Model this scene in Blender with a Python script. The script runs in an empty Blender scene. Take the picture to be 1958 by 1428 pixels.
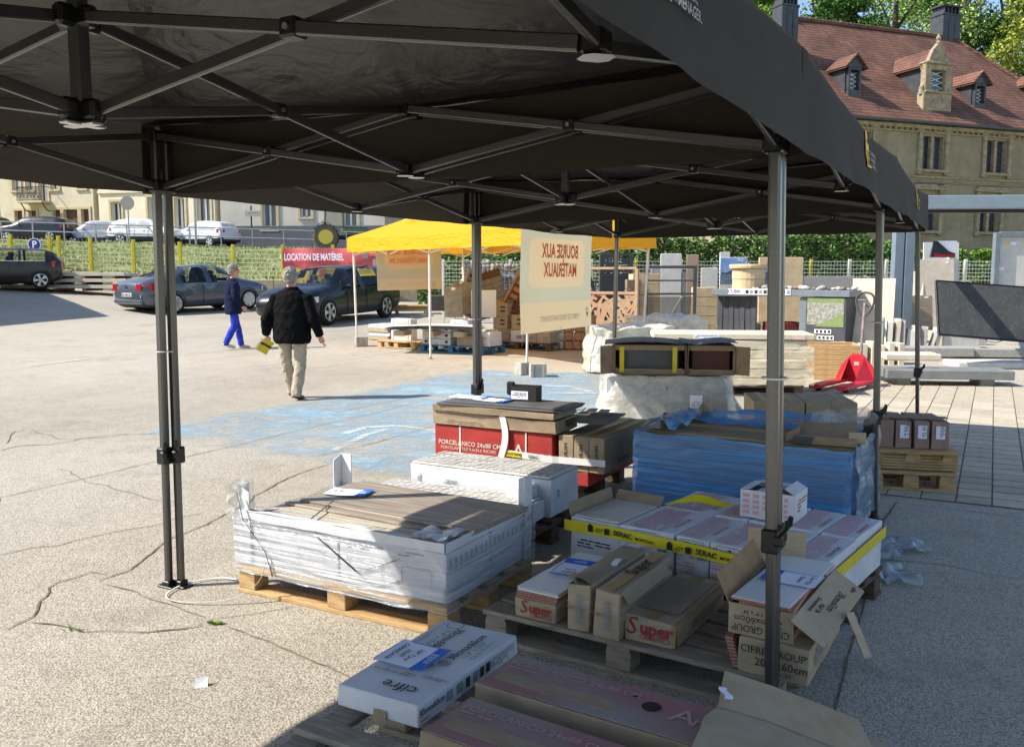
import bpy, bmesh, math, random
from mathutils import Vector, Matrix, noise
R = random.Random(7)
PI = math.pi
SC = bpy.context.scene
COL = SC.collection
# ------------------------------------------------------------------ camera, sky, sun, exposure
CAM_H, CAM_PITCH, FPX = 1.6, 0.1102, 1700.0
cd = bpy.data.cameras.new('camera'); cam = bpy.data.objects.new('camera', cd); COL.objects.link(cam)
cam.location = (0, 0, CAM_H); cam.rotation_euler = (PI/2 - CAM_PITCH, 0, 0)
cd.sensor_width = 36; cd.lens = 36*FPX/1958; cd.clip_start = .05; cd.clip_end = 2000
SC.camera = cam
SUN_EL, SUN_PHI = math.radians(44.3), math.radians(10)
to_sun = Vector((-math.cos(SUN_EL)*math.cos(SUN_PHI), -math.cos(SUN_EL)*math.sin(SUN_PHI), math.sin(SUN_EL)))
w = bpy.data.worlds.new('World'); SC.world = w; w.use_nodes = True
nt = w.node_tree; bg = nt.nodes['Background']
sky = nt.nodes.new('ShaderNodeTexSky'); sky.sky_type = 'NISHITA'; sky.sun_disc = False
sky.sun_elevation = SUN_EL; sky.sun_rotation = math.atan2(to_sun.x, to_sun.y); sky.air_density = 1.0; sky.dust_density = .6; sky.ozone_density = 1.5
nt.links.new(sky.outputs[0], bg.inputs[0]); bg.inputs[1].default_value = .12
sl = bpy.data.lights.new('sun', 'SUN'); sl.energy = 4.3; sl.angle = math.radians(.55); sl.color = (1, .945, .86)
so = bpy.data.objects.new('sun', sl); COL.objects.link(so); so.rotation_euler = to_sun.to_track_quat('Z', 'Y').to_euler()
SC.view_settings.view_transform = 'Standard'; SC.view_settings.look = 'None'; SC.view_settings.exposure = .82; SC.view_settings.gamma = 1
SC.view_settings.use_curve_mapping = False
SC.cycles.max_bounces = 6; SC.cycles.diffuse_bounces = 3; SC.cycles.glossy_bounces = 3; SC.cycles.transmission_bounces = 4; SC.cycles.transparent_max_bounces = 12; SC.cycles.use_denoising = True
SC.cycles.use_adaptive_sampling = True; SC.cycles.adaptive_threshold = .04

# ------------------------------------------------------------------ pixel helpers (photo 1958x1428)
_cp, _sp = math.cos(CAM_PITCH), math.sin(CAM_PITCH)
def ray(u, v):
    x = (u-979)/FPX; y = -(v-714)/FPX
    return Vector((x, _cp + y*_sp, -_sp + y*_cp))
def at(u, v, Y):
    r = ray(u, v); t = Y/r.y; return Vector((r.x*t, Y, CAM_H + r.z*t))
def gz(u, v, z=0.):
    r = ray(u, v); t = (z-CAM_H)/r.z; return Vector((r.x*t, r.y*t, z))
def sst(a, b, x):
    t = min(1, max(0, (x-a)/(b-a))); return t*t*(3-2*t)
def gh(x, y):
    z = 0. if y < 13 else .028*(y-13)
    return z + .07*max(0, -x-9.5)*min(1, max(0, (y-19)/9))
def gp(u, v):
    z = 0
    for _ in range(40):
        p = gz(u, v, z) if z < CAM_H-.05 else gz(u, v, CAM_H-.05); z = .5*z + .5*gh(p.x, p.y)
    return p

# ------------------------------------------------------------------ materials
def srgb(r, g, b):
    f = lambda c: (c/255/12.92) if c/255 <= .04045 else ((c/255+.055)/1.055)**2.4
    return (f(r), f(g), f(b), 1)
MATS = {}
def mat(name, col, rough=.6, col2=None, scale=6., bump=0., bscale=60., metal=0., spec=.5, alpha=1., coat=0., stretch=(1,1,1), detail=4., contrast=(.35,.65), bdist=.01, emit=0., trans=0., sss=0., spots=None):
    if name in MATS: return MATS[name]
    m = bpy.data.materials.new(name); m.use_nodes = True; MATS[name] = m
    n = m.node_tree.nodes; l = m.node_tree.links; b = n['Principled BSDF']
    col = srgb(*col)
    b.inputs['Base Color'].default_value = col
    b.inputs['Roughness'].default_value = rough; b.inputs['Metallic'].default_value = metal
    b.inputs['Specular IOR Level'].default_value = spec; b.inputs['Alpha'].default_value = alpha
    b.inputs['Coat Weight'].default_value = coat; b.inputs['Transmission Weight'].default_value = trans
    if emit: b.inputs['Emission Color'].default_value = col; b.inputs['Emission Strength'].default_value = emit
    if col2 or bump:
        tc = n.new('ShaderNodeTexCoord'); mp = n.new('ShaderNodeMapping'); mp.inputs['Scale'].default_value = stretch
        l.new(tc.outputs['Object'], mp.inputs['Vector'])
    if col2:
        t = n.new('ShaderNodeTexNoise'); t.inputs['Scale'].default_value = scale; t.inputs['Detail'].default_value = detail; t.inputs['Roughness'].default_value = .65
        l.new(mp.outputs[0], t.inputs['Vector'])
        rp = n.new('ShaderNodeValToRGB'); rp.color_ramp.elements[0].position = contrast[0]; rp.color_ramp.elements[1].position = contrast[1]
        rp.color_ramp.elements[0].color = col; rp.color_ramp.elements[1].color = srgb(*col2)
        l.new(t.outputs['Fac'], rp.inputs[0]); last = rp.outputs[0]
        if spots:
            t2 = n.new('ShaderNodeTexNoise'); t2.inputs['Scale'].default_value = spots[1]; t2.inputs['Detail'].default_value = 6
            l.new(mp.outputs[0], t2.inputs['Vector'])
            r2 = n.new('ShaderNodeValToRGB'); r2.color_ramp.elements[0].position = spots[2]; r2.color_ramp.elements[1].position = spots[2]+spots[3]
            mx = n.new('ShaderNodeMixRGB'); l.new(t2.outputs['Fac'], r2.inputs[0]); l.new(r2.outputs[0], mx.inputs[0]); l.new(last, mx.inputs[1]); mx.inputs[2].default_value = srgb(*spots[0]); last = mx.outputs[0]
        l.new(last, b.inputs['Base Color'])
    if bump:
        t = n.new('ShaderNodeTexNoise'); t.inputs['Scale'].default_value = bscale; t.inputs['Detail'].default_value = 5
        l.new(mp.outputs[0], t.inputs['Vector'])
        bp = n.new('ShaderNodeBump'); bp.inputs['Strength'].default_value = bump; bp.inputs['Distance'].default_value = bdist
        l.new(t.outputs['Fac'], bp.inputs['Height']); l.new(bp.outputs[0], b.inputs['Normal'])
    return m

# ------------------------------------------------------------------ mesh helpers
class MB:
    def __init__(s): s.v = []; s.f = []; s.m = []; s.mi = 0
    def add(s, vs, fs):
        o = len(s.v); s.v += [tuple(p) for p in vs]
        for f in fs: s.f.append(tuple(i+o for i in f)); s.m.append(s.mi)
        return s
    def box(s, c, d, rz=0, b=0., M=None):
        x, y, z = d[0]/2, d[1]/2, d[2]/2
        if b <= 0:
            vs = [Vector((sx*x, sy*y, sz*z)) for sz in (-1,1) for sy in (-1,1) for sx in (-1,1)]
            fs = [(0,2,3,1),(4,5,7,6),(0,1,5,4),(2,6,7,3),(0,4,6,2),(1,3,7,5)]
        else:
            vs, fs = chamfer(x, y, z, min(b, .45*min(d)))
        rm = Matrix.Rotation(rz, 3, 'Z') if M is None else M
        return s.add([rm @ Vector(p) + Vector(c) for p in vs], fs)
    def quad(s, a, b, c, d): return s.add([a,b,c,d], [(0,1,2,3)])
    def prism(s, poly, z0, z1):
        n = len(poly); vs = [(p[0],p[1],z0) for p in poly] + [(p[0],p[1],z1) for p in poly]
        return s.add(vs, [tuple(range(n-1,-1,-1)), tuple(range(n,2*n))] + [(i,(i+1)%n,n+(i+1)%n,n+i) for i in range(n)])
    def prismy(s, poly, y0, y1):   # poly in (x,z), extruded along y
        n = len(poly); vs = [(p[0],y0,p[1]) for p in poly] + [(p[0],y1,p[1]) for p in poly]
        return s.add(vs, [tuple(range(n)), tuple(range(2*n-1,n-1,-1))] + [(i,n+i,n+(i+1)%n,(i+1)%n) for i in range(n)])
    def tube(s, path, r, n=8, cap=True, ell=None):
        path = [Vector(p) for p in path]; k = len(path); vs = []; up = None
        for i, p in enumerate(path):
            t = (path[min(i+1,k-1)] - path[max(i-1,0)]).normalized()
            if up is None: up = Vector((0,0,1)) if abs(t.z) < .9 else Vector((1,0,0))
            sd = t.cross(up).normalized(); up = sd.cross(t).normalized()
            rr = r[i] if isinstance(r, (list,tuple)) else r
            for j in range(n):
                a = 2*PI*(j+.5)/n; e = ell or (1,1)
                vs.append(p + sd*math.cos(a)*rr*e[0] + up*math.sin(a)*rr*e[1])
        fs = [(i*n+j, i*n+(j+1)%n, (i+1)*n+(j+1)%n, (i+1)*n+j) for i in range(k-1) for j in range(n)]
        if cap: fs += [tuple(range(n-1,-1,-1)), tuple(range((k-1)*n, k*n))]
        return s.add(vs, fs)
    def bar(s, a, b, w, h, up=(0,0,1), ch=0.):
        a, b = Vector(a), Vector(b); t = (b-a).normalized(); u = Vector(up)
        sd = t.cross(u).normalized(); u = sd.cross(t).normalized()
        x, z = w/2, h/2; c = ch
        pr = [(-x,-z),(x,-z),(x,z),(-x,z)] if not c else [(-x,-z+c),(-x+c,-z),(x-c,-z),(x,-z+c),(x,z-c),(x-c,z),(-x+c,z),(-x,z-c)]
        n = len(pr); vs = [p + sd*q[0] + u*q[1] for p in (a,b) for q in pr]
        return s.add(vs, [tuple(range(n-1,-1,-1)), tuple(range(n,2*n))] + [(i,(i+1)%n,n+(i+1)%n,n+i) for i in range(n)])
    def lathe(s, prof, n=16, c=(0,0,0), M=None, cap=True):
        vs = []
        for r, z in prof:
            for j in range(n):
                a = 2*PI*j/n; p = Vector((r*math.cos(a), r*math.sin(a), z)); p = M @ p if M else p
                vs.append(p + Vector(c))
        k = len(prof)
        fs = [(i*n+j, i*n+(j+1)%n, (i+1)*n+(j+1)%n, (i+1)*n+j) for i in range(k-1) for j in range(n)]
        if cap: fs += [tuple(range(n-1,-1,-1)), tuple(range((k-1)*n,k*n))]
        return s.add(vs, fs)
    def grid(s, fn, nu, nv):
        vs = [fn(i/nu, j/nv) for j in range(nv+1) for i in range(nu+1)]
        return s.add(vs, [(j*(nu+1)+i, j*(nu+1)+i+1, (j+1)*(nu+1)+i+1, (j+1)*(nu+1)+i) for j in range(nv) for i in range(nu)])
    def mesh(s, name, mats, smooth=False):
        me = bpy.data.meshes.new(name); me.from_pydata(s.v, [], s.f)
        for m in (mats if isinstance(mats,(list,tuple)) else [mats]): me.materials.append(m)
        if isinstance(mats,(list,tuple)) and len(mats) > 1: me.polygons.foreach_set('material_index', s.m)
        if smooth: me.polygons.foreach_set('use_smooth', [True]*len(me.polygons))
        me.update(); return me
    def build(s, name, mats, parent=None, smooth=False, loc=(0,0,0), rz=0, **tags):
        o = link(name, s.mesh(name, mats, smooth), parent, loc, rz); tag(o, **tags); return o
def chamfer(x, y, z, b):
    vs = []; idx = {}
    for sx in (-1,1):
        for sy in (-1,1):
            for sz in (-1,1):
                for ax in range(3):
                    p = [sx*(x-b), sy*(y-b), sz*(z-b)]; p[ax] = (sx*x, sy*y, sz*z)[ax]
                    idx[sx,sy,sz,ax] = len(vs); vs.append(Vector(p))
    fs = []
    q = [(-1,-1),(1,-1),(1,1),(-1,1)]
    for ax in range(3):
        for sg in (-1,1):
            o = [i for i in range(3) if i != ax]; f = []
            for a, b2 in q:
                k = [0,0,0]; k[ax] = sg; k[o[0]] = a; k[o[1]] = b2; f.append(idx[k[0],k[1],k[2],ax])
            if (sg > 0) == (ax == 1): f.reverse()
            fs.append(tuple(f))
    for ax in range(3):
        o = [i for i in range(3) if i != ax]
        for a in (-1,1):
            for b2 in (-1,1):
                k0 = [0,0,0]; k1 = [0,0,0]; k0[ax] = -1; k1[ax] = 1
                for k in (k0,k1): k[o[0]] = a; k[o[1]] = b2
                f = [idx[(*k0,o[0])], idx[(*k1,o[0])], idx[(*k1,o[1])], idx[(*k0,o[1])]]
                nrm = (vs[f[1]]-vs[f[0]]).cross(vs[f[2]]-vs[f[0]]); c = sum((vs[i] for i in f), Vector())
                fs.append(tuple(f if nrm.dot(c) > 0 else reversed(f)))
    for sx in (-1,1):
        for sy in (-1,1):
            for sz in (-1,1):
                f = [idx[sx,sy,sz,0], idx[sx,sy,sz,1], idx[sx,sy,sz,2]]
                if sx*sy*sz < 0: f.reverse()
                fs.append(tuple(f))
    return vs, fs
def tag(o, label=None, cat=None, group=None, kind=None):
    if label: o['label'] = label
    if cat: o['category'] = cat
    if group: o['group'] = group
    if kind: o['kind'] = kind
    return o
def link(name, data, parent=None, loc=(0,0,0), rz=0):
    o = bpy.data.objects.new(name, data); COL.objects.link(o)
    o.location = loc; o.rotation_euler = rz if isinstance(rz, tuple) else (0,0,rz)
    if parent: o.parent = parent
    return o
def thing(name, label, cat, loc=(0,0,0), rz=0, group=None):
    o = link(name, None, None, loc, rz); o.empty_display_size = .1
    return tag(o, label, cat, group)
_bm = {}
def bx(name, c, d, m, parent=None, rz=0, b=.004, **tags):
    k = (tuple(round(x,4) for x in d), m.name, b)
    if k not in _bm: _bm[k] = MB().box((0,0,0), d, b=b).mesh(name, m)
    o = link(name, _bm[k], parent, c, rz); tag(o, **tags); return o
def copy_tree(o, parent=None):
    c = o.copy(); COL.objects.link(c); c.parent = parent
    for ch in list(o.children): copy_tree(ch, c)
    return c
_tx = {}
def text(body, size, m, parent, loc, rot=(0,0,0), name='lettering', bold=0., ax='CENTER', sx=1., shear=0., sp=1.):
    cu = bpy.data.curves.new(name, 'FONT'); cu.body = body; cu.size = size; cu.align_x = ax; cu.align_y = 'CENTER'
    cu.offset = bold*size; cu.extrude = .0002; cu.shear = shear; cu.space_character = sp; cu.resolution_u = 2; cu.materials.append(m)
    tmp = bpy.data.objects.new('tmp', cu); me = bpy.data.meshes.new_from_object(tmp); bpy.data.objects.remove(tmp); bpy.data.curves.remove(cu)
    if not me.materials: me.materials.append(m)
    o = link(name, me, parent, loc, rot); o.scale = (sx,1,1); return o
FR = (PI/2,0,0)             # text on a face looking to -y
RT = (PI/2,0,PI/2)          # text on a face looking to +x
LF = (PI/2,0,-PI/2)         # text on a face looking to -x
def nz(p, s=1., o=0.): return noise.noise(Vector((p[0]*s+o, p[1]*s-o, p[2]*s+2*o)))
# ------------------------------------------------------------------ ground
TH = .4957
U = Vector((math.cos(TH), -math.sin(TH), 0)); V = Vector((math.sin(TH), math.cos(TH), 0))
TA = Vector((-1.742, 4.446, 0))
def T(a, b, z=0): return TA + U*a + V*b + Vector((0,0,z))

def concrete_material():
    m = bpy.data.materials.new('yard_concrete'); m.use_nodes = True; n = m.node_tree.nodes; l = m.node_tree.links; b = n['Principled BSDF']
    tc = n.new('ShaderNodeTexCoord')
    def noi(scale, det=5, rough=.6, vec=None):
        t = n.new('ShaderNodeTexNoise'); t.inputs['Scale'].default_value = scale; t.inputs['Detail'].default_value = det; t.inputs['Roughness'].default_value = rough
        l.new(vec or tc.outputs['Object'], t.inputs['Vector']); return t.outputs['Fac']
    def ramp(fac, p0, c0, p1, c1):
        r = n.new('ShaderNodeValToRGB'); r.color_ramp.elements[0].position = p0; r.color_ramp.elements[1].position = p1
        r.color_ramp.elements[0].color = c0; r.color_ramp.elements[1].color = c1; l.new(fac, r.inputs[0]); return r.outputs[0]
    def mix(f, a, c, mode='MIX'):
        x = n.new('ShaderNodeMixRGB'); x.blend_type = mode
        for i, q in enumerate((f, a, c)):
            if isinstance(q, (float, tuple)): x.inputs[i].default_value = q
            else: l.new(q, x.inputs[i])
        return x.outputs[0]
    base = ramp(noi(.45, 6, .7), .3, srgb(180,172,155), .7, srgb(202,194,177))
    base = mix(.5, base, ramp(noi(3.3, 6, .75), .35, srgb(154,146,131), .62, srgb(206,198,182)))
    # exposed aggregate: small stones as voronoi cells
    vo = n.new('ShaderNodeTexVoronoi'); vo.inputs['Scale'].default_value = 118.; l.new(tc.outputs['Object'], vo.inputs['Vector'])
    bw = n.new('ShaderNodeRGBToBW'); l.new(vo.outputs['Color'], bw.inputs[0])
    stones = ramp(bw.outputs[0], .22, srgb(112,102,88), .80, srgb(226,218,202))
    sf = ramp(noi(.5, 5, .7), .36, (.14,.14,.14,1), .62, (.46,.46,.46,1)); base = mix(sf, base, stones)
    gaps = ramp(vo.outputs['Distance'], .32, (1,1,1,1), .72, srgb(105,96,84))
    base = mix(.7, base, gaps, 'MULTIPLY')
    pt = ramp(noi(.16, 3, .5), .38, srgb(160,150,133), .6, srgb(210,201,184)); base = mix(.3, base, pt)
    # dark stains with shapes of their own
    st = ramp(noi(.9, 7, .8), .55, (0,0,0,1), .68, (1,1,1,1))
    base = mix(mix(.45, (0,0,0,1), st), base, srgb(120,112,100))
    l.new(base, b.inputs['Base Color'])
    b.inputs['Roughness'].default_value = .85; b.inputs['Specular IOR Level'].default_value = .3
    # brushed grooves along one direction
    mp = n.new('ShaderNodeMapping'); mp.inputs['Rotation'].default_value = (0,0,.42); mp.inputs['Scale'].default_value = (2.2, 38, 1)
    l.new(tc.outputs['Object'], mp.inputs['Vector'])
    gro = noi(1., 3, .5, mp.outputs[0])
    b1 = n.new('ShaderNodeBump'); b1.inputs['Strength'].default_value = .55; b1.inputs['Distance'].default_value = .012; l.new(gro, b1.inputs['Height'])
    b2 = n.new('ShaderNodeBump'); b2.inputs['Strength'].default_value = .55; b2.inputs['Distance'].default_value = .006; b2.invert = True
    l.new(vo.outputs['Distance'], b2.inputs['Height']); l.new(b1.outputs[0], b2.inputs['Normal'])
    b3 = n.new('ShaderNodeBump'); b3.inputs['Strength'].default_value = .5; b3.inputs['Distance'].default_value = .01; l.new(noi(26, 5), b3.inputs['Height']); l.new(b2.outputs[0], b3.inputs['Normal'])
    l.new(b3.outputs[0], b.inputs['Normal'])
    return m
M_YARD = concrete_material()
def worn_paint(name, col, col2, lo, hi, scale):
    m = mat(name, col, .75, col2, 2.5, .4, 60); n = m.node_tree.nodes; l = m.node_tree.links; b = n['Principled BSDF']
    tc = n.new('ShaderNodeTexCoord')
    def noi(s, mp=None):
        t = n.new('ShaderNodeTexNoise'); t.inputs['Scale'].default_value = s; t.inputs['Detail'].default_value = 10; t.inputs['Roughness'].default_value = .86
        l.new(mp or tc.outputs['Object'], t.inputs['Vector']); return t.outputs['Fac']
    mp = n.new('ShaderNodeMapping'); mp.inputs['Rotation'].default_value = (0,0,.42); mp.inputs['Scale'].default_value = (1,5,1); l.new(tc.outputs['Object'], mp.inputs['Vector'])
    a = n.new('ShaderNodeMath'); a.operation = 'ADD'; l.new(noi(scale, mp.outputs[0]), a.inputs[0]); l.new(noi(.55), a.inputs[1])
    at_ = n.new('ShaderNodeAttribute'); at_.attribute_name = 'edge'
    s2 = n.new('ShaderNodeMath'); s2.operation = 'ADD'; l.new(a.outputs[0], s2.inputs[0]); l.new(at_.outputs['Fac'], s2.inputs[1])
    r = n.new('ShaderNodeValToRGB'); r.color_ramp.elements[0].position = lo; r.color_ramp.elements[1].position = hi
    hf = n.new('ShaderNodeMath'); hf.operation = 'MULTIPLY'; hf.inputs[1].default_value = .5; l.new(s2.outputs[0], hf.inputs[0])
    l.new(hf.outputs[0], r.inputs[0]); l.new(r.outputs[0], b.inputs['Alpha'])
    return m
def yard():
    xs = [-75,-60,-48] + [-40+i*2 for i in range(41)] + [48,60,75]; ys = [-70,-40,-20,-12,-8,-4] + [i*1. for i in range(0,35)] + [34.4]
    mb = MB(); nx = len(xs)
    mb.add([(x,y,gh(x,y)) for y in ys for x in xs], [(j*nx+i,j*nx+i+1,(j+1)*nx+i+1,(j+1)*nx+i) for j in range(len(ys)-1) for i in range(nx-1)])
    return mb.build('concrete_yard', M_YARD, smooth=True, kind='structure', label='worn pale concrete yard with cracks and faded paint')
YARD = yard()
def zst(x): return 3.25 - .03*(x+19)      # level of the street above the bank
def bank_z(x, y):
    z0 = 1.42 + .05*max(0, min(8,-x-10.5)); t = min(1, max(0, (y-34.6)/15)); return z0 + (zst(x)-z0)*t + .12*nz((x*.4,y*.4,0))
M_SOIL = mat('bank_soil', (120,128,76), .95, (150,150,104), 3, .6, 30)
mb = MB(); mb.grid(lambda a, b: (-75+a*150, 34.55+b*15.5, bank_z(-75+a*150, 34.55+b*15.5)), 100, 16)
mb.build('grass_bank', M_SOIL, smooth=True, kind='structure', label='green grassy bank rising from the yard to the street')
M_ASPH = mat('street_asphalt', (92,92,95), .9, (112,112,112), 2, .4, 80)
mb = MB(); mb.grid(lambda a, b: (-75+a*150, 49.9+b*9, zst(-75+a*150)+.02), 30, 2)
mb.build('street', M_ASPH, kind='structure', label='grey asphalt street above the grass bank')
mb = MB(); mb.grid(lambda a, b: (-600+a*1200, 58+b*700, max(1.2, min(4.6, zst(-600+a*1200))) + .1), 60, 6)
mb.build('far_ground', M_SOIL, kind='structure', label='ground beyond the street reaching to the horizon')
# painted bay: faded blue with white figure lines
def painted(poly, name, m, cell, dz, feather, label, kind='structure'):
    bm = bmesh.new(); vs = [bm.verts.new((p.x,p.y,0)) for p in poly]; bm.faces.new(vs)
    x0,x1 = min(p.x for p in poly), max(p.x for p in poly); y0,y1 = min(p.y for p in poly), max(p.y for p in poly)
    k = x0+cell
    while k < x1: bmesh.ops.bisect_plane(bm, geom=bm.verts[:]+bm.edges[:]+bm.faces[:], plane_co=(k,0,0), plane_no=(1,0,0)); k += cell
    k = y0+cell
    while k < y1: bmesh.ops.bisect_plane(bm, geom=bm.verts[:]+bm.edges[:]+bm.faces[:], plane_co=(0,k,0), plane_no=(0,1,0)); k += cell
    def dist(p):
        d = 9
        for i in range(len(poly)):
            a, b = poly[i], poly[(i+1)%len(poly)]; e = Vector((b.x-a.x,b.y-a.y)); q = Vector((p.x-a.x,p.y-a.y)); t = max(0,min(1,q.dot(e)/max(e.length_squared,1e-9))); d = min(d,(q-e*t).length)
        return d
    me = bpy.data.meshes.new(name); 
    for v in bm.verts: v.co.z = gh(v.co.x,v.co.y)+dz
    bm.to_mesh(me); bm.free(); me.materials.append(m)
    at_ = me.attributes.new('edge','FLOAT','POINT')
    for i, v in enumerate(me.vertices): at_.data[i].value = -feather*max(0, 1-dist(v.co)/.45)
    o = link(name, me); tag(o, kind=kind, label=label); return o
M_BLUE = worn_paint('blue_floor_paint', (130,166,188), (162,184,194), .455, .56, 9.)
M_WLINE = worn_paint('white_floor_paint', (216,220,218), (202,208,206), .455, .56, 9.)
painted([gz(u,v) for u,v in [(150,832),(330,795),(520,768),(700,735),(820,714),(900,702),(1010,712),(1120,712),(1300,712),(1470,735),(1470,830),(1300,860),(1000,940),(700,935),(610,915),(480,890),(360,872),(250,855)]], 'blue_painted_bay', M_BLUE, .35, .004, .5, 'faded blue painted parking bay on the concrete')
def paint_line(pts, wd, name='white_paint_line', label=None):
    mb = MB(); P = [gp(*p) for p in pts]
    for i in range(len(P)-1):
        t = (P[i+1]-P[i]); n_ = Vector((-t.y,t.x,0)).normalized()*wd/2; z = Vector((0,0,.008))
        mb.quad(P[i]-n_+z, P[i+1]-n_+z, P[i+1]+n_+z, P[i]+n_+z)
    return mb.build(name, M_WLINE, kind='structure', label=label)
paint_line([(660,830),(700,818),(760,815),(820,822),(860,836)], .09, label='curved white paint figure on the blue bay behind the red carton')
paint_line([(640,862),(700,832),(740,822)], .08, label='lower stroke of the white paint figure')
paint_line([(1000,745),(1040,738),(1090,740),(1130,750)], .10, label='white paint arc on the blue bay by the grey block')
paint_line([(1060,752),(1150,752)], .08, label='short white paint stroke by the wrapped pallet')
paint_line([(60,700),(200,683),(330,672)], .07, label='faint white parking line left of the double leg')
paint_line([(590,640),(700,622)], .1, label='white parking line beside the dark estate car')
paint_line([(650,690),(780,668)], .1, label='white parking line under the yellow tent corner')
paint_line([(120,585),(260,578)], .1, label='white parking line behind the hatchback')
# cracks: each an irregular dark groove
M_CRACK = mat('crack_dirt', (82,73,60), 1., (124,112,93), 14)
M_JOINT = mat('joint_dirt', (104,94,79), 1., (140,128,108), 9)
def crack(pts, wd, jit=.02, m=M_CRACK, step=.06):
    P = [gp(*p) for p in pts]; L = []
    for i in range(len(P)-1):
        k = max(1, int((P[i+1]-P[i]).length/step))
        for j in range(k): L.append(P[i].lerp(P[i+1], j/k))
    L.append(P[-1]); mb = MB(); vs = []; seed = R.random()*50
    for i, p in enumerate(L):
        t = (L[min(i+1,len(L)-1)]-L[max(i-1,0)]).normalized(); n_ = Vector((-t.y,t.x,0))
        p = p + n_*jit*(nz(p,2.5,seed)*1.6+nz(p,9,seed)*.7); w_ = wd*(.35+.9*abs(nz(p,5,seed+9))+.25*R.random())*(.35 if i in (0,len(L)-1) else 1)
        vs += [p-n_*w_/2+Vector((0,0,.005)), p+n_*w_/2+Vector((0,0,.005))]
    mb.add(vs, [(2*i,2*i+1,2*i+3,2*i+2) for i in range(len(L)-1)])
    return mb.build('crack', m, YARD)
for pts, wd, jit, m in [
    ([(0,952),(150,918),(300,882),(360,873),(480,845),(620,812),(700,795),(800,768)], .014, .008, M_JOINT),
    ([(0,1064),(60,1050),(110,1045),(200,1020),(290,1003),(340,990),(390,983)], .012, .03, M_CRACK),
    ([(190,1112),(240,1090),(290,1058),(340,1030),(400,1003),(430,985),(480,957),(530,925),(570,905),(630,888)], .016, .03, M_CRACK),
    ([(0,1205),(55,1180),(75,1150),(88,1125),(100,1112),(140,1105),(175,1095),(200,1100)], .014, .04, M_CRACK),
    ([(60,1190),(100,1196),(160,1208),(280,1210),(350,1202),(390,1195)], .012, .03, M_CRACK),
    ([(400,1185),(480,1175),(560,1160)], .007, .01, M_JOINT),
    ([(430,1198),(520,1228),(600,1270),(680,1300)], .012, .02, M_JOINT),
    ([(200,1118),(290,1148),(340,1162),(385,1185)], .009, .03, M_JOINT),
    ([(0,832),(60,820),(120,840),(200,838),(250,830)], .012, .04, M_JOINT),
    ([(10,848),(22,832),(30,825)], .015, .02, M_CRACK),
    ([(110,895),(160,922),(220,938),(290,952),(350,962)], .008, .04, M_JOINT),
    ([(0,862),(40,852),(100,850),(150,838),(220,832),(300,828)], .014, .04, M_CRACK),
    ([(0,712),(120,692),(290,680)], .015, .01, M_JOINT),
    ([(340,700),(500,672),(690,640),(800,640)], .015, .02, M_JOINT),
    ([(320,740),(420,728),(540,715),(700,690)], .014, .03, M_JOINT),
    ([(640,790),(760,765),(830,752)], .016, .01, M_JOINT),
    ([(610,872),(720,846),(830,815)], .016, .01, M_JOINT),
    ([(1590,1380),(1620,1260),(1650,1150),(1690,1000),(1715,960)], .016, .01, M_CRACK),
    ([(1700,1068),(1800,1080),(1900,1100),(1958,1108)], .010, .02, M_CRACK),
    ([(0,960),(0,950)], .01, .0, M_JOINT),
    ([(1740,965),(1850,978),(1958,992)], .010, .01, M_JOINT)]:
    crack(pts, wd, jit, m)
# block paving, laid square to the tents
PAV = [gz(u,v) for u,v in ((1690,955),(1958,968))]
def uv_of(p): d = p-TA; return d.dot(U), d.dot(V)
pa0, pb0 = uv_of(PAV[0]); pa1, pb1 = uv_of(PAV[1])
# ------------------------------------------------------------------ paving blocks
M_PAVE = [mat('paver_%d'%i, c, .85, c2, 9, .5, 90) for i, (c, c2) in enumerate([((190,178,156),(168,157,138)), ((178,168,150),(196,184,162)), ((182,168,144),(162,152,136))])]
def paving():
    A0, A1, B0, B1, s = 1.2, 7.0, 3.82, 11.6, .228
    bed = MB(); bed.box((0,0,0), (1,1,1)); bed = MB()
    c = [T(A0,B0), T(A1,B0), T(A1,B1), T(A0,B1)]; bed.quad(*[Vector((p.x,p.y,.004)) for p in c])
    root = bed.build('block_paving', mat('paving_joint_sand', (98,90,76), 1., (118,109,93), 20), kind='structure', label='square concrete block paving at the right edge of the yard')
    ms = [MB().box((0,0,.006), (s-.011, s-.030, .007), b=.002).mesh('paver', m) for m in M_PAVE]
    cells = []
    na, nb = int((A1-A0)/s), int((B1-B0)/s)
    for j in range(nb):
        for i in range(na):
            p = T(A0+(i+.5)*s, B0+(j+.5)*s); d = p.length; px = 979+FPX*p.x/p.y
            cells.append((0 if 1380 < px < 2000 else 1, d, p))
    cells.sort(key=lambda q: q[:2]); far = MB()
    for k, (o_, d, p) in enumerate(cells):
        z = .0015*R.random()
        if k < 300:
            o = link('paver', ms[R.randrange(3)], root, (p.x,p.y,z), -TH+R.uniform(-.012,.012))
        else: far.box((p.x,p.y,.006+z), (s-.011,s-.030,.007), rz=-TH, b=0)
    far.build('distant_pavers', M_PAVE[0], root, kind='stuff')
paving()

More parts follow.
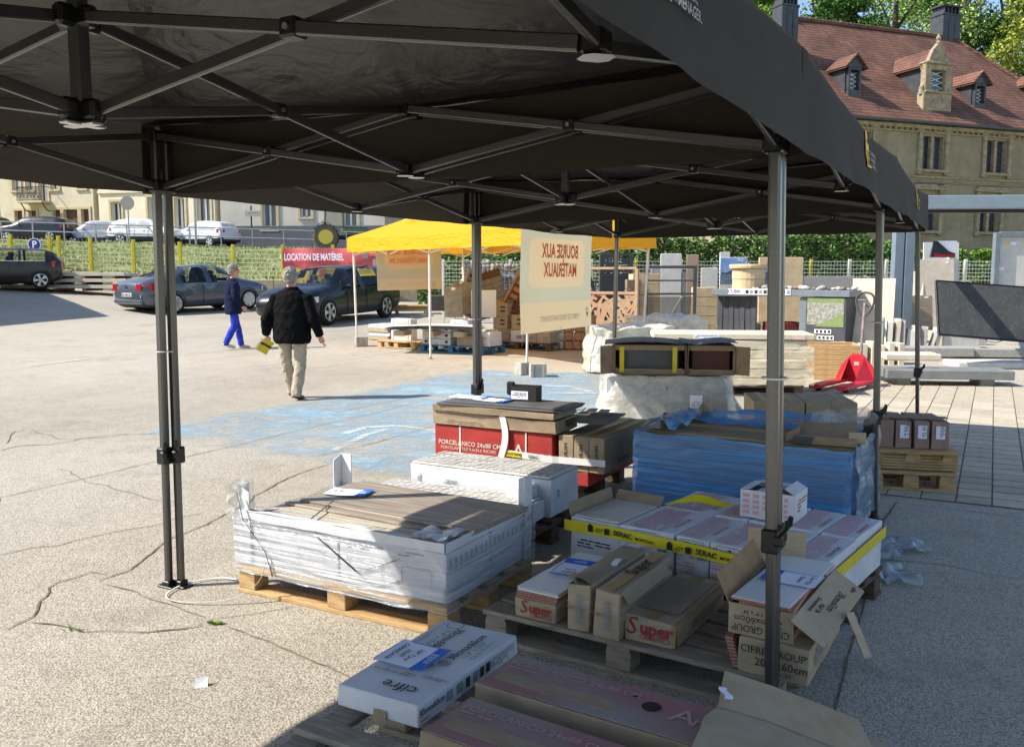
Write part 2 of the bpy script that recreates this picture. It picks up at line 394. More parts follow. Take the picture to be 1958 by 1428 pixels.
# ------------------------------------------------------------------ canopy tents
def fabric_mat(name, col, rough, transl, transcol, spec=.5, wr=.5):
    m = bpy.data.materials.new(name); m.use_nodes = True; n = m.node_tree.nodes; l = m.node_tree.links; b = n['Principled BSDF']; out = n['Material Output']
    b.inputs['Base Color'].default_value = srgb(*col); b.inputs['Roughness'].default_value = rough; b.inputs['Specular IOR Level'].default_value = spec
    t = n.new('ShaderNodeBsdfTranslucent'); t.inputs['Color'].default_value = srgb(*transcol)
    mx = n.new('ShaderNodeMixShader'); mx.inputs[0].default_value = transl
    tc = n.new('ShaderNodeTexCoord'); mp = n.new('ShaderNodeMapping'); mp.inputs['Scale'].default_value = (1.1,1.1,3.5); l.new(tc.outputs['Object'], mp.inputs['Vector'])
    tx = n.new('ShaderNodeTexNoise'); tx.inputs['Scale'].default_value = 2.6; tx.inputs['Detail'].default_value = 4; tx.inputs['Distortion'].default_value = 1.8; l.new(mp.outputs[0], tx.inputs['Vector'])
    bp = n.new('ShaderNodeBump'); bp.inputs['Strength'].default_value = wr; bp.inputs['Distance'].default_value = .05; l.new(tx.outputs['Fac'], bp.inputs['Height'])
    l.new(bp.outputs[0], b.inputs['Normal']); l.new(bp.outputs[0], t.inputs['Normal'])
    l.new(b.outputs[0], mx.inputs[1]); l.new(t.outputs[0], mx.inputs[2]); l.new(mx.outputs[0], out.inputs['Surface'])
    MATS[name] = m; return m
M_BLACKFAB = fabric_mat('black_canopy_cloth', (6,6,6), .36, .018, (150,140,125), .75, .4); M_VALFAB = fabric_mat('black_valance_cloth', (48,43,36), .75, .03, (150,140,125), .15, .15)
M_YELFAB = fabric_mat('yellow_canopy_cloth', (240,182,36), .6, .38, (255,190,44), .3, .5)
M_STEEL = mat('grey_hammered_steel', (112,111,109), .3, (92,91,89), 420, .2, 420, metal=.85, bdist=.002)
M_BLKPL = mat('black_plastic', (18,18,19), .35, bump=.1, bscale=200)
M_SILV = mat('bare_steel', (190,190,186), .3, metal=.9)
M_WHTUBE = mat('white_tube', (226,224,216), .4, (206,202,192), 8)
M_LOGOY = mat('print_yellow', (240,180,30), .6); M_LOGOW = mat('print_white', (215,212,205), .6); M_LOGOK = mat('print_black', (24,22,20), .6)
ZL, ZU, ZE, ZP = 2.03, 2.265, 2.335, 3.02
VAL = {}
def canopy(root, W, D, ze, zp, ridge, zval, m, sag=.05, val_out=.05, seed=0., skipv=()):
    # roof: four panels up to a ridge (ridge = half length), gently sagging
    cx, cy = W/2, D/2; pk = [(cx-ridge, cy, zp), (cx+ridge, cy, zp)]
    e_ = .05; cs = [(-e_,-e_,ze),(W+e_,-e_,ze),(W+e_,D+e_,ze),(-e_,D+e_,ze)]
    mb = MB(); N = 22
    def panel(a, b, pa, pb):
        a, b, pa, pb = Vector(a), Vector(b), Vector(pa), Vector(pb)
        def fn(s, t):
            e = a.lerp(b, s); p = pa.lerp(pb, s); q = e.lerp(p, t)
            dz = -sag*math.sin(PI*s)*(1-t)**1.5 - .045*math.sin(PI*t)*(.35+.65*math.sin(PI*s)) + .014*nz(q,2.3,seed)*(1-t) + .006*nz(q,9,seed)
            return (q.x, q.y, q.z+dz)
        mb.grid(fn, N, 12)
    panel(cs[0], cs[1], pk[0], pk[1]); panel(cs[1], cs[2], pk[1], pk[1]); panel(cs[2], cs[3], pk[1], pk[0]); panel(cs[3], cs[0], pk[0], pk[0])
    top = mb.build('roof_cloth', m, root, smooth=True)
    for k in range(4):
        if k in skipv: continue
        a, b = Vector(cs[k]), Vector(cs[(k+1)%4]); o = Vector(((b-a).y, -(b-a).x, 0)).normalized()
        vb = MB()
        def fn(s, t, a=a, b=b, o=o, k=k):
            q = a.lerp(b, s); z = ze - sag*math.sin(PI*s) + .008*nz(q,2,seed) ; zb = zval - .0*math.sin(PI*s) + .010*nz(q,2.5,seed+4)
            f = val_out*t*(.4+.6*abs(math.sin(PI*s*1.)))*(.6+.5*nz(q,1.4,seed+k)) + .016*t*nz((q.x,q.y,t),2.2,seed+k*3) + .004*nz((q.x,q.y,t*2),6,seed)
            e = q + o*(.012+f); return (e.x, e.y, z+(zb-z)*t)
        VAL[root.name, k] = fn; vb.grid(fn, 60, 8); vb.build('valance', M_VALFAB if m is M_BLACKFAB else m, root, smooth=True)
    return top
def frame_bar(root, a, b, m=M_STEEL, w=.016, h=.032):
    MB().bar(a, b, w, h, ch=.004).build('truss_bar', m, root)
def node(root, p, m=M_BLKPL, s=.055, hz=.05): 
    bx('joint_bracket', p, (s,s,hz), m, root, b=.008)
def scissor(root, a, b, off, m=M_STEEL, jm=M_BLKPL, w=.016, h=.032):
    # one X of two bars between a column at a and one at b (xy), with a black pivot
    a, b = Vector(a), Vector(b); t = (b-a).normalized(); s = Vector((-t.y,t.x,0))*off
    frame_bar(root, a+t*.03+s+Vector((0,0,ZL)), b-t*.03+s+Vector((0,0,ZU)), m, w, h)
    frame_bar(root, a+t*.03-s+Vector((0,0,ZU)), b-t*.03-s+Vector((0,0,ZL)), m, w, h)
    c = (a+b)/2+Vector((0,0,(ZL+ZU)/2)); M = Matrix.Rotation(math.atan2(t.y,t.x),3,'Z')
    MB().box(c, (.05,.05,.045), M=M, b=.006).build('pivot', jm, root)
    MB().lathe([(.008,-.03),(.008,.03)], 8, c, M @ Matrix.Rotation(PI/2,3,'X')).build('pivot_bolt', M_SILV, root)
def leg(root, x, y, splay, clampz=.72, foot=True, m=M_STEEL, jm=M_BLKPL, s=.04, ztop=ZU+.03, base=0., inner=.034):
    sx, sy = splay; f = lambda z: Vector((x+sx*(ztop-z)/ztop, y+sy*(ztop-z)/ztop, z))
    L = MB().bar(f(clampz-.06), f(ztop), s, s, up=(0,1,0), ch=.008).build('leg', m, root)
    MB().bar(f(base), f(clampz), inner, inner, up=(0,1,0), ch=.007).build('inner_tube', m, L)
    if jm is M_BLKPL:
        c = f(clampz-.03); k = MB(); k.box(c, (s+.022,s+.022,.085), b=.006); k.box(c+Vector((.028,-.032,.01)), (.035,.028,.04), b=.008)
        k.tube([c+Vector((.03,-.03,.03)), c+Vector((.055,-.045,.06)), c+Vector((.06,-.05,.085))], [.012,.011,.009], 8); k.build('height_clamp', jm, L)
    if foot:
        q = f(base); k = MB(); k.box(q+Vector((0,0,.006)), (.11,.07,.01), b=.003); k.box(q+Vector((0,0,.02)), (.05,.05,.03), b=.004); k.build('foot_plate', jm, L)
    return L
def logo(root, x, yc, z, sc=1.):
    # yellow house-shaped mark with black words, white words beside it, on the outside of the valance at x
    px = lambda y, zz: (x, y*sc+yc, zz*sc+z)
    mb = MB(); mb.grid(lambda a,b: px(-.10+.20*a, -.13+(.15+(.115 if .12 < a < .62 else .03))*b), 8, 6); mb.build('logo_shape', M_LOGOY, root)
    ch = MB(); ch.box((x+.001,yc-.03*sc,z+.06*sc),(.002,.03*sc,.03*sc)); ch.build('logo_shape', M_LOGOK, root)
    for i, s_ in enumerate(('TOUT','FAIRE')): text(s_, .062*sc, M_LOGOK, root, (x+.003,yc-.002*sc,z+(-.035-.06*i)*sc), RT, bold=.03)
    for i, s_ in enumerate(('CONSTRUIRE,','RÉNOVER,','AMÉNAGER.')): text(s_, .05*sc, M_LOGOW, root, (x+.003,yc+.118*sc,z+(-.01-.05*i)*sc), RT, ax='LEFT', bold=.012)
def conform(root, W=3.):
    # press the printed marks onto the cloth of the valance on the +x side
    fn = VAL[root.name, 1]
    for o in root.children:
        if o.name.split('.')[0] in ('logo_shape','lettering'):
            mb_ = o.matrix_basis; inv = mb_.inverted(); lift = .010 if o.name.startswith('lettering') else (.006 if o.data.materials[0] is M_LOGOY else .008)
            for v in o.data.vertices:
                p = mb_ @ v.co; s_ = min(1,max(0,(p.y+.05)/(W+.1))); zt = fn(s_,0)[2]; zb = fn(s_,1)[2]; t = min(1,max(0,(zt-p.z)/(zt-zb)))
                p.x = fn(s_,t)[0] + lift; v.co = inv @ p
def black_tent(a, b, label, splays, seed, logo_on=True, front=True, vis_legs=(0,1,2,3)):
    o = T(a, b); r = thing('canopy_tent', label, 'tent', o, -TH, 'black pop-up tents in a row')
    W = 3.; c = W/2
    canopy(r, W, W, ZE, ZP, .001, 2.0, M_BLACKFAB, .05, .05, seed, (0,) if b >= 0 else ())
    cor = [(0.022,0.022),(W-.022,.022),(W-.022,W-.022),(.022,W-.022)]; mid = [(c,.03),(W-.03,c),(c,W-.03),(.03,c)]
    for k in vis_legs: leg(r, *cor[k], splays[k])
    for k in range(4):
        for z in (ZL,ZU): node(r, (*cor[k],z), s=.065, hz=.06); node(r, (*mid[k],z), s=.05)
        scissor(r, (*cor[k],0), (*mid[k],0), .012); scissor(r, (*mid[k],0), (*cor[(k+1)%4],0), .012)
        scissor(r, (*mid[k],0), (c,c,0), .012)
        q = MB(); q.add([(mid[k][0]+dx,mid[k][1]+dy,ZL-.028) for dx,dy in ((-.036,-.01),(-.01,-.036),(.01,-.036),(.036,-.01),(.036,.01),(.01,.036),(-.01,.036),(-.036,.01))],[tuple(range(7,-1,-1))]); q.build('bracket_plate', M_SILV, r)
    MB().bar((c,c,ZL-.02), (c,c,ZP-.03), .042, .042, up=(0,1,0), ch=.006).build('centre_pole', M_STEEL, r)
    for z in (ZL,ZU):
        k = MB(); k.box((c,c,z),(.13,.04,.055),b=.01); k.box((c,c,z+.001),(.04,.13,.057),b=.01); k.build('centre_hub', M_BLKPL, r)
    k = MB(); k.box((c,c,ZL-.035),(.12,.036,.008),b=.003); k.box((c,c,ZL-.034),(.036,.12,.008),b=.003); k.build('bracket_plate', M_SILV, r)
    if logo_on: logo(r, W+.075, 1.525, 2.193, .64); conform(r)
    return r
d1 = .05
black_tent(0, -3.0, 'nearest black pop-up tent overhead with white AMÉNAGER print', [(0,0),(0,0),(.05,.0),(-.05,.01)], 1., vis_legs=(0,2,3))
black_tent(0, .02, 'middle black pop-up tent over the pallets of tile cartons', [(-.0,-.02),(.05,0),(.06,.02),(-.0,.02)], 5.)
black_tent(0, 3.04, 'farthest black pop-up tent of the row, beside the yellow tent', [(.0,0),(.05,0),(.10,.02),(-.03,.0)], 9.)
# cable ties, ring hooks
for (a,b,z,l) in ((0,.0,1.22,'left double leg'),(3.0,0,1.25,'near right leg'),(0,3.02,1.25,'leg behind the red carton'),(3.,3.02,1.3,'leg beside the pallet truck')):
    p = T(a,b,z); k = MB(); k.lathe([(.045,-.003),(.046,0),(.045,.003)], 14, cap=False); k.build('cable_tie', mat('tie_white',(220,218,210),.4), loc=p, label='white cable tie round the '+l, cat='cable tie', group='cable ties on the tent legs')
# ------------------------------------------------------------------ pallets and cartons in the foreground
M_WOOD = mat('pallet_pine', (206,172,122), .8, (172,136,90), 4, .5, 40, stretch=(2,14,14))
M_WOODG = mat('weathered_pallet', (166,154,138), .85, (130,118,102), 4, .6, 40, stretch=(2,14,14))
M_WOODD = mat('dark_pallet', (104,84,66), .85, (80,64,50), 5, .6, 40, stretch=(2,12,12))
M_WBLUE = mat('blue_pallet_paint', (44,98,132), .7, (66,118,146), 6, .4, 40)
M_KRAFT = mat('kraft_card', (178,160,132), .85, (162,143,116), 5, .25, 30, stretch=(1,1,4))
M_KRAFT2 = mat('greyed_card', (158,138,112), .85, (142,122,98), 6, .3, 30)
M_KRAFTD = mat('card_inside', (168,134,96), .9, (150,118,84), 8, .2, 40)
M_WCARD = mat('white_card', (212,212,214), .7, (196,196,200), 4, .2, 25)
M_REDC = mat('red_card', (172,48,40), .7, (150,40,34), 4, .2, 25)
M_REDD = mat('dusty_red_card', (158,102,100), .85, (138,116,112), 3, .25, 30, spots=((146,136,128),2.2,.44,.2))
M_PAPER = mat('white_paper', (236,234,244), .8); M_BLUEP = mat('blue_print', (20,104,196), .7); M_INK = mat('pen_ink', (40,40,52), .7)
M_PRINTR = mat('red_print', (154,50,44), .8); M_PRINTP = mat('pink_print', (206,154,160), .8); M_PRINTF = mat('faint_print', (182,146,142), .85); M_PRINTK = mat('dark_print', (58,50,44), .8); M_PRINTG = mat('grey_print', (140,138,140), .8); M_PRINTW = mat('light_print', (206,196,182), .8)
M_TAPEY = mat('yellow_tape', (226,206,40), .35, (214,192,34), 6, .15, 30)
M_TAPEW = mat('white_tape', (222,220,214), .4)
M_PTAPE = mat('brown_packing_tape', (168,132,88), .3, (156,120,78), 8, .2, 20); M_STRAP = mat('green_strap', (70,90,84), .5); M_STRAPW = mat('clear_strap', (216,212,200), .4)
M_TILE = mat('tile_white_glaze', (226,226,224), .35); M_TILEE = mat('tile_red_body', (178,128,108), .9, (160,110,92), 20)
M_TILEG = mat('tile_dark_grey', (92,92,92), .6, (76,76,76), 6)
def film(name, col, alpha, rough=.18, st=(1,1,1), bump=.8, bs=9, bd=.02):
    m = mat(name, col, rough, bump=bump, bscale=bs, stretch=st, bdist=bd, spec=.7, coat=.3); n = m.node_tree.nodes; l = m.node_tree.links; b = n['Principled BSDF']
    tc = n.new('ShaderNodeTexCoord'); mp = n.new('ShaderNodeMapping'); mp.inputs['Scale'].default_value = st; l.new(tc.outputs['Object'], mp.inputs[0])
    t = n.new('ShaderNodeTexNoise'); t.inputs['Scale'].default_value = bs*.8; t.inputs['Detail'].default_value = 5; l.new(mp.outputs[0], t.inputs['Vector'])
    r = n.new('ShaderNodeMapRange'); r.inputs[1].default_value = .35; r.inputs[2].default_value = .7; r.inputs[3].default_value = alpha[0]; r.inputs[4].default_value = alpha[1]
    l.new(t.outputs['Fac'], r.inputs[0]); l.new(r.outputs[0], b.inputs['Alpha']); return m
M_FILM = film('clear_stretch_film', (206,208,212), (.10,.80), .12, (.7,.7,16), 1., 2.2, .035)
M_FILMB = film('blue_stretch_film', (80,150,212), (.45,.95), .28, (.7,.7,14), .9, 2.2)
M_FILMG = film('grey_film_scrap', (176,182,188), (.4,.85), .3, (1,1,1), .9, 8)
M_FILMW = film('cloudy_film', (226,224,216), (.06,.62), .16, (1,1,1), .8, 6)
def jbox(d, j, b=.006, seed=0, sag=0.):
    mb = MB().box((0,0,d[2]/2), d, b=b); rr = random.Random(seed); off = {}
    for i, v in enumerate(mb.v):
        k = (v[0] > 0, v[1] > 0, v[2] > d[2]/2)
        if k not in off: off[k] = Vector((rr.uniform(-j,j), rr.uniform(-j,j), rr.uniform(-j,j)*.6 if k[2] else 0))
        mb.v[i] = tuple(Vector(v)+off[k])
    bm = bmesh.new(); vs = [bm.verts.new(v) for v in mb.v]
    for f in mb.f: bm.faces.new([vs[i] for i in f])
    bmesh.ops.subdivide_edges(bm, edges=[e for e in bm.edges if e.calc_length() > .03], cuts=4, use_grid_fill=True); bm.normal_update()
    for v in bm.verts:      # dents and bulges of used card, strongest near the edges
        q = v.co; e = min(abs(abs(q.x)-d[0]/2), abs(abs(q.y)-d[1]/2)) ; a = j*.55
        v.co = q + v.normal*(a*nz(q,7,seed)-.5*a+.6*a*nz(q,19,seed)*(1 if e < .03 else .4))
    out = MB(); bm.verts.index_update(); out.v = [tuple(v.co) for v in bm.verts]; out.f = [tuple(v.index for v in f.verts) for f in bm.faces]; out.m = [0]*len(out.f); bm.free()
    return out
def carton(name, label, cat, loc, d, rz, m, group=None, j=.004, b=.005):
    r = thing(name, label, cat, loc, rz, group); h = sum(map(ord,label)); jbox(d, j, b, h % 999).build('carton_body', m, r)
    if m in (M_KRAFT,M_KRAFT2) and h % 3 and d[2] > .07:
        a = d[0] >= d[1]; bx('packing_tape', (0,0,d[2]+.0012), (d[0]*.99,.05,.001) if a else (.05,d[1]*.99,.001), M_PTAPE, r, b=0)
    return r
def pallet(label, loc, rz, L=1.2, W=.8, h=.145, m=M_WOOD, n=5, group='pallets in the yard', tilt=None):
    r = thing('pallet', label, 'pallet', loc, rz, group); t = .022; bh = h-3*t
    if tilt: r.rotation_euler = (tilt[0],tilt[1],rz)
    bw = .10 if n > 3 else .14
    for i in range(n):
        y = -W/2+.05+(W-.10)*i/(n-1); bx('deck_board', (0,y,h-t/2), (L,bw*(1.15 if i in (0,n-1) else .95),t), m, r, b=.004)
    for i in range(3):
        x = -L/2+.06+(L-.12)*i/2; bx('stringer_board', (x,0,h-1.5*t-.0005), (.10,W-.02,t-.001), m, r, b=.003)
        for k in range(3): bx('block', (x,-W/2+.06+(W-.12)*k/2,t+bh/2), (.11,.10,bh-.001), m, r, b=.003)
    for k in range(3): bx('bottom_board', (0,-W/2+.06+(W-.12)*k/2,t/2), (L,.11,t-.001), m, r, b=.003)
    return r
def lines(parent, c, w, h, n, m, face='top', rz=0, fill=.8, name='print_lines', seed=1, gap=.45):
    # rows of small print: short dashes of ink, one mesh
    rr = random.Random(seed); mb = MB(); rh = h/n
    for i in range(n):
        x = -w/2; y = h/2-rh*(i+.5); end = w/2*(1 if i < n-1 else rr.uniform(-.2,.8))
        while x < end:
            q = min(rr.uniform(.25,1.2)*rh*3, end-x)
            if q > rh*.3 and rr.random() < fill: mb.quad((x,y-rh*gap/2,0),(x+q*.85,y-rh*gap/2,0),(x+q*.85,y+rh*gap/2,0),(x,y+rh*gap/2,0))
            x += q
    rot = {'top':(0,0,rz),'front':(PI/2,0,0),'right':(PI/2,0,PI/2),'left':(PI/2,0,-PI/2)}[face]
    return mb.build(name, m, parent, loc=c, rz=rot) if mb.v else None
def price_sheet(label, loc, rz, hand, w=.20, h=.14, flip=False, tilt=(0,0), curl=.006):
    r = thing('price_sheet', label, 'price sheet', loc, rz, 'handwritten price sheets'); r.rotation_euler = (tilt[0],tilt[1],rz)
    MB().grid(lambda a,b: ((a-.5)*w,(b-.5)*h,.003+curl*(abs(a-.5)*2)**3), 10, 2).build('paper', M_PAPER, r)
    MB().grid(lambda a,b: (w*.24+(a*.26)*w,(b-.5)*h,.004+curl*(abs(.24+a*.26)*2)**3), 4, 2).build('blue_band', M_BLUEP, r)
    e = MB(); 
    for (x0,y0,x1,y1) in ((-w/2,-h/2,w*.25,-h/2+.004),(-w/2,h/2-.004,w*.25,h/2),(-w/2,-h/2+.004,-w/2+.004,h/2-.004)): e.quad((x0,y0,.0105 if x0<-w*.4 and x1<-w*.4 else .0055),(x1,y0,.0055),(x1,y1,.0055),(x0,y1,.0105 if x0<-w*.4 and x1<-w*.4 else .0055))
    e.build('blue_border', M_BLUEP, r)
    a = -PI/2 if flip else PI/2
    for i, s in enumerate(hand): text(s, .026, M_INK, r, (-w*.33+i*.036, 0, .0085), (0,0,a+R.uniform(-.1,.1)), 'handwriting', shear=.25, bold=.005)
    lines(r, (w*.36,0,.0085), h*.42, .03, 4, M_PAPER, 'top', a, .95, 'print_lines', 5)
    return r
ORX = -TH
# --- P1: wrapped white pallet
c1 = T(.34+.63, .11+.41)
pallet('pale pine pallet under the film-wrapped white cartons', (c1.x,c1.y,0), ORX, 1.27, .84)
k = 0
for ia in range(2):
    for ib in range(2):
        p = T(.34+.02+.305+ia*.615, .11+.02+.195+ib*.395, .1455)
        nm = [['front left','back left'],['front right','back right']][ia][ib]
        r = carton('tile_carton', 'white tile carton under film, %s of the wrapped pallet' % nm, 'carton', p, (.605,.385,.235), ORX, M_WCARD, 'white cartons on the wrapped pallet')
        if ib == 0:
            lines(r, (-.15,-.197,.20), .22, .03, 2, M_PRINTG, 'front', seed=k); lines(r, (.12,-.197,.20), .16, .03, 2, M_PRINTG, 'front', seed=k+4)
            mbq = MB()
            for (x,z,w_,h_) in ((-.15,.09,.20,.10),(.14,.09,.16,.10)):
                for s_ in ((x,z+h_/2,w_,.002),(x,z-h_/2,w_,.002),(x-w_/2,z,.002,h_),(x+w_/2,z,.002,h_)): mbq.box((s_[0],-.1975,s_[1]),(s_[2],.001,s_[3]))
            mbq.build('print_frame', M_PRINTG, r)
        if ia == 1:
            mbq = MB()
            for q in range(8): mbq.box((.3065,-.165+q*.045,.175),(.001,.010,.05))
            mbq.build('print_frame', M_PRINTG, r)
        k += 1
# raised card tray rim along the front and the right, with a crushed corner
tr = thing('card_tray', 'torn white card tray rim on top of the wrapped pallet', 'tray', T(.34,.11,.381), ORX)
MB().grid(lambda a,b: (.01+a*1.235, -.004+.004*math.sin(a*9), .004+b*.045+.006*nz((a*8,b,0),1)), 30, 2).build('front_rim', M_WCARD, tr)
MB().grid(lambda a,b: (.01+a*1.235, -.004+b*.055, .05+.012*nz((a*6,b,1),1)-.006*b), 30, 3).build('front_flap', M_WCARD, tr)
MB().grid(lambda a,b: (1.25, a*.80, .004+b*.045+.006*nz((a*8,b,3),1)), 20, 2).build('side_rim', M_WCARD, tr)
MB().grid(lambda a,b: (1.05+a*.21, -.01+b*.16, .055+.03*nz((a*3,b*3,5),1)+.02*a), 8, 8).build('crushed_corner', M_WCARD, tr)
lines(tr, (.35,.045,.062), .5, .03, 2, M_PRINTG, 'top', seed=8); lines(tr, (.95,.03,.062), .35, .03, 2, M_PRINTG, 'top', seed=9)
# lattice tile below, plank-look tile on top
M_PLANK = mat('plank_look_tile', (166,153,136), .5, (122,110,96), 2.2, .12, 40, stretch=(.8,26,1), contrast=(.42,.58))
M_LATT = mat('lattice_tile', (176,166,146), .6, (190,180,160), 10); M_LATL = mat('lattice_lines', (222,216,200), .6)
r = thing('lattice_tile', 'beige tile with a pale diamond lattice, under the plank-look tile', 'tile', T(.40,.20,.392), ORX)
MB().box((.56,.13,.006),(1.1,.26,.011),b=.002).build('slab', M_LATT, r)
mb = MB()
for i in range(46):
    x = .02+i*.0245; mb.bar((x,.0,.0122),(x+.03,.12,.0122),.003,.001); 
for i in range(3): mb.bar((.02,.004+i*.04,.0125),(1.1,.004+i*.04,.0125),.002,.001)
mb.build('lattice', M_LATL, r)
r = thing('plank_tile', 'long brown plank-look tile lying on the wrapped pallet', 'tile', T(.34+.10,.11+.25,.405), ORX-.05)
bx('tile_board', (.57,.27,.006), (1.16,.54,.012), M_PLANK, r, b=.002); bx('tile_board', (.60,.30,.0185), (1.10,.50,.012), M_PLANK, r, b=.002)
price_sheet('price sheet on the brown plank-look tile', T(.34+.30,.11+.52,.4325), ORX+.25, ('20x','30€'), .24, .15)
def angle_post(label, p, rz, h, z0=.15, w=.075, top=0.):
    r = thing('corner_guard', label, 'corner guard', (p.x,p.y,z0), rz, 'white card corner guards')
    mb = MB(); mb.prism([(0,0),(w,0),(w,.006),(.006,.006),(.006,w),(0,w)],0,h); 
    for i,v in enumerate(mb.v):
        if v[2] > h*.9: mb.v[i] = (v[0]+top*.2,v[1],v[2]+(-.03 if v[0]>.03 else 0))
    mb.build('angle_board', M_WCARD, r); return r
angle_post('white corner guard wrapped in torn film at the left', T(.345,.118), ORX, .40)
angle_post('white corner guard standing at the far left corner', T(.345,.93), ORX-PI/2, .42)
angle_post('white corner guard with a cut top at the right corner', T(1.60,.92), ORX+PI, .43)
# film around it
def wrap_shell(name, label, o, rz, L, W, z0, z1, m, seed=0, ripple=.006, bul=.01, top=0., group='stretch film'):
    per = [(-L/2,-W/2),(L/2,-W/2),(L/2,W/2),(-L/2,W/2)]; nseg = [36,24,36,24]; pts = []
    for k in range(4):
        a, b = Vector((*per[k],0)), Vector((*per[(k+1)%4],0))
        for i in range(nseg[k]): pts.append((a.lerp(b,i/nseg[k]), i/nseg[k], k))
    n = len(pts); nv = 16; mb = MB(); vs = []
    for j in range(nv+1):
        t = j/nv
        for i,(p,s,kk) in enumerate(pts):
            nr = [Vector((0,-1,0)),Vector((1,0,0)),Vector((0,1,0)),Vector((-1,0,0))][kk]
            z = z0+(z1-z0)*t + (.012*nz((p.x*6,p.y*6,0),1,seed) if j in (0,nv) else 0) + (.02*nz((p.x*3,p.y*3,0),1,seed+3) if j==nv else 0)
            d = ripple*nz((p.x*1.5,p.y*1.5,z*38+p.x*6),1,seed) + bul*math.sin(PI*s)*math.sin(PI*t)*.3 + (.012 if j==0 else 0)*abs(nz((p.x*9,p.y*9,1),1,seed))
            q = p + nr*(.004+d); vs.append((q.x,q.y,z))
    mb.add(vs, [(j*n+i, j*n+(i+1)%n, (j+1)*n+(i+1)%n, (j+1)*n+i) for j in range(nv) for i in range(n)])
    return mb.build(name, m, smooth=True, loc=o, rz=rz, label=label, cat='film', group=group)
wrap_shell('stretch_film', 'crinkled clear film wrapped round the white cartons', (c1.x,c1.y,0), ORX, 1.275, .845, .115, .385, M_FILM, 3, .012, .02)
# torn film on the corner guard
p = T(.345,.118)
MB().grid(lambda a,b: (p.x-.05+.13*a+.05*nz((a*4,b*4,0),1), p.y-.02+.03*nz((a*5,b*6,2),1)+.03*a, .38+.20*b+.02*nz((a*6,b*3,7),1)), 14, 14).build('torn_film', M_FILMW, smooth=True, label='torn clear film hanging on the left corner guard', cat='film', group='stretch film')
def strap(label, pts, r=.0035, m=M_STRAP, flat=True):
    MB().tube(pts, r, 6, ell=(1.6,.4) if flat else None).build('packing_strap', m, smooth=True, label=label, cat='strap', group='packing straps')
def off(a,b,z): return T(.34+a, .11+b, z)
strap('loose grey strap slanting across the front of the wrapped pallet', [off(.33,.35,.43), off(.45,.02,.42), off(.55,-.02,.36), off(.78,-.03,.24)])
strap('short grey strap end pointing up on the front film', [off(.78,-.032,.24), off(.9,-.03,.28), off(1.02,-.025,.335)])
strap('grey strap leaning on the left corner guard', [off(.03,-.02,.52), off(.07,-.03,.40), off(.22,-.03,.24), off(.26,-.03,.13)])
strap('green strap hanging at the right corner guard', [T(1.615,.89,.43), T(1.63,.87,.30), T(1.63,.85,.17)], .005)
loop = [off(.22,-.03,.20), off(.20,-.07,.10), off(.10,-.16,.03), off(-.1,-.26,.012), off(-.24,-.25,.012), off(-.30,-.12,.012), off(-.27,.02,.012), off(-.16,.10,.012), off(.0,.07,.012)]
def smooth_path(P, k=5):
    out = []; P = [Vector(p) for p in P]
    for i in range(len(P)-1):
        p0,p1,p2,p3 = P[max(i-1,0)],P[i],P[i+1],P[min(i+2,len(P)-1)]
        for j in range(k):
            t = j/k; out.append(.5*((2*p1)+(p2-p0)*t+(2*p0-5*p1+4*p2-p3)*t*t+(3*p1-p0-3*p2+p3)*t**3))
    return out+[P[-1]]
strap('white strap curling on the concrete beside the wrapped pallet', smooth_path(loop), .004, M_STRAPW)
# --- P2: white patterned tiles behind
M_PAT = mat('patterned_tile', (206,202,192), .5, (186,182,172), 14)
c2 = T(.78,1.62)
pallet('dark brown pallet under the patterned tile cartons', (c2.x,c2.y,0), ORX, 1.25, .86, m=M_WOODD)
def pattern_top(r, cx, cy, z, L, W, m=M_PRINTG, seed=2):
    rr = random.Random(seed); mb = MB(); n = int(L/.05); q = int(W/.05)
    for i in range(n):
        for j in range(q):
            x = cx-L/2+(i+.5)*L/n; y = cy-W/2+(j+.5)*W/q; k = rr.randrange(4); s = .021
            for t in range(3):
                o = (t-1)*.013; a = [(-s,o,s,o),(o,-s,o,s),(-s,-s+o,s+min(0,-o),s+min(0,o)),(-s,s-o,s,-s-o)][k]; mb.bar((x+a[0],y+a[1],z),(x+a[2],y+a[3],z),.004,.001)
    mb.build('pattern', m, r)
r = carton('tile_carton', 'tall white carton topped with patterned tiles, behind the wrapped pallet', 'carton', T(.35+.51,1.62+.20,.1455), (1.02,.40,.235), ORX, M_WCARD)
bx('patterned_tile', (0,0,.243), (1.0,.385,.012), M_PAT, r, b=.002); pattern_top(r, 0,0,.2495,.98,.37)
text('d', .07, M_PRINTG, r, (-.44,-.2035,.15), FR); lines(r, (-.2,-.2035,.14), .1,.04,3,M_PRINTG,'front'); text('R', .07, M_PRINTG, r, (.514,-.1,.13), RT)
r = carton('tile_carton', 'open white carton of patterned tiles with torn flap', 'carton', T(.22+.56,1.24+.19,.1455), (1.1,.36,.115), ORX+.03, M_WCARD)
bx('patterned_tile', (0,.0,.122), (1.06,.33,.012), M_PAT, r, b=.002); pattern_top(r, 0,0,.1285,1.04,.31, seed=5)
MB().grid(lambda a,b: (-.55+a*1.1, -.182-.03*b-.01*math.sin(a*7), .118+.045*b+.008*nz((a*5,b,2),1)), 20, 3).build('torn_flap', M_WCARD, r); lines(r, (-.15,-.205,.135),.35,.03,2,M_PRINTG,'front',seed=4); 
mbq = MB()
for q in range(4): mbq.box((.14+q*.07,-.208,.14),(.05,.001,.03))
mbq.build('print_frame', M_PRINTG, r)
bx('tile_carton', T(1.20,1.62,.1455+.10), (.16,.22,.20), M_WCARD, None, ORX, .005, label='small white carton on end beside the cut corner guard', cat='carton')
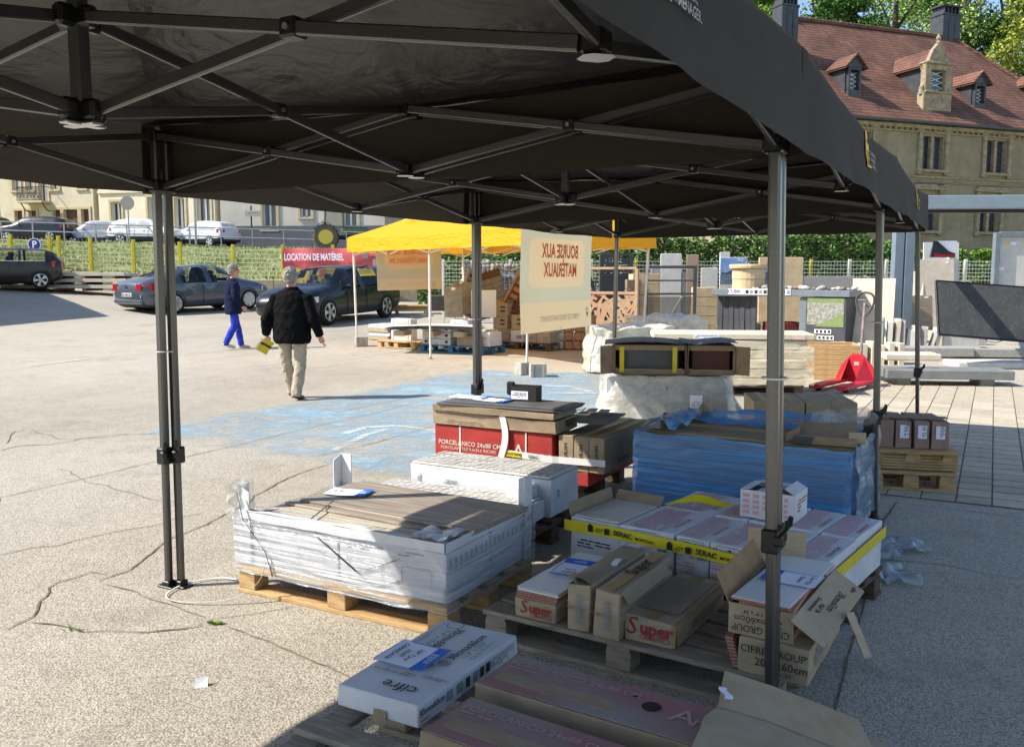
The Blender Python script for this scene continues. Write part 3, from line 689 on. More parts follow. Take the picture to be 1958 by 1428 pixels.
# --- P3: red and brown porcelain cartons
c3 = T(.58,2.90); pallet('pallet hidden under the red porcelain cartons', (c3.x,c3.y,0), ORX, 1.2, .9, m=M_WOODD)
def porc(label, loc, d, rz, mbody, mband, group, big=True):
    r = carton('porcelain_carton', label, 'carton', loc, d, rz, mbody, group)
    return r
r = carton('porcelain_carton', 'bright red carton reading PORCELANICO 24x88 CM facing the sun', 'carton', T(.0+.49,2.45+.15,.1455), (.98,.30,.345), ORX, M_REDC)
y = -.1535
text('PORCELANICO 24x88 CM', .047, M_PRINTW, r, (-.46,y,.215), FR, ax='LEFT', bold=.012); text('PORCELAIN TILE 9.4x34.6 INCHES', .032, M_PRINTW, r, (-.44,y,.175), FR, ax='LEFT')
text('A', .16, M_PRINTW, r, (.22,y,.19), FR); text('rtisM', .115, M_PRINTW, r, (.36,y,.155), FR)
bx('paper_label', (-.26,y,.09), (.40,.001,.09), M_KRAFT2, r, b=0); MB().lathe([(.028,-.001),(.028,.0)],20,(.12,y,.195),Matrix.Rotation(PI/2,3,'X')).build('hand_hole', M_KRAFT2, r)
for x in (-.27,.28): bx('strap_band', (x,y-.001,.1725), (.012,.001,.345), M_STRAPW, r, b=0)
for i,(w_,d_,z_) in enumerate(((1.02,.40,.10),(1.0,.41,.055))):
    r = carton('brown_carton', ['crumpled brown carton lying on the red porcelain carton','thin brown lid carton with a folded flap on the red pile'][i], 'carton', T(.50,2.62,.492+(.101 if i else 0)), (w_,d_,z_), ORX+(.01 if i else -.01), M_KRAFT2, j=.012)
    lines(r, (-.2,-d_/2-.004,z_*.5), .4,.03,2,M_KRAFT,'front',seed=i)
    if i == 0: text('Kaolin', .05, M_PRINTK, r, (w_/2+.006,.05,.05), RT)
r = thing('dark_tile', 'dark grey tile sticking out on top of the brown carton', 'tile', T(.55,2.60,.650), ORX+.04); bx('slab', (0,0,.006), (1.02,.38,.012), M_TILEG, r, b=.002); bx('slab', (.03,.02,.019), (.98,.36,.012), M_TILEG, r, b=.002)
r = thing('dark_tile', 'dark grey tile slab jutting to the right of the brown carton', 'tile', T(1.12,2.85,.56), ORX+.1); bx('slab', (0,0,.006), (.34,.5,.012), M_TILEG, r, b=.002)
price_sheet('left price sheet on the dark tile above the red carton', T(.18,2.66,.676), ORX+.1, ('Kerlite','24€'), .30,.18)
price_sheet('right price sheet on the dark tile above the red carton', T(.42,2.60,.676), ORX-.1, ('88x24','15€'), .28,.17)
r = thing('tape_dispenser', 'black open carton and tape holder standing on the dark tile', 'box', T(.63,2.72,.676), ORX+.15)
for c_,d_ in (((0,-.06,.055),(.20,.006,.11)),((0,.06,.055),(.20,.006,.11)),((.1,0,.055),(.006,.114,.11)),((-.1,0,.055),(.006,.114,.11))): bx('side_panel', c_, d_, mat('black_card',(34,33,32),.7), r, b=.001)
bx('paper_label', (-.03,-.065,.045), (.13,.003,.06), M_PAPER, r, b=0); lines(r, (-.03,-.0675,.045), .11,.04,3,M_PRINTK,'front')
bx('upright_part', (-.11,-.03,.09), (.06,.04,.10), M_BLKPL, r, b=.01)
for i in range(3):
    r = bx('tile_strip', T(.95+i*.10,2.98,.60), (.07,.10,.012), mat('strip_tile',(150,146,138),.6), None, ORX+.2, .002, label='%s pale tile strip poking up behind the brown carton' % ('left','middle','right')[i], cat='tile', group='pale tile strips')
# column of narrow cartons standing on edge at the right of the red pile
for lay, (m_, z, h_) in enumerate(((M_REDC,.1455,.095),(M_KRAFT2,.243,.25))):
    for i in range(3):
        if lay == 0 and i == 2: continue
        w_ = .115
        r = carton('narrow_carton', '%s narrow %s carton, %s row of the column beside the red carton' % (('left','middle','right')[i],('red','grey-brown')[lay],('bottom','upper')[lay]), 'carton', T(1.02+w_*i+.06,2.46+.46,z), (w_-.004,.92,h_), ORX, m_, 'narrow cartons beside the red carton')
        if lay: text('seranite', .05, M_PRINTK, r, (.0,-.463,.12), (PI/2,PI/2,0), bold=.01)
        if i == 2-(1-lay):
            x = (w_-.004)/2+.005; text('seranite', .07, M_PRINTK, r, (x,-.12,.06 if lay else .05), RT); lines(r, (x,.1,.15 if lay else .05), .5,.05,3,M_PRINTG,'right',seed=lay)
r = thing('branded_tape', 'white printed TOUT FAIRE tape banding the red carton', 'tape', T(0,0), ORX)
bp = [(.60,2.443,.33),(.86,2.443,.322),(.985,2.443,.318),(1.03,2.452,.318),(1.38,2.452,.325)]
mb = MB()
for i in range(len(bp)-1):
    a,b_ = bp[i],bp[i+1]; mb.quad((a[0],a[1]-.012,a[2]-.024),(b_[0],b_[1]-.012,b_[2]-.024),(b_[0],b_[1]-.012,b_[2]+.024),(a[0],a[1]-.012,a[2]+.024))
mb.build('tape_band', M_TAPEW, r)
MB().grid(lambda a,b: (.56+.05*a+.03*math.sin(b*5), 2.425-.01*b, .60-.46*b), 2, 12).build('tape_tail', M_TAPEW, r)
MB().quad((.62,2.427,.31),(.74,2.427,.306),(.74,2.427,.342),(.62,2.427,.346)).build('yellow_patch', M_TAPEY, r)
text('TOUT FAIRE', .022, M_LOGOK, r, (.68,2.424,.328), FR, bold=.02); text('SERAC', .028, M_LOGOK, r, (.84,2.424,.322), FR, bold=.02)
# --- P4: pallet of small white cartons with yellow SERAC tape
SER = Vector((.277,4.44,0)); srz = -.655; su = Vector((math.cos(srz),math.sin(srz),0)); sv = Vector((-su.y,su.x,0))
def S(a,b,z=0): return SER + su*a + sv*b + Vector((0,0,z))
cS = S(.66,.45); pallet('pallet under the taped white tile cartons', (cS.x,cS.y,0), srz, 1.32, .88, m=M_WOODD)
def ser_carton(label, a, b, w_, d_, h_, seed, top='pink'):
    r = carton('small_tile_carton', label, 'carton', S(a+w_/2,b+d_/2,.1455), (w_-.006,d_-.006,h_), srz, M_WCARD, 'white cartons with pink print', j=.003)
    lines(r, (-.02,0,h_+.0035), d_*.9, w_*.62, 7, M_PRINTP, 'top', PI/2, .96, seed=seed, gap=.55); text('CERAMICHE', .028, M_PRINTR, r, (w_*.33,-.03,h_+.0038), (0,0,PI/2), sx=1.2)
    if b < .1:
        lines(r, (-.03,-d_/2-.001,.10), w_*.55, .13, 9, M_PRINTP, 'front', seed=seed+3, gap=.6); 
        fr = MB()
        for s_ in ((0,.195,.11,.0015),(0,.225,.11,.0015),(-.055,.21,.0015,.03),(.055,.21,.0015,.03)): fr.box((s_[0],-d_/2-.001,s_[1]),(s_[2],.001,s_[3]))
        fr.build('print_frame', M_PRINTK, r); lines(r, (.005,-d_/2-.0012,.21), .09,.016,1,M_PRINTK,'front',seed=seed); text('a', .024, M_PRINTK, r, (-w_*.38,-d_/2-.001,.21), FR)
        bx('print_patch', (w_*.3,-d_/2-.001,.155), (.05,.001,.03), mat('teal_print',(96,140,140),.8), r, b=0)
    return r
ser_carton('long white carton lying lengthwise at the left of the taped pallet, front', .30,.02,.30,.44,.235,1)
ser_carton('long white carton lying lengthwise at the left of the taped pallet, back', .30,.46,.30,.42,.235,2)
for i in range(4):
    ser_carton('%s white carton of the front row under the yellow tape' % ('first','second','third','last')[i], .605+i*.178,.02,.178,.43,.235,10+i)
    ser_carton('%s white carton of the back row, by the blue pallet' % ('first','second','third','last')[i], .605+i*.178,.455,.178,.43,.240,20+i)
r = carton('open_tile_carton', 'open low white carton showing a pale tile, left end of taped pallet', 'carton', S(.155,.24,.1455), (.29,.43,.225), srz, M_WCARD)
bx('tile', (0,.0,.232), (.26,.40,.010), mat('pale_tile',(196,190,180),.5), r, b=.002)
MB().grid(lambda a,b: (-.145-.02*b, -.215+a*.43, .225+.07*b), 6, 2).build('raised_flap', M_KRAFT2, r); MB().grid(lambda a,b: (-.14+a*.28, .21+.05*b, .228+.05*b), 6, 2).build('raised_flap', M_KRAFT2, r)
lines(r, (0,-.218,.19), .22,.03,2,M_PRINTR,'front'); lines(r, (0,-.218,.10), .2,.05,3,M_PRINTK,'front')
r = thing('yellow_tape', 'yellow SERAC MORTEAU tape stretched round the white cartons', 'tape', SER, srz)
zt = .33; mb = MB()
def tp(s): return .335+.012*math.sin(s*3)-.02*s/1.3
mb.grid(lambda a,b: (-.006+1.33*a, -.008-.004*math.sin(a*20), tp(a*1.3)-.028+.056*b), 40, 1); mb.grid(lambda a,b: (1.327, -.008+.90*a, tp(1.3)-.028+.056*b+.02*a), 10, 1)
mb.build('tape_band', M_TAPEY, r)
for i,x in enumerate((.36,.80,1.17)):
    text('SERAC', .036, M_LOGOK, r, (x-.02,-.0135,tp(x)), (PI/2,.04,0), bold=.022); text('MORTEAU', .022, M_LOGOK, r, (x+.10,-.0135,tp(x)-.007), (PI/2,.04,0), bold=.015)
    bx('print_patch', (x-.11,-.0135,tp(x)), (.028,.001,.03), M_LOGOK, r, b=0); bx('print_patch', (x-.205,-.0135,tp(x)-.002), (.03,.001,.028), M_LOGOK, r, b=0)
    h = MB(); h.add([(x-.225,-.0135,tp(x)+.011),(x-.185,-.0135,tp(x)+.011),(x-.205,-.0135,tp(x)+.027)],[(0,1,2)]); h.build('print_patch', M_LOGOK, r)
    lines(r, (x-.155,-.0135,tp(x)), .045,.025,3,M_LOGOK,'front')
r2 = MB(); r2.grid(lambda a,b: (.32+a*.62, .44+.12*math.sin(a*3)+.04*b, .395+.02*math.sin(a*7)**2+.05*a*a+.03*b*math.sin(a*6)), 24, 1)
r2.build('loose_tape', M_TAPEY, label='loose strip of yellow tape lying over the white cartons', cat='tape', loc=SER, rz=srz)
# small open carton on top
p = gz(1452,968,.392)
r = thing('open_sample_carton', 'small open white carton with red pictograms on the taped pallet', 'carton', S(.85,.62,.389), srz+.06)
w_,d_,h_ = .27,.22,.14
for c_,dd in (((0,-d_/2,h_/2),(w_,.004,h_)),((0,d_/2,h_/2),(w_,.004,h_)),((-w_/2,0,h_/2),(.004,d_-.006,h_)),((w_/2,0,h_/2),(.004,d_-.006,h_))): bx('side_panel', c_, dd, M_WCARD, r, b=.001)
bx('tile', (0,0,h_-.03), (w_-.02,d_-.02,.012), M_TILEG, r, b=.001); bx('paper_label', (-.03,.02,h_-.022), (.10,.08,.002), M_PAPER, r, b=0)
for c_,dd,rt in (((-w_/2+.025,0,h_+.004),(.05,d_-.01,.003),(0,-.15,0)),((w_/2-.025,0,h_+.012),(.06,d_-.01,.003),(0,.5,0)),((0,d_/2-.02,h_+.004),(w_-.1,.04,.003),(.1,0,0))): o = bx('flap', c_, dd, M_WCARD, r, b=.001); o.rotation_euler = rt
rr = random.Random(3); mb = MB()
for i in range(5):
    for j in range(4):
        if (i,j) in ((2,0),(3,0)): continue
        mb.box((-.105+i*.05,-d_/2-.003,.028+j*.028),(.034 if i<4 else .02,.001,.018))
mb.build('red_pictograms', M_PRINTP, r, kind='stuff'); lines(r, (w_/2+.003,.02,.085), .16,.05,3,M_PRINTR,'right'); lines(r, (w_/2+.003,0,.04), .12,.04,2,M_PRINTR,'right',seed=5)
# --- P5: blue wrapped pallet
brz = -.55; bu = Vector((math.cos(brz),math.sin(brz),0)); bv = Vector((-bu.y,bu.x,0)); BF = Vector((1.97,5.10,0)) - bu*1.36
def B(a,b,z=0): return BF + bu*a + bv*b + Vector((0,0,z))
cB = B(.68,.42); pallet('pallet under the blue-wrapped load', (cB.x,cB.y,0), brz, 1.34, .82, m=M_WOODD)
for i in range(3):
    r = carton('long_carton', '%s long grey-brown carton inside the blue film' % ('front','middle','back')[i], 'carton', B(.68,.14+i*.27,.1455), (1.32,.26,.415-.02*(i==1)), brz, M_KRAFT2, 'cartons inside the blue film')
wrap_shell('blue_film', 'blue stretch film wrapped round the long cartons', (cB.x,cB.y,0), brz, 1.37, .85, .09, .575, M_FILMB, 11, .012, .02)
# film pulled over the top edge at the back, ragged
MB().grid(lambda a,b: (lambda p: (p.x,p.y,p.z))(B(.06+a*1.24, .62+.22*b, .572+.05*b*b+.035*nz((a*6,b*3,0),1)+.03*math.sin(a*3.1)*b)), 40, 8).build('blue_film', M_FILMB, smooth=True, label='blue film folded over the top back edge of the load', cat='film', group='stretch film')
MB().grid(lambda a,b: (lambda p: (p.x,p.y,p.z))(B(-.02+a*.22, .15+.6*b, .58+.06*a*(1-a)*4+.03*nz((a*6,b*5,4),1))), 10, 20).build('blue_film', M_FILMB, smooth=True, label='crumpled blue film over the top left end of the load', cat='film', group='stretch film')
MB().grid(lambda a,b: (lambda p: (p.x,p.y,p.z))(B(1.0+a*.42, .50+.42*b+.05*nz((a*4,b*4,0),1), .62+.06*math.sin(b*PI)+.07*nz((a*5,b*5,2),1)+.05*a)), 22, 22).build('clear_film', M_FILMW, smooth=True, label='crumpled clear film heaped on the right corner of the blue load', cat='film', group='stretch film')
MB().grid(lambda a,b: (lambda p: (p.x,p.y,p.z))(B(1.385+.03*nz((a*5,b*4,0),1)+.02*b, .05+.78*a, .60-.50*b+.02*nz((a*9,0,1),1))), 22, 18).build('clear_film', film('hazy_blue_film',(120,150,176),(.45,.85),.3,(1,1,6),.9,4), smooth=True, label='hazy film hanging down the right end of the blue load', cat='film', group='stretch film')
angle_post('brown corner guard at the back left of the blue load', B(.18,.80), brz-PI/2, .52, .16, .08).children[0].data.materials[0] = M_KRAFT
angle_post('brown corner guard flap left of the blue load', B(-.01,.55), brz-PI/2, .47, .16, .08).children[0].data.materials[0] = M_KRAFT
o = angle_post('grey-brown corner guard at the back right of the blue load', B(1.37,.80), brz+PI, .52, .16, .08); o.children[0].data.materials[0] = mat('greyed_guard',(96,90,82),.8)
r = thing('opened_carton', 'torn open carton with dark tiles on top of the blue load', 'carton', B(1.13,.28,.563), brz+.12)
bx('carton_body', (0.05,0,.03), (.34,.22,.055), M_KRAFT2, r, b=.004)
for i in range(4): bx('tile', (-.10+.004*i,-.06,.012+i*.012), (.12,.12,.010), M_TILEG, r, b=.001)
o = bx('flap', (.03,.03,.08), (.36,.18,.004), M_KRAFT2, r, b=.001); o.rotation_euler = (.35,-.05,0)
o = bx('flap', (.22,-.09,.06), (.10,.07,.004), M_KRAFT, r, b=.001); o.rotation_euler = (1.2,0,.2)
o = bx('flap', (-.16,-.02,.05), (.10,.14,.004), M_KRAFT2, r, b=.001); o.rotation_euler = (.2,-.6,0)
# scraps of film and a stick on the shaded concrete
def scrap(label, u, v, s, seed):
    p = gz(u,v); MB().grid(lambda a,b: (p.x+(a-.5)*s*1.6+.05*nz((a*5,b*5,seed),1), p.y+(b-.5)*s+.05*nz((a*5,b*5,seed+4),1), .008+.07*abs(nz((a*3.5,b*3.5,seed+8),1))+.03*abs(nz((a*9,b*9,seed),1))), 18, 14).build('film_scrap', M_FILMG, smooth=True, label=label, cat='film scrap', group='film scraps on the concrete')
scrap('grey film scrap on the concrete beside the blue load', 1700,1048, .26, 1); scrap('crumpled grey film scrap near the wooden stick', 1672,1105, .25, 5); scrap('small film scrap at the foot of the blue load', 1668,1065, .18, 9)
p = gz(1657,1130); MB().box((0,0,.018),(.19,.045,.034),b=.005).build('wood_stick', M_WOOD, loc=p, rz=.62, label='short offcut of wood lying on the shaded concrete', cat='wood offcut')
# --- P6: pallet with Super cartons
prz = -.564; pu = Vector((math.cos(prz),math.sin(prz),0)); pv = Vector((-pu.y,pu.x,0)); PF = Vector((-.12,3.765,0))
def Q(a,b,z=0): return PF + pu*a + pv*b + Vector((0,0,z))
cP = Q(.64,.33); r = pallet('weathered grey pallet carrying the Super cartons', (cP.x,cP.y,0), prz, 1.30, .66, m=M_WOODG, n=5)
for i,x in enumerate((-.59,.0,.585)):
    k = MB()
    for q in range(3): k.lathe([(.004,0),(.004,.0006)],8,(x+.02*(q%2)-.01,-.315+.03*q,.1455))
    k.build('nail_heads', M_LOGOK, r)
def qloc(u,v,z): return gz(u,v,z)
def sup(label, p, d, rz, m=M_KRAFT, group='brown cartons on the weathered pallet', j=.006): return carton('brown_carton', label, 'carton', p, d, rz, m, group, j=j)
def super_print(r, d, x=0, s=.055, y=None):
    y = y or -d[1]/2-.0075
    text('S', s*1.35, M_PRINTR, r, (x-s*.95,y,d[2]*.60), FR, bold=.0, shear=.2); text('uper', s*.95, M_PRINTR, r, (x+s*.42,y,d[2]*.60), FR, bold=.025); text('CERAMICA', s*.36, M_PRINTR, r, (x+.03,y,d[2]*.25), FR)
d = (.20,.56,.085); r = sup('low Super carton at the left with white tiles stacked on it', gz(1024,1186,.1455)+pv*.28, d, prz); super_print(r, d, s=.062)
t = thing('tile_stack', 'stack of white glazed tiles on the left Super carton', 'tiles', r.location+Vector((0,0,.088)), prz)
for i in range(4): bx('tile', (.003*(i%2),.004*i,.004+i*.0085), (.20,.56,.0075), M_TILE if i == 3 else M_TILEE, t, b=.001)
bx('tile', (0,.012,.0385), (.202,.56,.003), M_TILE, t, b=.0005)
price_sheet('price sheet on the white tiles over the left Super carton', r.location+Vector((0,0,.129))+pv*.06, prz+PI/2+.1, ('100€','le lot'), .22,.15)
d = (.11,.58,.20)
for i in range(2):
    q = gz(1103+i*52,1207+i*15,.1455)+pv*.29+pu*.002*i; r = sup('upright Super carton on edge, %s of the pair' % ('left','right')[i], q, d, prz+.02, M_KRAFT, j=.008)
    text('Super', .085, M_PRINTR if i == 0 else M_PRINTK, r, (.0,.05,.206), (0,0,PI/2), bold=.02) if i else None
    for kx in (-.025,.025): lines(r, (kx,-.297,.10), .10,.012,2,M_PRINTR if kx<0 else M_PRINTG,'front',seed=i)
    b_ = MB()
    for kz in range(16): b_.box((.005,-.299,.045+kz*.0075),(.026,.001,.0025+.003*((kz*7)%3==0)))
    b_.build('barcode', M_PRINTG, r)
    if i == 0:
        MB().grid(lambda a,b: (-.06+.06*a-.03*b, -.29+.50*b*.0+.1*b-.02, .203+.03*math.sin(a*3)-.01*b), 5, 5).build('torn_flap', M_KRAFT, r); MB().grid(lambda a,b: (-.058+a*.112, -.28+.56*b, .205+.02*math.sin(a*PI)*(1-b)), 8, 6).build('lid_flap', M_KRAFT2, r)
        MB().grid(lambda a,b: (.02+.03*a, -.03+.16*b, .212+.012*math.sin(b*5)), 3, 8).build('torn_strip', M_TAPEW, r)
    else:
        MB().grid(lambda a,b: (.058+.012*b+.02*b*b, -.27+.46*a, .205-.05*b), 6, 3).build('torn_flap', M_KRAFT, r); text('CERAMICA', .03, M_PRINTR, r, (.062,.2,.15), RT)
d = (.215,.58,.105); r = sup('Super carton at the middle of the pallet with red lettering and holed lid', gz(1240,1231,.1455)+pv*.29, d, prz, j=.008); super_print(r, d, s=.078)
mb = MB()
for i in range(4):
    for j in range(3): mb.box((-.06+i*.035+.006*(j%2),.07+j*.035,.1085),(.026,.018,.001))
mb.build('lid_holes', M_PAPER, r); MB().grid(lambda a,b: (-.09+.18*a, -.2+.42*b, .1095), 1, 1).build('dusty_lid', mat('dusty_card',(132,122,106),.9,(150,134,112),5), r)
MB().grid(lambda a,b: (.108+.01*b, -.28+.54*a, .10-.09*b), 4, 2).build('side_flap', M_KRAFT, r); lines(r, (.125,.05,.05), .4,.05,2,M_PRINTG,'right')
MB().grid(lambda a,b: (.09+.03*math.sin(b*20)*0+.025*a, -.291-.004*a, .01+.09*b), 2, 12).build('torn_edge', M_KRAFTD, r)
# CIFRE GROUP cartons
d = (.255,.58,.135); r = sup('lower CIFRE GROUP carton at the right end of the weathered pallet', gz(1492,1302,.1455)+pv*.29+pu*-.035, d, prz+.02, M_KRAFT)
text('CIFRE GROUP', .040, M_PRINTK, r, (.0,-.297,.098), FR, sx=.95); text('20   x60cm', .042, M_PRINTK, r, (.03,-.297,.056), FR, bold=.005); text('7.9" x 24"', .022, M_PRINTK, r, (.03,-.297,.026), FR)
lines(r, (.1335,-.12,.075), .2,.07,4,M_PRINTG,'right'); text('™', .018, M_PRINTK, r, (.117,-.297,.104), FR)
t = thing('tile_stack', 'zigzag edge of pink tiles showing at the torn carton corner', 'tiles', r.location+pu*-.125+pv*-.285+Vector((0,0,.01)), prz)
for i in range(9): bx('tile', (-.012-.004*i,.07,.006+i*.0125), (.03,.14,.010), M_TILEE, t, rz=.12, b=.001)
UP = r.location + Vector((-.015,.03,.138)) + pu*-.03; urz = prz+.04
r = thing('opened_carton', 'upper CIFRE GROUP carton lying open with printed flaps', 'carton', UP, urz)
w_,d_,h_ = .235,.58,.115
for c_,dd in (((0,-d_/2,h_/2),(w_,.005,h_)),((-w_/2,0,h_/2),(.005,d_-.006,h_)),((0,d_/2,h_/2),(w_,.005,h_)),((0,0,.003),(w_-.01,d_-.01,.005))): bx('side_panel', c_, dd, M_KRAFT, r, b=.001)
text('CIFRE GROUP', .038, M_PRINTK, r, (0,-.2945,.028), (PI/2,PI,0), sx=.9); text('20cmx60cm', .036, M_PRINTK, r, (-.01,-.2945,.062), (PI/2,PI,0)); text('7.9" x 24"', .02, M_PRINTK, r, (-.03,-.2945,.09), (PI/2,PI,0))
o = bx('raised_flap', (-.145,-.02,.155), (.005,.52,.12), M_KRAFTD, r, b=.001); o.rotation_euler = (0,-.45,0)
o = bx('raised_flap', (-.09,.30,.17), (.24,.005,.14), M_KRAFT, r, b=.001); o.rotation_euler = (-.25,0,.1)
o = bx('printed_flap', (.19,-.02,.07), (.14,.60,.005), M_KRAFT, r, b=.001); o.rotation_euler = (.04,.55,-.05)
for s_,sz,q in (('20cmx60cm',.042,.0),('Wall Tile',.026,-.03),('Revestimiento',.026,-.052)): text(s_, sz, M_PRINTK, o, (q+.01,.05 if sz>.03 else -.08,.004), (0,0,-PI/2-.0))
text('cifre', .032, M_PRINTK, o, (.035,.24,.004), (0,0,-PI/2))
o = bx('hanging_flap', (.30,-.03,-.02), (.005,.09,.17), M_KRAFT, r, b=.001); o.rotation_euler = (-.3,-.5,0)
t = thing('tile_stack', 'stack of pink-edged tiles in the upper CIFRE GROUP carton', 'tiles', UP+Vector((0,0,.009)), urz)
for i in range(12): bx('tile', (.012+.002*(i%3),-.01,.005+i*.0095), (.20,.55,.008), M_TILEE, t, b=.001)
t2 = thing('top_tile', 'loose white glazed tile lying askew on the upper carton', 'tile', UP+Vector((0,0,.128))+pu*.02, urz-.08); bx('slab', (0,0,.004), (.215,.60,.009), M_TILEE, t2, b=.001); bx('glaze', (0,0,.0095), (.214,.599,.003), M_TILE, t2, b=.0005)
price_sheet('price sheet on the white tile of the upper CIFRE GROUP carton', UP+Vector((0,0,.140))+pu*.045+pv*.0, urz-.08+PI/2+PI*.5, ('Lot 9 Du','Faïence'), .21,.15, flip=False)
# --- P7: nearest pallet with cifre carton and red porcelain cartons
crz = -.517; cu_ = Vector((math.cos(crz),math.sin(crz),0)); cv_ = Vector((-cu_.y,cu_.x,0)); CF = Vector((-.64,2.62,0))
def C(a,b,z=0): return CF + cu_*a + cv_*b + Vector((0,0,z))
r = pallet('grey pallet nearest the camera under the cifre carton', C(.62,.02,0), crz, 1.30, .98, h=.212, m=M_WOODG, n=5)
d = (.322,.63,.072); q = gz(719,1370,.2125)+cv_*.315
r = carton('cifre_carton', 'flat white cifre carton 30cm x 60cm lying in the foreground', 'carton', q, d, crz, M_WCARD, j=.003)
zt = d[2]+.0035
text('cifre', .075, M_PRINTK, r, (.03,-.235,zt), (0,0,PI), bold=-.0); text('30cmx60cm', .047, M_PRINTK, r, (.06,.13,zt), (0,0,PI/2)); text('11.8" x 23.6"', .03, M_PRINTG, r, (.095,.12,zt), (0,0,PI/2)); text('30cmx60cm', .047, M_PRINTK, r, (-.045,.14,zt), (0,0,-PI/2)); text('11.8" x 23.6"', .03, M_PRINTG, r, (-.08,.15,zt), (0,0,-PI/2))
lines(r, (.125,.13,zt), .20,.02,2,M_PRINTG,'top',PI/2); lines(r, (-.125,.17,zt), .22,.02,2,M_PRINTG,'top',PI/2); lines(r, (.1,-.13,zt), .09,.035,3,M_PRINTG,'top',PI); lines(r, (-.05,-.15,zt), .16,.03,2,M_PRINTG,'top',PI)
for x,y_ in ((.06,-.02),(.02,-.06)): MB().lathe([(.022,0),(.022,.0005)],16,(x,y_,zt)).build('print_dot', M_PRINTG, r)
hh = MB()
for i in range(24):
    a0,a1 = 2*PI*i/24, 2*PI*(i+1)/24; hh.quad(*[(-.085+q_*math.cos(a_),.275+q_*math.sin(a_),zt) for q_,a_ in ((.03,a0),(.033,a0),(.033,a1),(.03,a1))])
hh.build('perforated_ring', M_PRINTK, r)
xs_ = d[0]/2+.0035
text('30cmx60cm', .032, M_PRINTK, r, (xs_,-.24,.045), RT, sx=.9); lines(r, (xs_,-.25,.02), .10,.012,1,M_PRINTG,'right'); lines(r, (xs_,.20,.036), .16,.045,4,M_PRINTG,'right')
for i,y_ in enumerate((-.14,-.08,-.03,.02,.06,.10)):
    b_ = MB(); b_.box((xs_,y_,.038),(.001,.034 if i<2 else .022,.034)); b_.build('print_symbol', (M_PRINTG,M_PRINTG,M_PRINTK,M_PRINTG,M_PRINTK,M_PRINTK)[i], r)
MB().grid(lambda a,b: (-.005+a*.05, -.319-.012*b, .03-.045*b), 2, 4).build('torn_label', M_KRAFT2, r)
price_sheet('large price sheet on the white cifre carton', q+Vector((0,0,d[2]+.003))+cu_*-.062+cv_*-.03, crz-.0, ('CARRELAGE','30x60','10€ 7 pce'), .20,.19, flip=True)
def redc(label, a, z, ln=.90, cut=0):
    u0,v0,u1,v1 = a; p0 = gz(u0,v0,z); p1 = gz(u1,v1,z); dd = (p1-p0).normalized(); rz = math.atan2(dd.y,dd.x); n_ = Vector((-dd.y,dd.x,0))
    r = carton('red_porcelain_carton', label, 'carton', p0+dd*ln/2+n_*.13-Vector((0,0,.06)), (ln,.26,.06), rz, M_KRAFT2, 'dusty red porcelain cartons', j=.003)
    bx('red_top_panel', (0,0,.0625), (ln-.03,.235,.003), M_REDD, r, b=0)
    z_ = .0665; text('PORCELANICO 24x88 CM', .042, M_PRINTF, r, (-ln*.47,.06,z_), ax='LEFT', bold=.008); lines(r, (-ln*.32,.03,z_), .25,.018,1,M_PRINTF,'top')
    bx('paper_label', (-ln*.22,-.04,.0645), (.42,.065,.002), M_KRAFT2, r, b=0); text('A', .12, M_PRINTF, r, (ln*.24,.01,z_)); text('rtis', .09, M_PRINTF, r, (ln*.34,.0,z_))
    MB().lathe([(.030,0),(.030,.001)],20,(ln*.12,.02,.0658)).build('hand_hole', M_LOGOK, r)
    lines(r, (0,-.1345,.03), .8,.012,1,M_PRINTG,'front')
    return r
redc('dusty red porcelain carton right of the cifre carton', (905,1305,1318,1427), .285)
redc('dusty red porcelain carton cut by the bottom edge of the picture', (800,1398,1060,1490), .285)
# brown sheet of card in the right foreground
pts = [(1385,1302),(1470,1330),(1560,1365),(1640,1398),(1710,1432),(1760,1500),(1500,1600),(1300,1560),(1312,1470),(1322,1428),(1338,1395),(1345,1372),(1372,1350)]
P = [gz(u,v,.36) for u,v in pts]; mb = MB(); n = len(P)
zf = lambda p: .36
mb.add([(p.x,p.y,.357) for p in P]+[(p.x,p.y,.362) for p in P], [tuple(range(n)), tuple(range(2*n-1,n-1,-1))]+[(i,n+i,n+(i+1)%n,(i+1)%n) for i in range(n)])
r = thing('card_sheet', 'large torn sheet of plain brown card in the right foreground', 'card sheet', (0,0,0)); mb.build('sheet', M_KRAFT, r)
fl = [gz(u,v,.364) for u,v in ((1372,1350),(1470,1378),(1600,1430),(1700,1490))]
mb = MB(); mb.add([tuple(q) for q in P[:5]]+[tuple(q) for q in fl], [(0,1,6,5),(1,2,7,6),(2,3,8,7)])
for i in range(5): mb.v[i] = (mb.v[i][0],mb.v[i][1],mb.v[i][2]+.035)
mb.build('folded_strip', M_KRAFT, r); q = gz(1388,1322,.40); MB().grid(lambda a,b: (q.x-.012+.024*a+.006*math.sin(b*6), q.y-.03+.06*b, .402-.004*a-.006*(1-b)*4*.3), 3, 5).build('white_scuff', M_PAPER, r)
cc = C(.95,-.42); r = carton('brown_carton', 'brown carton under the torn card sheet', 'carton', Vector((.72,2.05,0)), (.55,.5,.352), -.35, M_KRAFT)
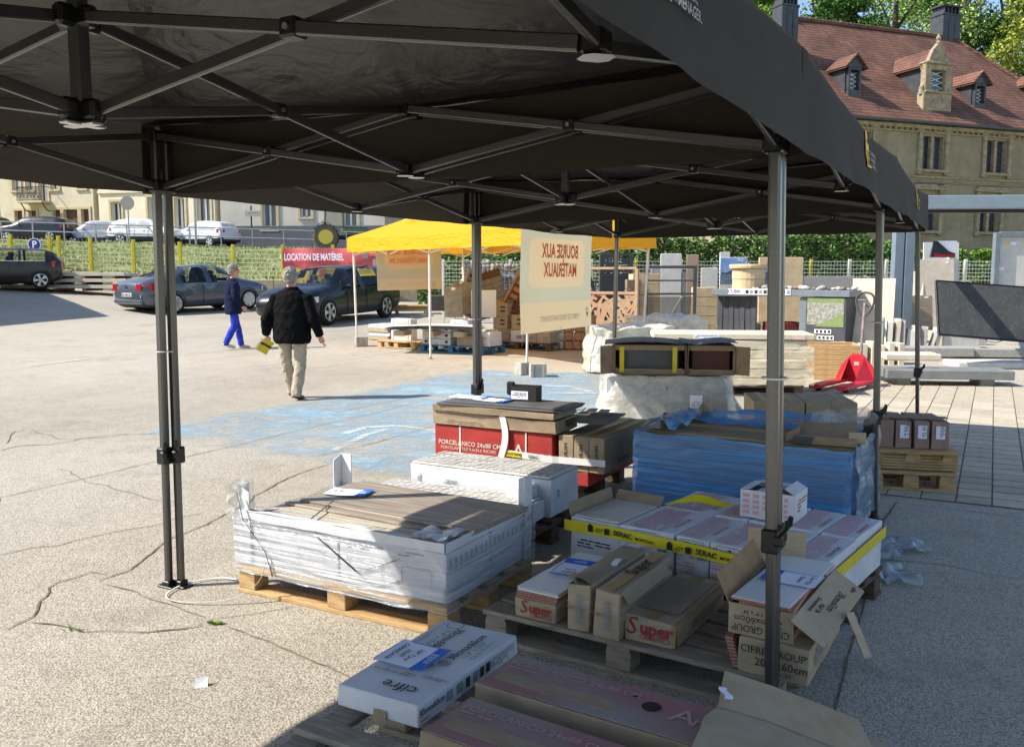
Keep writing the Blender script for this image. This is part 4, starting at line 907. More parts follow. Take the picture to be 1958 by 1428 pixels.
# crumb of tile on the sunny concrete, weeds in the cracks
p = gz(371,1315); mb = MB(); mb.add([(0,0,0),(.05,.01,0),(.045,.04,0),(.005,.035,0),(.0,.02,.03),(.045,.035,.032)],[(0,3,2,1),(0,1,5,4),(1,2,5),(2,3,4,5),(3,0,4)])
mb.build('tile_chip', M_TILE, loc=p, label='white tile chip lying on the sunny concrete', cat='chip')
def tuft(label, u, v, n, s, m):
    p = gz(u,v); mb = MB()
    for i in range(n):
        a = R.uniform(0,2*PI); r_ = R.uniform(0,s*.5); h = R.uniform(.4,1)*s; b0 = Vector((math.cos(a)*r_*1.8,math.sin(a)*r_*.7,0)); d_ = Vector((math.cos(a)*h*.7,math.sin(a)*h*.5,h*.6)); t_ = Vector((-math.sin(a),math.cos(a),0))*s*.07
        mb.add([b0-t_,b0+t_,b0+d_*.6+t_*.7,b0+d_,b0+d_*.6-t_*.7],[(0,1,2,3,4)])
    mb.build('weed', m, loc=p, label=label, cat='weed')
M_WEED = mat('weed_leaf',(92,118,44),.7,(120,140,60),30); M_MOSS = mat('moss',(104,132,34),.9,(130,150,50),40)
tuft('small weed growing in a crack in front of the left leg', 140,1206, 14, .05, M_WEED); tuft('flat patch of green moss beside the curled strap', 413,1193, 120, .035, M_MOSS)
# ------------------------------------------------------------------ yellow tent
yu = Vector((.63,-.776,0)).normalized(); yv = Vector((-yu.y,yu.x,0)); YO = Vector((-3.27,18.25,0)); yrz = math.atan2(yu.y,yu.x)
def Y(a,b,z=0): p = YO+yu*a+yv*b; p.z = gh(p.x,p.y)+z; return p
YL, YD = 5.6, 2.8
yt = thing('canopy_tent', 'yellow pop-up tent with white legs behind the black tents', 'tent', (YO.x,YO.y,.08), yrz)
canopy(yt, YL, YD, 2.27, 2.95, 1.2, 1.98, M_YELFAB, .05, .03, 21.)
for k,(x,y_) in enumerate(((.03,.03),(2.8,.03),(YL-.03,.03),(YL-.03,YD-.03),(2.8,YD-.03),(.03,YD-.03))):
    q = Y(x,y_); leg(yt, x, y_, [(.12,-.02),(0,0),(-.05,0),(-.12,0),(0,0),(.1,0)][k], .75, True, M_WHTUBE, M_SILV, .04, 2.25, q.z-.08, .032)
def yscissor(a,b): scissor(yt, (*a,0), (*b,0), .012, M_WHTUBE, M_WHTUBE, .014, .028)
for a,b in [((i*.7,.03),((i+1)*.7,.03)) for i in range(8)]+[((i*.7,YD-.03),((i+1)*.7,YD-.03)) for i in range(8)]: pass
_zl,_zu = ZL,ZU; ZL,ZU = 1.92,2.2
for y_ in (.03,YD-.03):
    for i in range(4): yscissor((i*1.4,y_),((i+1)*1.4,y_))
for x in (.03,2.8,YL-.03):
    for i in range(2): yscissor((x,i*1.4),(x,(i+1)*1.4))
ZL,ZU = _zl,_zu
text('TF', .22, M_LOGOW, yt, (1.25,.55,2.62), (.5,0,0), name='faded_print')
M_CBLK = mat('concrete_block', (176,170,158), .9, (156,150,140), 8, .5, 60)
def block(label, u, v, w_=.24, d_=.2, h_=.2, rz=.3):
    p = gp(u,v); r = thing('ballast_block', label, 'block', p, rz, 'concrete ballast blocks'); bx('core', (0,0,h_/2), (w_*.5,d_,h_-.002), M_CBLK, r, b=.006)
    for s in (-1,1): bx('rib', (s*w_*.38,0,h_/2), (w_*.24,d_*1.12,h_), M_CBLK, r, b=.006)
block('concrete block tied to the left leg of the yellow tent', 691,662); block('pale concrete block beside the tent leg under the sign', 1028,720,.25,.22,.21,.1); block('tan concrete block left of the tent leg under the sign', 1000,716,.2,.2,.2,.5)
# hanging signs, seen from behind
M_SIGNB = fabric_mat('sign_board', (176,176,160), .6, .45, (190,186,160), .3, .05)
M_SIGNP = fabric_mat('sign_beige', (196,182,154), .6, .45, (212,190,152), .3, .05); M_SIGNT = fabric_mat('sign_letters', (222,158,128), .6, .55, (246,176,140), .2, .02); M_SIGNF = mat('sign_faint', (176,168,146), .7)
def sign(label, corners, rows, foot, group='hanging market signs'):
    # corners: top-left, top-right, bottom-left (as seen); mirrored lettering as seen from behind
    a,b,c = corners; ex = b-a; ey = a-c; w_ = ex.length; h_ = ey.length; r = thing('hanging_sign', label, 'sign', c, 0, group)
    X = ex.normalized(); Yv = (ey-X*ey.dot(X)).normalized(); N = X.cross(Yv); r.matrix_world = Matrix((( X.x,Yv.x,N.x,c.x),(X.y,Yv.y,N.y,c.y),(X.z,Yv.z,N.z,c.z),(0,0,0,1)))
    cw,ch,cy_,rd,fh = rows; mb = MB(); nx,ny = 56,64; mb.grid(lambda s,t: (s*w_,t*h_,-.012*math.sin(PI*t)+.01*nz((s*2,t*2,0),1)), nx, ny)
    for i in range(len(mb.f)):      # printed areas of the one sheet
        x,y_ = ((i % nx)+.5)/nx*w_, ((i//nx)+.5)/ny*h_; dx,dy = abs(x-w_/2)-(cw*w_/2-rd), abs(y_-cy_*h_)-(ch*h_/2-rd)
        if y_ < fh*h_ or math.hypot(max(dx,0),max(dy,0)) < rd: mb.m[i] = 1
    mb.build('board', [M_SIGNB,M_SIGNP], r, smooth=True)
    return r, w_, h_
def rrect(w_,h_,rd,n=6):
    P = []
    for cx_,cy_,a0 in ((w_/2-rd,h_/2-rd,0),(-w_/2+rd,h_/2-rd,PI/2),(-w_/2+rd,-h_/2+rd,PI),(w_/2-rd,-h_/2+rd,1.5*PI)):
        for i in range(n+1): P.append((cx_+rd*math.cos(a0+PI/2*i/n), cy_+rd*math.sin(a0+PI/2*i/n)))
    return P
def pin(r, x, y, s):
    mb = MB(); n = 14
    for i in range(n):
        a0,a1 = 2*PI*i/n,2*PI*(i+1)/n; mb.quad(*[(x+q*math.cos(a),y+q*math.sin(a),.02) for q,a in ((s*.55,a0),(s,a0),(s,a1),(s*.55,a1))])
    mb.add([(x-s*.75,y-s*.6,.02),(x+s*.75,y-s*.6,.02),(x,y-s*2.2,.02)],[(0,2,1)]); mb.build('map_pin', M_SIGNF, r)
# large sign hung along the left side of the farthest black tent
def on_cf(u, v):     # point in the vertical plane through the leg line of the left side
    d = ray(u,v); n_ = Vector((V.y,-V.x,0)); o = Vector((0,0,CAM_H)); t = (TA-U*.10-o).dot(n_)/d.dot(n_); return o+d*t
a,b,c = on_cf(990,428), on_cf(1128,428), on_cf(996,640); b.z = a.z-.0
r,w_,h_ = sign('large beige sign with mirrored BOURSE AUX MATÉRIAUX hanging from the black tent', (a,b,c), (.80,.47,.655,.13,.285), None)
for i,s_ in enumerate(('BOURSE AUX','MATÉRIAUX')): o = text(s_, .165, M_SIGNT, r, (w_*.50,h_*(.765-.18*i),.018), bold=.03); o.scale = (-.82,1.1,1)
o = text('POINT DE VENTE PARTICIPANT', .066, M_SIGNF, r, (w_*.50,h_*.12,.018)); o.scale = (-.95,1.2,1); pin(r, w_*.90, h_*.17, .036)
for x,y_ in ((.02,.02),(w_-.02,.02),(w_/2,.02),(.02,h_*.5),(w_-.02,h_*.5),(w_-.02,h_-.02)): MB().lathe([(.008,0),(.008,.004)],10,(x,y_,.016)).build('eyelet', M_SILV, r)
# smaller landscape sign under the yellow tent
a,b,c = at(722,470,17.6), at(846,468,17.9), at(722,556,17.6)
r,w_,h_ = sign('landscape beige sign with mirrored lettering under the yellow tent', (a,b,c), (.74,.5,.72,.12,.25), None)
for i,s_ in enumerate(('BOURSE AUX','MATÉRIAUX')): o = text(s_, .145, M_SIGNT, r, (w_*.48,h_*(.84-.19*i),.018), bold=.03); o.scale = (-.95,1,1)
o = text('POINT DE VENTE PARTICIPANT', .06, M_SIGNF, r, (w_*.45,h_*.13,.018)); o.scale = (-.9,1,1); pin(r, w_*.87, h_*.15, .045)
# ------------------------------------------------------------------ goods under the yellow tent
def pile(label, u, v, d, rz, m, group=None, name='tile_carton', z=0, prints=True, dx=0, j=.005):
    p = gp(u,v); p.z += z; r = carton(name, label, 'carton', p, d, rz, m, group, j=j, b=.006)
    if prints:
        bx('print_patch', (d[0]*.32,-d[1]/2-.006,d[2]*.5), (.10,.002,min(.07,d[2]*.4)), M_PRINTK, r, b=0); lines(r, (-d[0]*.1,-d[1]/2-.006,d[2]*.55), d[0]*.4,d[2]*.3,2,M_PRINTG,'front',seed=int(u))
    return r
yz = yrz+.30
p = gp(778,664); pallet('small pine pallet under the pale panel pack', p, yz, 1.0, .7)
r = thing('panel_pack', 'pale upright panel pack standing on the small pine pallet', 'panel pack', p+Vector((-.05,-.02,.146)), yz); bx('board', (0,0,.22), (.52,.20,.44), M_WCARD, r, b=.006); bx('inset', (0.03,-.101,.22), (.34,.006,.33), mat('inset_tan',(196,182,164),.8), r, b=.001)
for x in (-.2,.2): bx('tape_band', (x,-.102,.22), (.012,.004,.44), M_PRINTG, r, b=0)
M_FOAM = mat('foam_board', (222,222,222), .8, (206,206,206), 5)
r = thing('sheet_stack', 'stack of long white sheets bending over the pallets', 'sheets', at(735,632,16.9), yrz+.62)
for i in range(5): MB().grid(lambda a,b,i=i: (a*1.9-.1+.05*(i%2), b*.62, .09*math.sin(a*2.4)*.5+i*.016), 10, 2).build('sheet', M_FOAM, r)
for i in range(3): bx('spacer_block', (.25+i*.6,.3,-.055), (.2,.4,.10), M_KRAFT, r, b=.004)
p0 = gp(735,650)
for i in range(4):
    r = bx('low_carton', p0+Vector((.0+.04*(i%2),.1,.05+i*.085)), (.62,.5,.08), [M_KRAFT,M_WCARD][i%2], None, yz, .005, label='%s carton in the low pile left of the pine pallet' % ('bottom','second','third','top')[i], cat='carton', group='low pile of cartons')
pb = gp(855,674); pallet('blue painted pallet under the small white cartons', pb+Vector((.28,.2,0)), yz, 1.5, .8, m=M_WBLUE)
ux = Vector((math.cos(yz),math.sin(yz),0)); uy = Vector((-ux.y,ux.x,0)); o_ = pb+Vector((.28,.2,.146))
k = 0
for j in range(2):
    for i in range(3):
        r = carton('small_white_carton', 'white carton of the neat block on the blue pallet, %s %s' % (('left','right')[j],('bottom','middle','top')[i]), 'carton', o_+ux*(-.60+j*.36)+uy*-.18+Vector((0,0,i*.125)), (.20 if j==0 else .46,.38,.12), yz, M_WCARD, 'white cartons on the blue pallet')
        bx('print_patch', (.0 if j==0 else .14,-.192,.06), (.07,.002,.05), M_PRINTK, r, b=0); lines(r, (-.07 if j else .0,-.192,.03), .12,.02,1,M_PRINTG,'front')
for lab,dx,dy,dz,d_,m_ in (('brown carton with grey stripe on the blue pallet',-.02,.05,0,(.28,.35,.36),M_KRAFT),('white carton lying on the brown one on the blue pallet',.0,.05,.362,(.42,.3,.12),M_WCARD),('printed flat carton at the right of the blue pallet',.40,-.18,0,(.52,.36,.2),M_KRAFT2),('pale flat carton on the right end of the blue pallet',.66,-.02,.0,(.3,.4,.26),M_WCARD)):
    r = carton('mixed_carton', lab, 'carton', o_+ux*dx+uy*dy+Vector((0,0,dz)), d_, yz, m_, 'cartons under the yellow tent'); lines(r, (0,-d_[1]/2-.006,d_[2]*.5), d_[0]*.6,d_[2]*.4,2,M_PRINTG,'front',seed=int(dx*10+5))
q0 = gp(965,668); pallet('brown pallet at the right of the yellow tent', q0+Vector((.45,.35,0)), yz, 1.6, .8, m=M_WOODD)
o2 = q0+Vector((.45,.35,.146))
for i in range(5):
    r = carton('flat_carton', '%s carton of the front row on the brown pallet' % ('leftmost','second','middle','fourth','rightmost')[i], 'carton', o2+ux*(-.62+i*.31)+uy*-.18, (.30,.38,.22), yz, [M_WCARD,M_KRAFT][i>2] if i!=1 else M_KRAFT2, 'front row under the yellow tent'); bx('print_patch', (.05,-.195,.1), (.12,.002,.06), M_PRINTG, r, b=0)
for i,(dx,z_,d_,lab) in enumerate(((-.58,.222,(.34,.34,.26),'lower kraft carton with stencil marks in the middle pile'),(-.58,.485,(.34,.34,.27),'upper open kraft carton with stencil marks'),(-.20,.222,(.26,.3,.30),'kraft carton right of the stencilled pair'),(.1,.222,(.3,.3,.12),'small printed kraft carton under the sign'))):
    r = carton('kraft_carton', lab, 'carton', o2+ux*dx+uy*.05+Vector((0,0,z_)), d_, yz+.05*i, M_KRAFT, 'kraft cartons under the yellow tent')
    for zz in (.7,.4): bx('print_patch', (.06,-d_[1]/2-.006,d_[2]*zz), (.11,.002,.035), M_PRINTK, r, b=0)
    if i == 1:
        for sx,rt in ((-1,.5),(1,-.7)): o = bx('open_flap', (sx*.19,0,d_[2]+.03), (.13,.33,.004), M_KRAFT, r, b=.001); o.rotation_euler = (0,rt,0)
    if i == 2: o = bx('open_flap', (.16,0,d_[2]+.05), (.16,.3,.004), M_KRAFT, r, b=.001); o.rotation_euler = (0,-.6,0)
r = thing('white_foam_pack', 'white polystyrene pack on the cartons under the yellow tent', 'pack', o2+ux*-.25+uy*.3+Vector((0,0,.53)), yz); bx('block', (0,0,.05), (.5,.3,.1), M_FOAM, r, b=.01)
# tilted display boards and stones behind
M_SLATE = mat('slate_tile', (104,106,110), .6, (126,128,132), 5); M_BRK = mat('dark_brick', (96,58,46), .8, (74,46,40), 12, .4, 30)
def easel(label, u, v, Yd, w_, h_, rz, tilt, frame, kind, thick=.06):
    p = at(u,v,Yd); r = thing('display_board', label, 'display board', p, rz); r.rotation_euler = (tilt[0],tilt[1],rz)
    bx('back_board', (0,thick/2+.003,h_/2), (w_-.01,thick,h_-.01), frame, r, b=.004)
    rr = random.Random(int(u))
    if kind == 'slate':
        n = 7; z = .02
        for i in range(n):
            x = -w_/2; hh = (h_-.2)/n
            while x < w_/2-.03:
                q = min(rr.uniform(.14,.3), w_/2-x); bx('slate_piece', (x+q/2,-.006,z+hh/2), (round(q-.012,2),.016,round(hh-.012,3)), M_SLATE, r, b=.003); x += q
            z += hh
        bx('header', (0,-.004,h_-.09), (w_-.02,.012,.16), mat('header_brown',(84,56,50),.7), r, b=0)
    elif kind == 'brick':
        n = int((h_-.1)/.075)
        for i in range(n):
            for j in range(3):
                q = w_/3.; x = -w_/2+q*(j+.5)+(.5 if i%2 else 0)*q*.6-.05
                if abs(x)+q/2 < w_/2+.01: bx('brick', (x,-.006,.06+i*.075), (round(q-.014,3),.02,.062), M_BRK, r, b=.004)
        for sx in (-1,1): bx('frame_side', (sx*(w_/2+.02),.0,h_/2), (.05,.10,h_), frame, r, b=.004)
    return r
easel('grey slate sample board leaning behind the black tent leg', 945,604,18.6, .62,1.0,-.25,(-.30,-.28), M_SLATE,'slate')
easel('brown brick sample board tilted in a wooden frame', 985,606,18.2, .7,1.0,-.5,(-.25,.42), mat('board_wood',(158,124,92),.8),'brick')
easel('dark brick sample board tilted to the right', 893,604,18.9, .5,1.0,.5,(-.25,.45), mat('board_grey',(140,142,142),.7),'brick')
r = thing('stone_sample', 'small grey stone panel with white labels left of the sample boards', 'stone panel', at(868,606,17.6), .2); r.rotation_euler = (-.2,0,.2); bx('slab', (0,0,.30), (.36,.04,.6), mat('mottled_stone',(150,148,134),.8,(122,120,108),7,.4,30), r, b=.006); bx('paper_label', (0,-.024,.56), (.08,.006,.05), M_PAPER, r, b=0)
r = thing('stone_sample', 'taller grey stone panel behind the small one', 'stone panel', at(888,600,18.0), .2); r.rotation_euler = (-.18,0,.2); bx('slab', (0,0,.32), (.42,.04,.66), mat('mottled_stone',(150,148,134)), r, b=.006); bx('paper_label', (-.06,-.024,.63), (.06,.006,.04), M_PAPER, r, b=0)
r = bx('white_slab', at(925,600,17.9)+Vector((0,0,.2)), (.5,.06,.55), M_TILE, None, .1, .006, label='white slab standing among the sample boards', cat='slab')
# gabion baskets
M_GSTONE = [mat('gabion_stone_%d'%i, c, .9, c2, 9, .4, 20) for i,(c,c2) in enumerate((((160,156,148),(190,186,178)),((186,176,152),(160,150,128)),((120,120,124),(150,150,152))))]
M_WIRE = mat('galvanised_wire', (196,198,198), .4, metal=.6)
def gabion(label, u, v, Yd, w_, h_, d_, rz, mi, seed):
    p = at(u,v,Yd); r = thing('gabion_basket', label, 'gabion', p, rz, 'stone-filled gabions'); rr = random.Random(seed); ms = []
    for k in range(4):
        mb = MB(); mb.lathe([(.02,-.045),(.05,-.02),(.055,.01),(.03,.045)], 6)
        for i,v_ in enumerate(mb.v): mb.v[i] = tuple(Vector(v_)*(1+.35*rr.uniform(-1,1)))
        ms.append(mb.mesh('stone', M_GSTONE[mi]))
    n = 0; stf = MB()
    for i in range(int(w_/.095)):
        for j in range(int(h_/.09)):
            o = link('stone', ms[rr.randrange(4)], r, (-w_/2+.05+i*.095+rr.uniform(-.02,.02), .05+rr.uniform(-.01,.03), .05+j*.09+rr.uniform(-.015,.015)), (rr.uniform(0,6),rr.uniform(0,6),rr.uniform(0,6)))
    bx('stone_core', (0,d_/2+.05,h_/2), (w_-.06,d_-.1,h_-.06), M_GSTONE[2], r, b=.01)
    wm = MB(); t = .006
    for i in range(int(w_/.1)+1): wm.box((-w_/2+i*w_/int(w_/.1),-.01,h_/2),(t,t,h_))
    for j in range(int(h_/.1)+1): wm.box((0,-.012,j*h_/int(h_/.1)),(w_,t,t))
    wm.build('wire_mesh', M_WIRE, r)
gabion('upper left gabion of grey stones behind the sample boards', 912,555,21.6, .72,.72,.4,.05,0,3); gabion('upper right gabion of tan stones behind the sample boards', 968,548,21.4, .72,.55,.4,.05,1,4); gabion('dark lower gabion beside the brick sample board', 965,600,20.8, .62,.95,.4,.05,2,5)
# timber poles beside the dark estate car
r = thing('round_poles', 'stack of pale round poles behind the dark estate car', 'timber', gp(815,600), .15)
for i in range(12): MB().tube([(-1.3+.05*(i%3),-.25+.11*(i%6),.14+.10*(i//6)),(1.1+.06*(i%4),-.25+.11*(i%6)+.03,.14+.10*(i//6))],.05,8).build('pole', M_WOOD, r)
for x in (-.9,.0,.8): bx('bearer', (x,.02,.04), (.1,.8,.08), M_WOODG, r, b=.005)
r = bx('dark_kerb', at(850,592,20.5)+Vector((0,0,.15)), (.75,.3,.35), mat('dark_stone',(96,96,100),.8,(78,78,82),6), None, .25, .01, label='dark stone kerb block beside the round poles', cat='kerb block')
# ------------------------------------------------------------------ wrapped pallet with open cartons (behind the blue load)
wrz = -.12; wc = Vector((1.60,9.25,0)); wu = Vector((math.cos(wrz),math.sin(wrz),0)); wv = Vector((-wu.y,wu.x,0))
pallet('pallet under the load wrapped in cloudy film', wc, wrz, 1.25, .8, m=M_WOODD)
for i in range(2): carton('wrapped_carton', '%s carton inside the cloudy film' % ('left','right')[i], 'carton', wc+wu*(-.3+.61*i)+Vector((0,0,.1455)), (.60,.76,.43), wrz, M_WCARD, 'cartons in the cloudy film')
def drape(a,b):
    ang = 2*PI*a; t = b; rx = .66+.20*t**2*(1 if math.cos(ang)>.2 else .35)+.035*math.sin(ang*9)*t; ry = .44+.10*t+.03*math.sin(ang*7)*t
    c_,s_ = math.cos(ang), math.sin(ang); k = 1/max(abs(c_)**4+abs(s_)**4,1e-6)**.25
    p = wc+wu*(rx*c_*k)+wv*(ry*s_*k); return (p.x+.03*nz((a*20,b*6,0),1), p.y+.03*nz((a*20,b*6,5),1), .60-.52*t+.015*nz((a*30,b*9,2),1))
MB().grid(drape, 96, 18).build('cloudy_film', film('draped_film',(206,200,186),(.30,.92),.2,(1,1,1.6),1.,7,.04), smooth=True, label='cloudy film draped round the pallet behind the blue load', cat='film', group='stretch film')
def open_carton(label, p, w_, d_, h_, rz, m, inner, flapside, lab=None):
    r = thing('open_carton', label, 'carton', p, rz, 'open cartons on the cloudy film')
    for c_,dd in (((0,0,.004),(w_,d_,.006)),((0,0,h_-.004),(w_,d_,.006)),((-w_/2,0,h_/2),(.006,d_-.008,h_-.02)),((w_/2,0,h_/2),(.006,d_-.008,h_-.02)),((0,d_/2,h_/2),(w_,.006,h_-.018))): bx('side_panel', c_, dd, m, r, b=.001)
    bx('tile', (0,-d_/2+.08,h_/2), (w_*.80,.03,h_*.82), inner, r, b=.002)
    bx('front_rim', (0,-d_/2+.03,.03), (w_-.02,.006,.05), m, r, b=.001); bx('front_rim', (0,-d_/2+.03,h_-.03), (w_-.02,.006,.05), m, r, b=.001)
    o = bx('open_flap', (flapside*(w_/2+.06),-d_/2-.02,h_/2), (.006,.19,h_*.95), m, r, b=.001); o.rotation_euler = (0,0,flapside*.9)
    lines(r, (0,-d_/2+.026,.03), w_*.4,.012,1,M_PRINTK,'front')
    return r
z0 = .60
r = open_carton('open cifre carton with a dark tile on the cloudy film', wc+wu*-.17+wv*-.1+Vector((0,0,z0)), .72,.5,.30, wrz, M_KRAFT2, M_TILEG, -1)
text('cifre', .09, M_PRINTG, r, (-.43,-.34,.15), (PI/2,-PI/2,.9-PI/2+PI/2), bold=.0)
for x in (-.28,.25): bx('tape_band', (x,-.225,.15), (.045,.004,.26), M_TAPEY, r, b=0)
open_carton('open carton with a reddish dark inside on the cloudy film', wc+wu*.44+wv*-.1+Vector((0,0,z0)), .46,.5,.30, wrz, M_KRAFT2, mat('redbrown_tile',(84,44,34),.6), 1)
for i,(x,w_) in enumerate(((-.2,.85),(.42,.55))): MB().grid(lambda a,b,x=x,w_=w_: (lambda p: (p.x,p.y,p.z))(wc+wu*(x-w_/2+a*w_)+wv*(-.38+b*.6)+Vector((0,0,z0+.305+.03*abs(math.sin((a*1.5+i)*2.2))+.01*b))), 10, 4).build('lid_flap', mat('grey_lid_card',(128,124,118),.9), label=('left','right')[i]+' raised card lid over the open cartons', cat='card flap', group='card lids')  # both lids one even grey, greyer than the cartons below
r = thing('paper_label', 'white delivery note stuck on the cloudy film', 'label', wc+wu*.28+wv*-.555+Vector((0,0,.34)), wrz); bx('sheet', (0,0,0), (.12,.003,.17), M_PAPER, r, b=0); lines(r, (0,-.003,-.02), .09,.1,6,M_PRINTG,'front')
# row of plain brown cartons behind the blue load
p = Vector((2.62,8.05,0)); pallet('pallet under the row of plain brown cartons', p, -.12, 1.0, .7, m=M_WOODD)
for i in range(4): r = carton('plain_carton', '%s plain brown carton of the row behind the blue load' % ('first','second','third','last')[i], 'carton', p+Vector((math.cos(-.12),math.sin(-.12),0))*(-.335+i*.223)+Vector((0,0,.1455)), (.22,.62,.345), -.12, M_KRAFT, 'row of plain brown cartons'); lines(r, (.0,-.318,.2), .09,.03,1,M_KRAFTD,'front')
# slatted pallets at the right with four brown boxes
p = gz(1740,930)+Vector((.02,.2,0)); srz2 = -.22
r = pallet('raw pine pallet on the block paving, bottom of the stack', p, srz2, .62, .7)
r = pallet('raw pine pallet carrying four brown boxes', p+Vector((.03,.05,.1455)), srz2, .64, .68)
for i in range(6): bx('side_slat', (0,-.355+.012*i,.018+i*.019), (.60,.02,.016), M_WOOD, r, b=.003)
for i in range(4):
    q = p+Vector((math.cos(srz2),math.sin(srz2),0))*(-.19+i*.127)+Vector((.03,.03,.2915)); r = carton('tapered_box', '%s brown box with a white label on the pine pallets' % ('leftmost','second','third','rightmost')[i], 'box', q, (.118,.45,.215), srz2+.03, mat('rosy_card',(158,132,116),.85,(146,120,104),6), 'brown labelled boxes', j=.008)
    if i: bx('paper_label', (.0,-.233,.13), (.065,.003,.10), M_PAPER, r, b=0); lines(r, (.015,-.2355,.14), .035,.09,8,M_PRINTK,'front',seed=i)
    bx('top_flap', (0,-.17,.236), (.105,.10,.004), mat('flap_card',(150,124,96),.9), r, b=.001)
# long film-wrapped slab packs
lrz = -.10; lc = Vector((2.75,12.15,0)); lu = Vector((math.cos(lrz),math.sin(lrz),0)); lv = Vector((-lu.y,lu.x,0))
M_LIME = mat('limestone', (216,205,180), .85, (200,188,162), 4, .4, 40); M_FILMC = film('cream_film', (226,214,186), (.2,.7), .25, (1,1,3), .8, 6)
pallet('dark pallet under the long slab packs', lc+Vector((.2,0,0)), lrz, 1.9, .8, m=M_WOODD)
z = .146
for i,(h_,L_,dx) in enumerate(((.10,1.95,0),(.12,2.0,.02),(.13,1.98,-.02),(.12,2.05,.03),(.13,1.95,.0),(.09,2.1,.02))):
    r = thing('slab_pack', '%s long cream slab pack of the film-wrapped stack' % ('lowest','second','third','fourth','fifth','topmost')[i], 'slab pack', lc+lu*(dx+.2)+Vector((0,0,z)), lrz+R.uniform(-.02,.02), 'long slab packs')
    bx('slab', (0,0,h_/2), (L_,.8,h_-.012), M_LIME, r, b=.012); 
    if i in (5,): bx('end_board', (L_/2+.006,0,h_/2), (.012,.8,h_-.02), M_WOOD, r, b=.004); bx('paper_label', (-.35,-.403,h_/2), (.34,.003,.06), M_PAPER, r, b=0); lines(r, (-.35,-.406,h_/2), .3,.04,2,M_PRINTG,'front'); bx('paper_label', (.85,-.403,h_/2), (.14,.003,.06), mat('pink_label',(230,196,196),.8), r, b=0)
    z += h_
MB().grid(lambda a,b: (lambda p: (p.x,p.y,p.z))(lc+lu*(-.9+2.15*a)+lv*(-.45-.05*abs(nz((a*7,b*4,0),1))-.06*b)+Vector((0,0,.66-.5*b+.03*nz((a*12,0,2),1)))), 50, 12).build('cream_film', M_FILMC, smooth=True, label='torn cream film hanging on the long slab packs', cat='film', group='stretch film')
# lumpy wrapped stone pallets
M_SACK = mat('white_wrap', (226,218,200), .22, (196,184,160), 4, .8, 14, bdist=.03, coat=.4)
def lump(label, c_, L_, W_, H_, rz, seed):
    def fn(a,b):
        ang = 2*PI*a; t = b; c2,s2 = math.cos(ang),math.sin(ang); k = 1/max(abs(c2)**6+abs(s2)**6,1e-6)**(1/6)
        if t < .75: rr_, zz = 1+.10*(1-t/.75)**2, H_*t/.75
        else: rr_, zz = max(0,1-((t-.75)/.25)**1.5), H_+.05*math.sin((t-.75)/.25*PI/2)
        x,y_ = L_/2*rr_*c2*k, W_/2*rr_*s2*k; n1 = nz((x*3,y_*3,zz*4),1.3,seed); n2 = nz((x*7,y_*7,zz*9),1.2,seed)
        return (x*(1+.07*n1)+.03*n2, y_*(1+.07*n1)+.03*n2, max(.02,zz+.06*n1+.03*n2))
    MB().grid(fn, 110, 40).build('wrapped_stones', M_SACK, smooth=True, loc=c_, rz=rz, label=label, cat='wrapped pallet', group='lumpy wrapped stone pallets')
lump('lumpy stone pallet in white film behind the slab packs', gp(1165,712)+Vector((.35,.3,0)), 1.35,.95,.72,.1,2.); lump('second lumpy white-wrapped pallet right behind the first', gp(1255,690)+Vector((.25,.5,0)), 1.4,.9,.75,.0,7.)
# pallet collars and pale offcuts
r = thing('pallet_collars', 'stack of pink-edged timber pallet collars behind the pallet truck', 'timber', gz(1580,728)+Vector((.15,.3,0)), -.25)
for i in range(7):
    for c_,dd in (((0,-.33,0),(.75,.03,.075)),((0,.33,0),(.75,.03,.075)),((-.36,0,0),(.03,.62,.075)),((.36,0,0),(.03,.62,.075))): bx('collar_board', (c_[0]+.008*(i%2),c_[1],.045+i*.078), dd, [M_WOOD,mat('pink_timber',(206,164,136),.8,(190,146,118),5)][c_[0]>.1], r, b=.004)
r = thing('pale_offcuts', 'row of pale stone offcuts standing behind the pallet truck', 'stone offcuts', gz(1660,712)+Vector((.1,.8,0)), -.1)
for i in range(9): bx('offcut', (-.5+i*.15,0,.2+.02*(i%3)), (.10,.3,.4+.04*(i%2)), M_LIME, r, rz=.1*((i*7)%3-1), b=.008)
# ------------------------------------------------------------------ red hand pallet truck
M_RED = mat('red_paint', (206,44,58), .42, (190,38,50), 6, .15, 50, spots=((150,60,60),9,.62,.05)); M_RUB = mat('rubber', (26,26,27), .8); M_GRIP = mat('worn_black_handle',(92,74,66),.6,(60,52,48),12)
P0 = gz(1638,738); prz2 = -.72; tr = thing('pallet_truck', 'red hand pallet truck with upright loop handle', 'pallet truck', P0, prz2)
for s in (-1,1):
    k = MB(); k.box((s*.19,-.55,.085),(.16,1.05,.05),b=.012); k.box((s*.19,-1.06,.07),(.12,.12,.03),b=.012); k.build('fork', M_RED, tr)
    MB().lathe([(.035,-.03),(.04,-.02),(.04,.02),(.035,.03)],16,(s*.19,-.92,.04),Matrix.Rotation(PI/2,3,'Y')).build('load_roller', M_RUB, tr)
k = MB(); k.prismy([(-.29,.06),(.29,.06),(.29,.12),(.22,.30),(.12,.42),(.06,.47),(-.06,.47),(-.12,.42),(-.22,.30),(-.29,.12)],-.04,.0); k.build('triangular_shield', M_RED, tr)
for s in (-1,1):
    k = MB(); k.add([(s*.27,-.02,.10),(s*.11,-.02,.43),(s*.10,-.36,.11),(s*.27,-.36,.11)],[(0,1,2),(0,2,3)] if s<0 else [(0,2,1),(0,3,2)]); k.build('gusset', M_RED, tr)
bx('maker_plate', (0,-.0415,.33), (.07,.003,.05), mat('plate_grey',(176,170,166),.5), tr, b=.001)
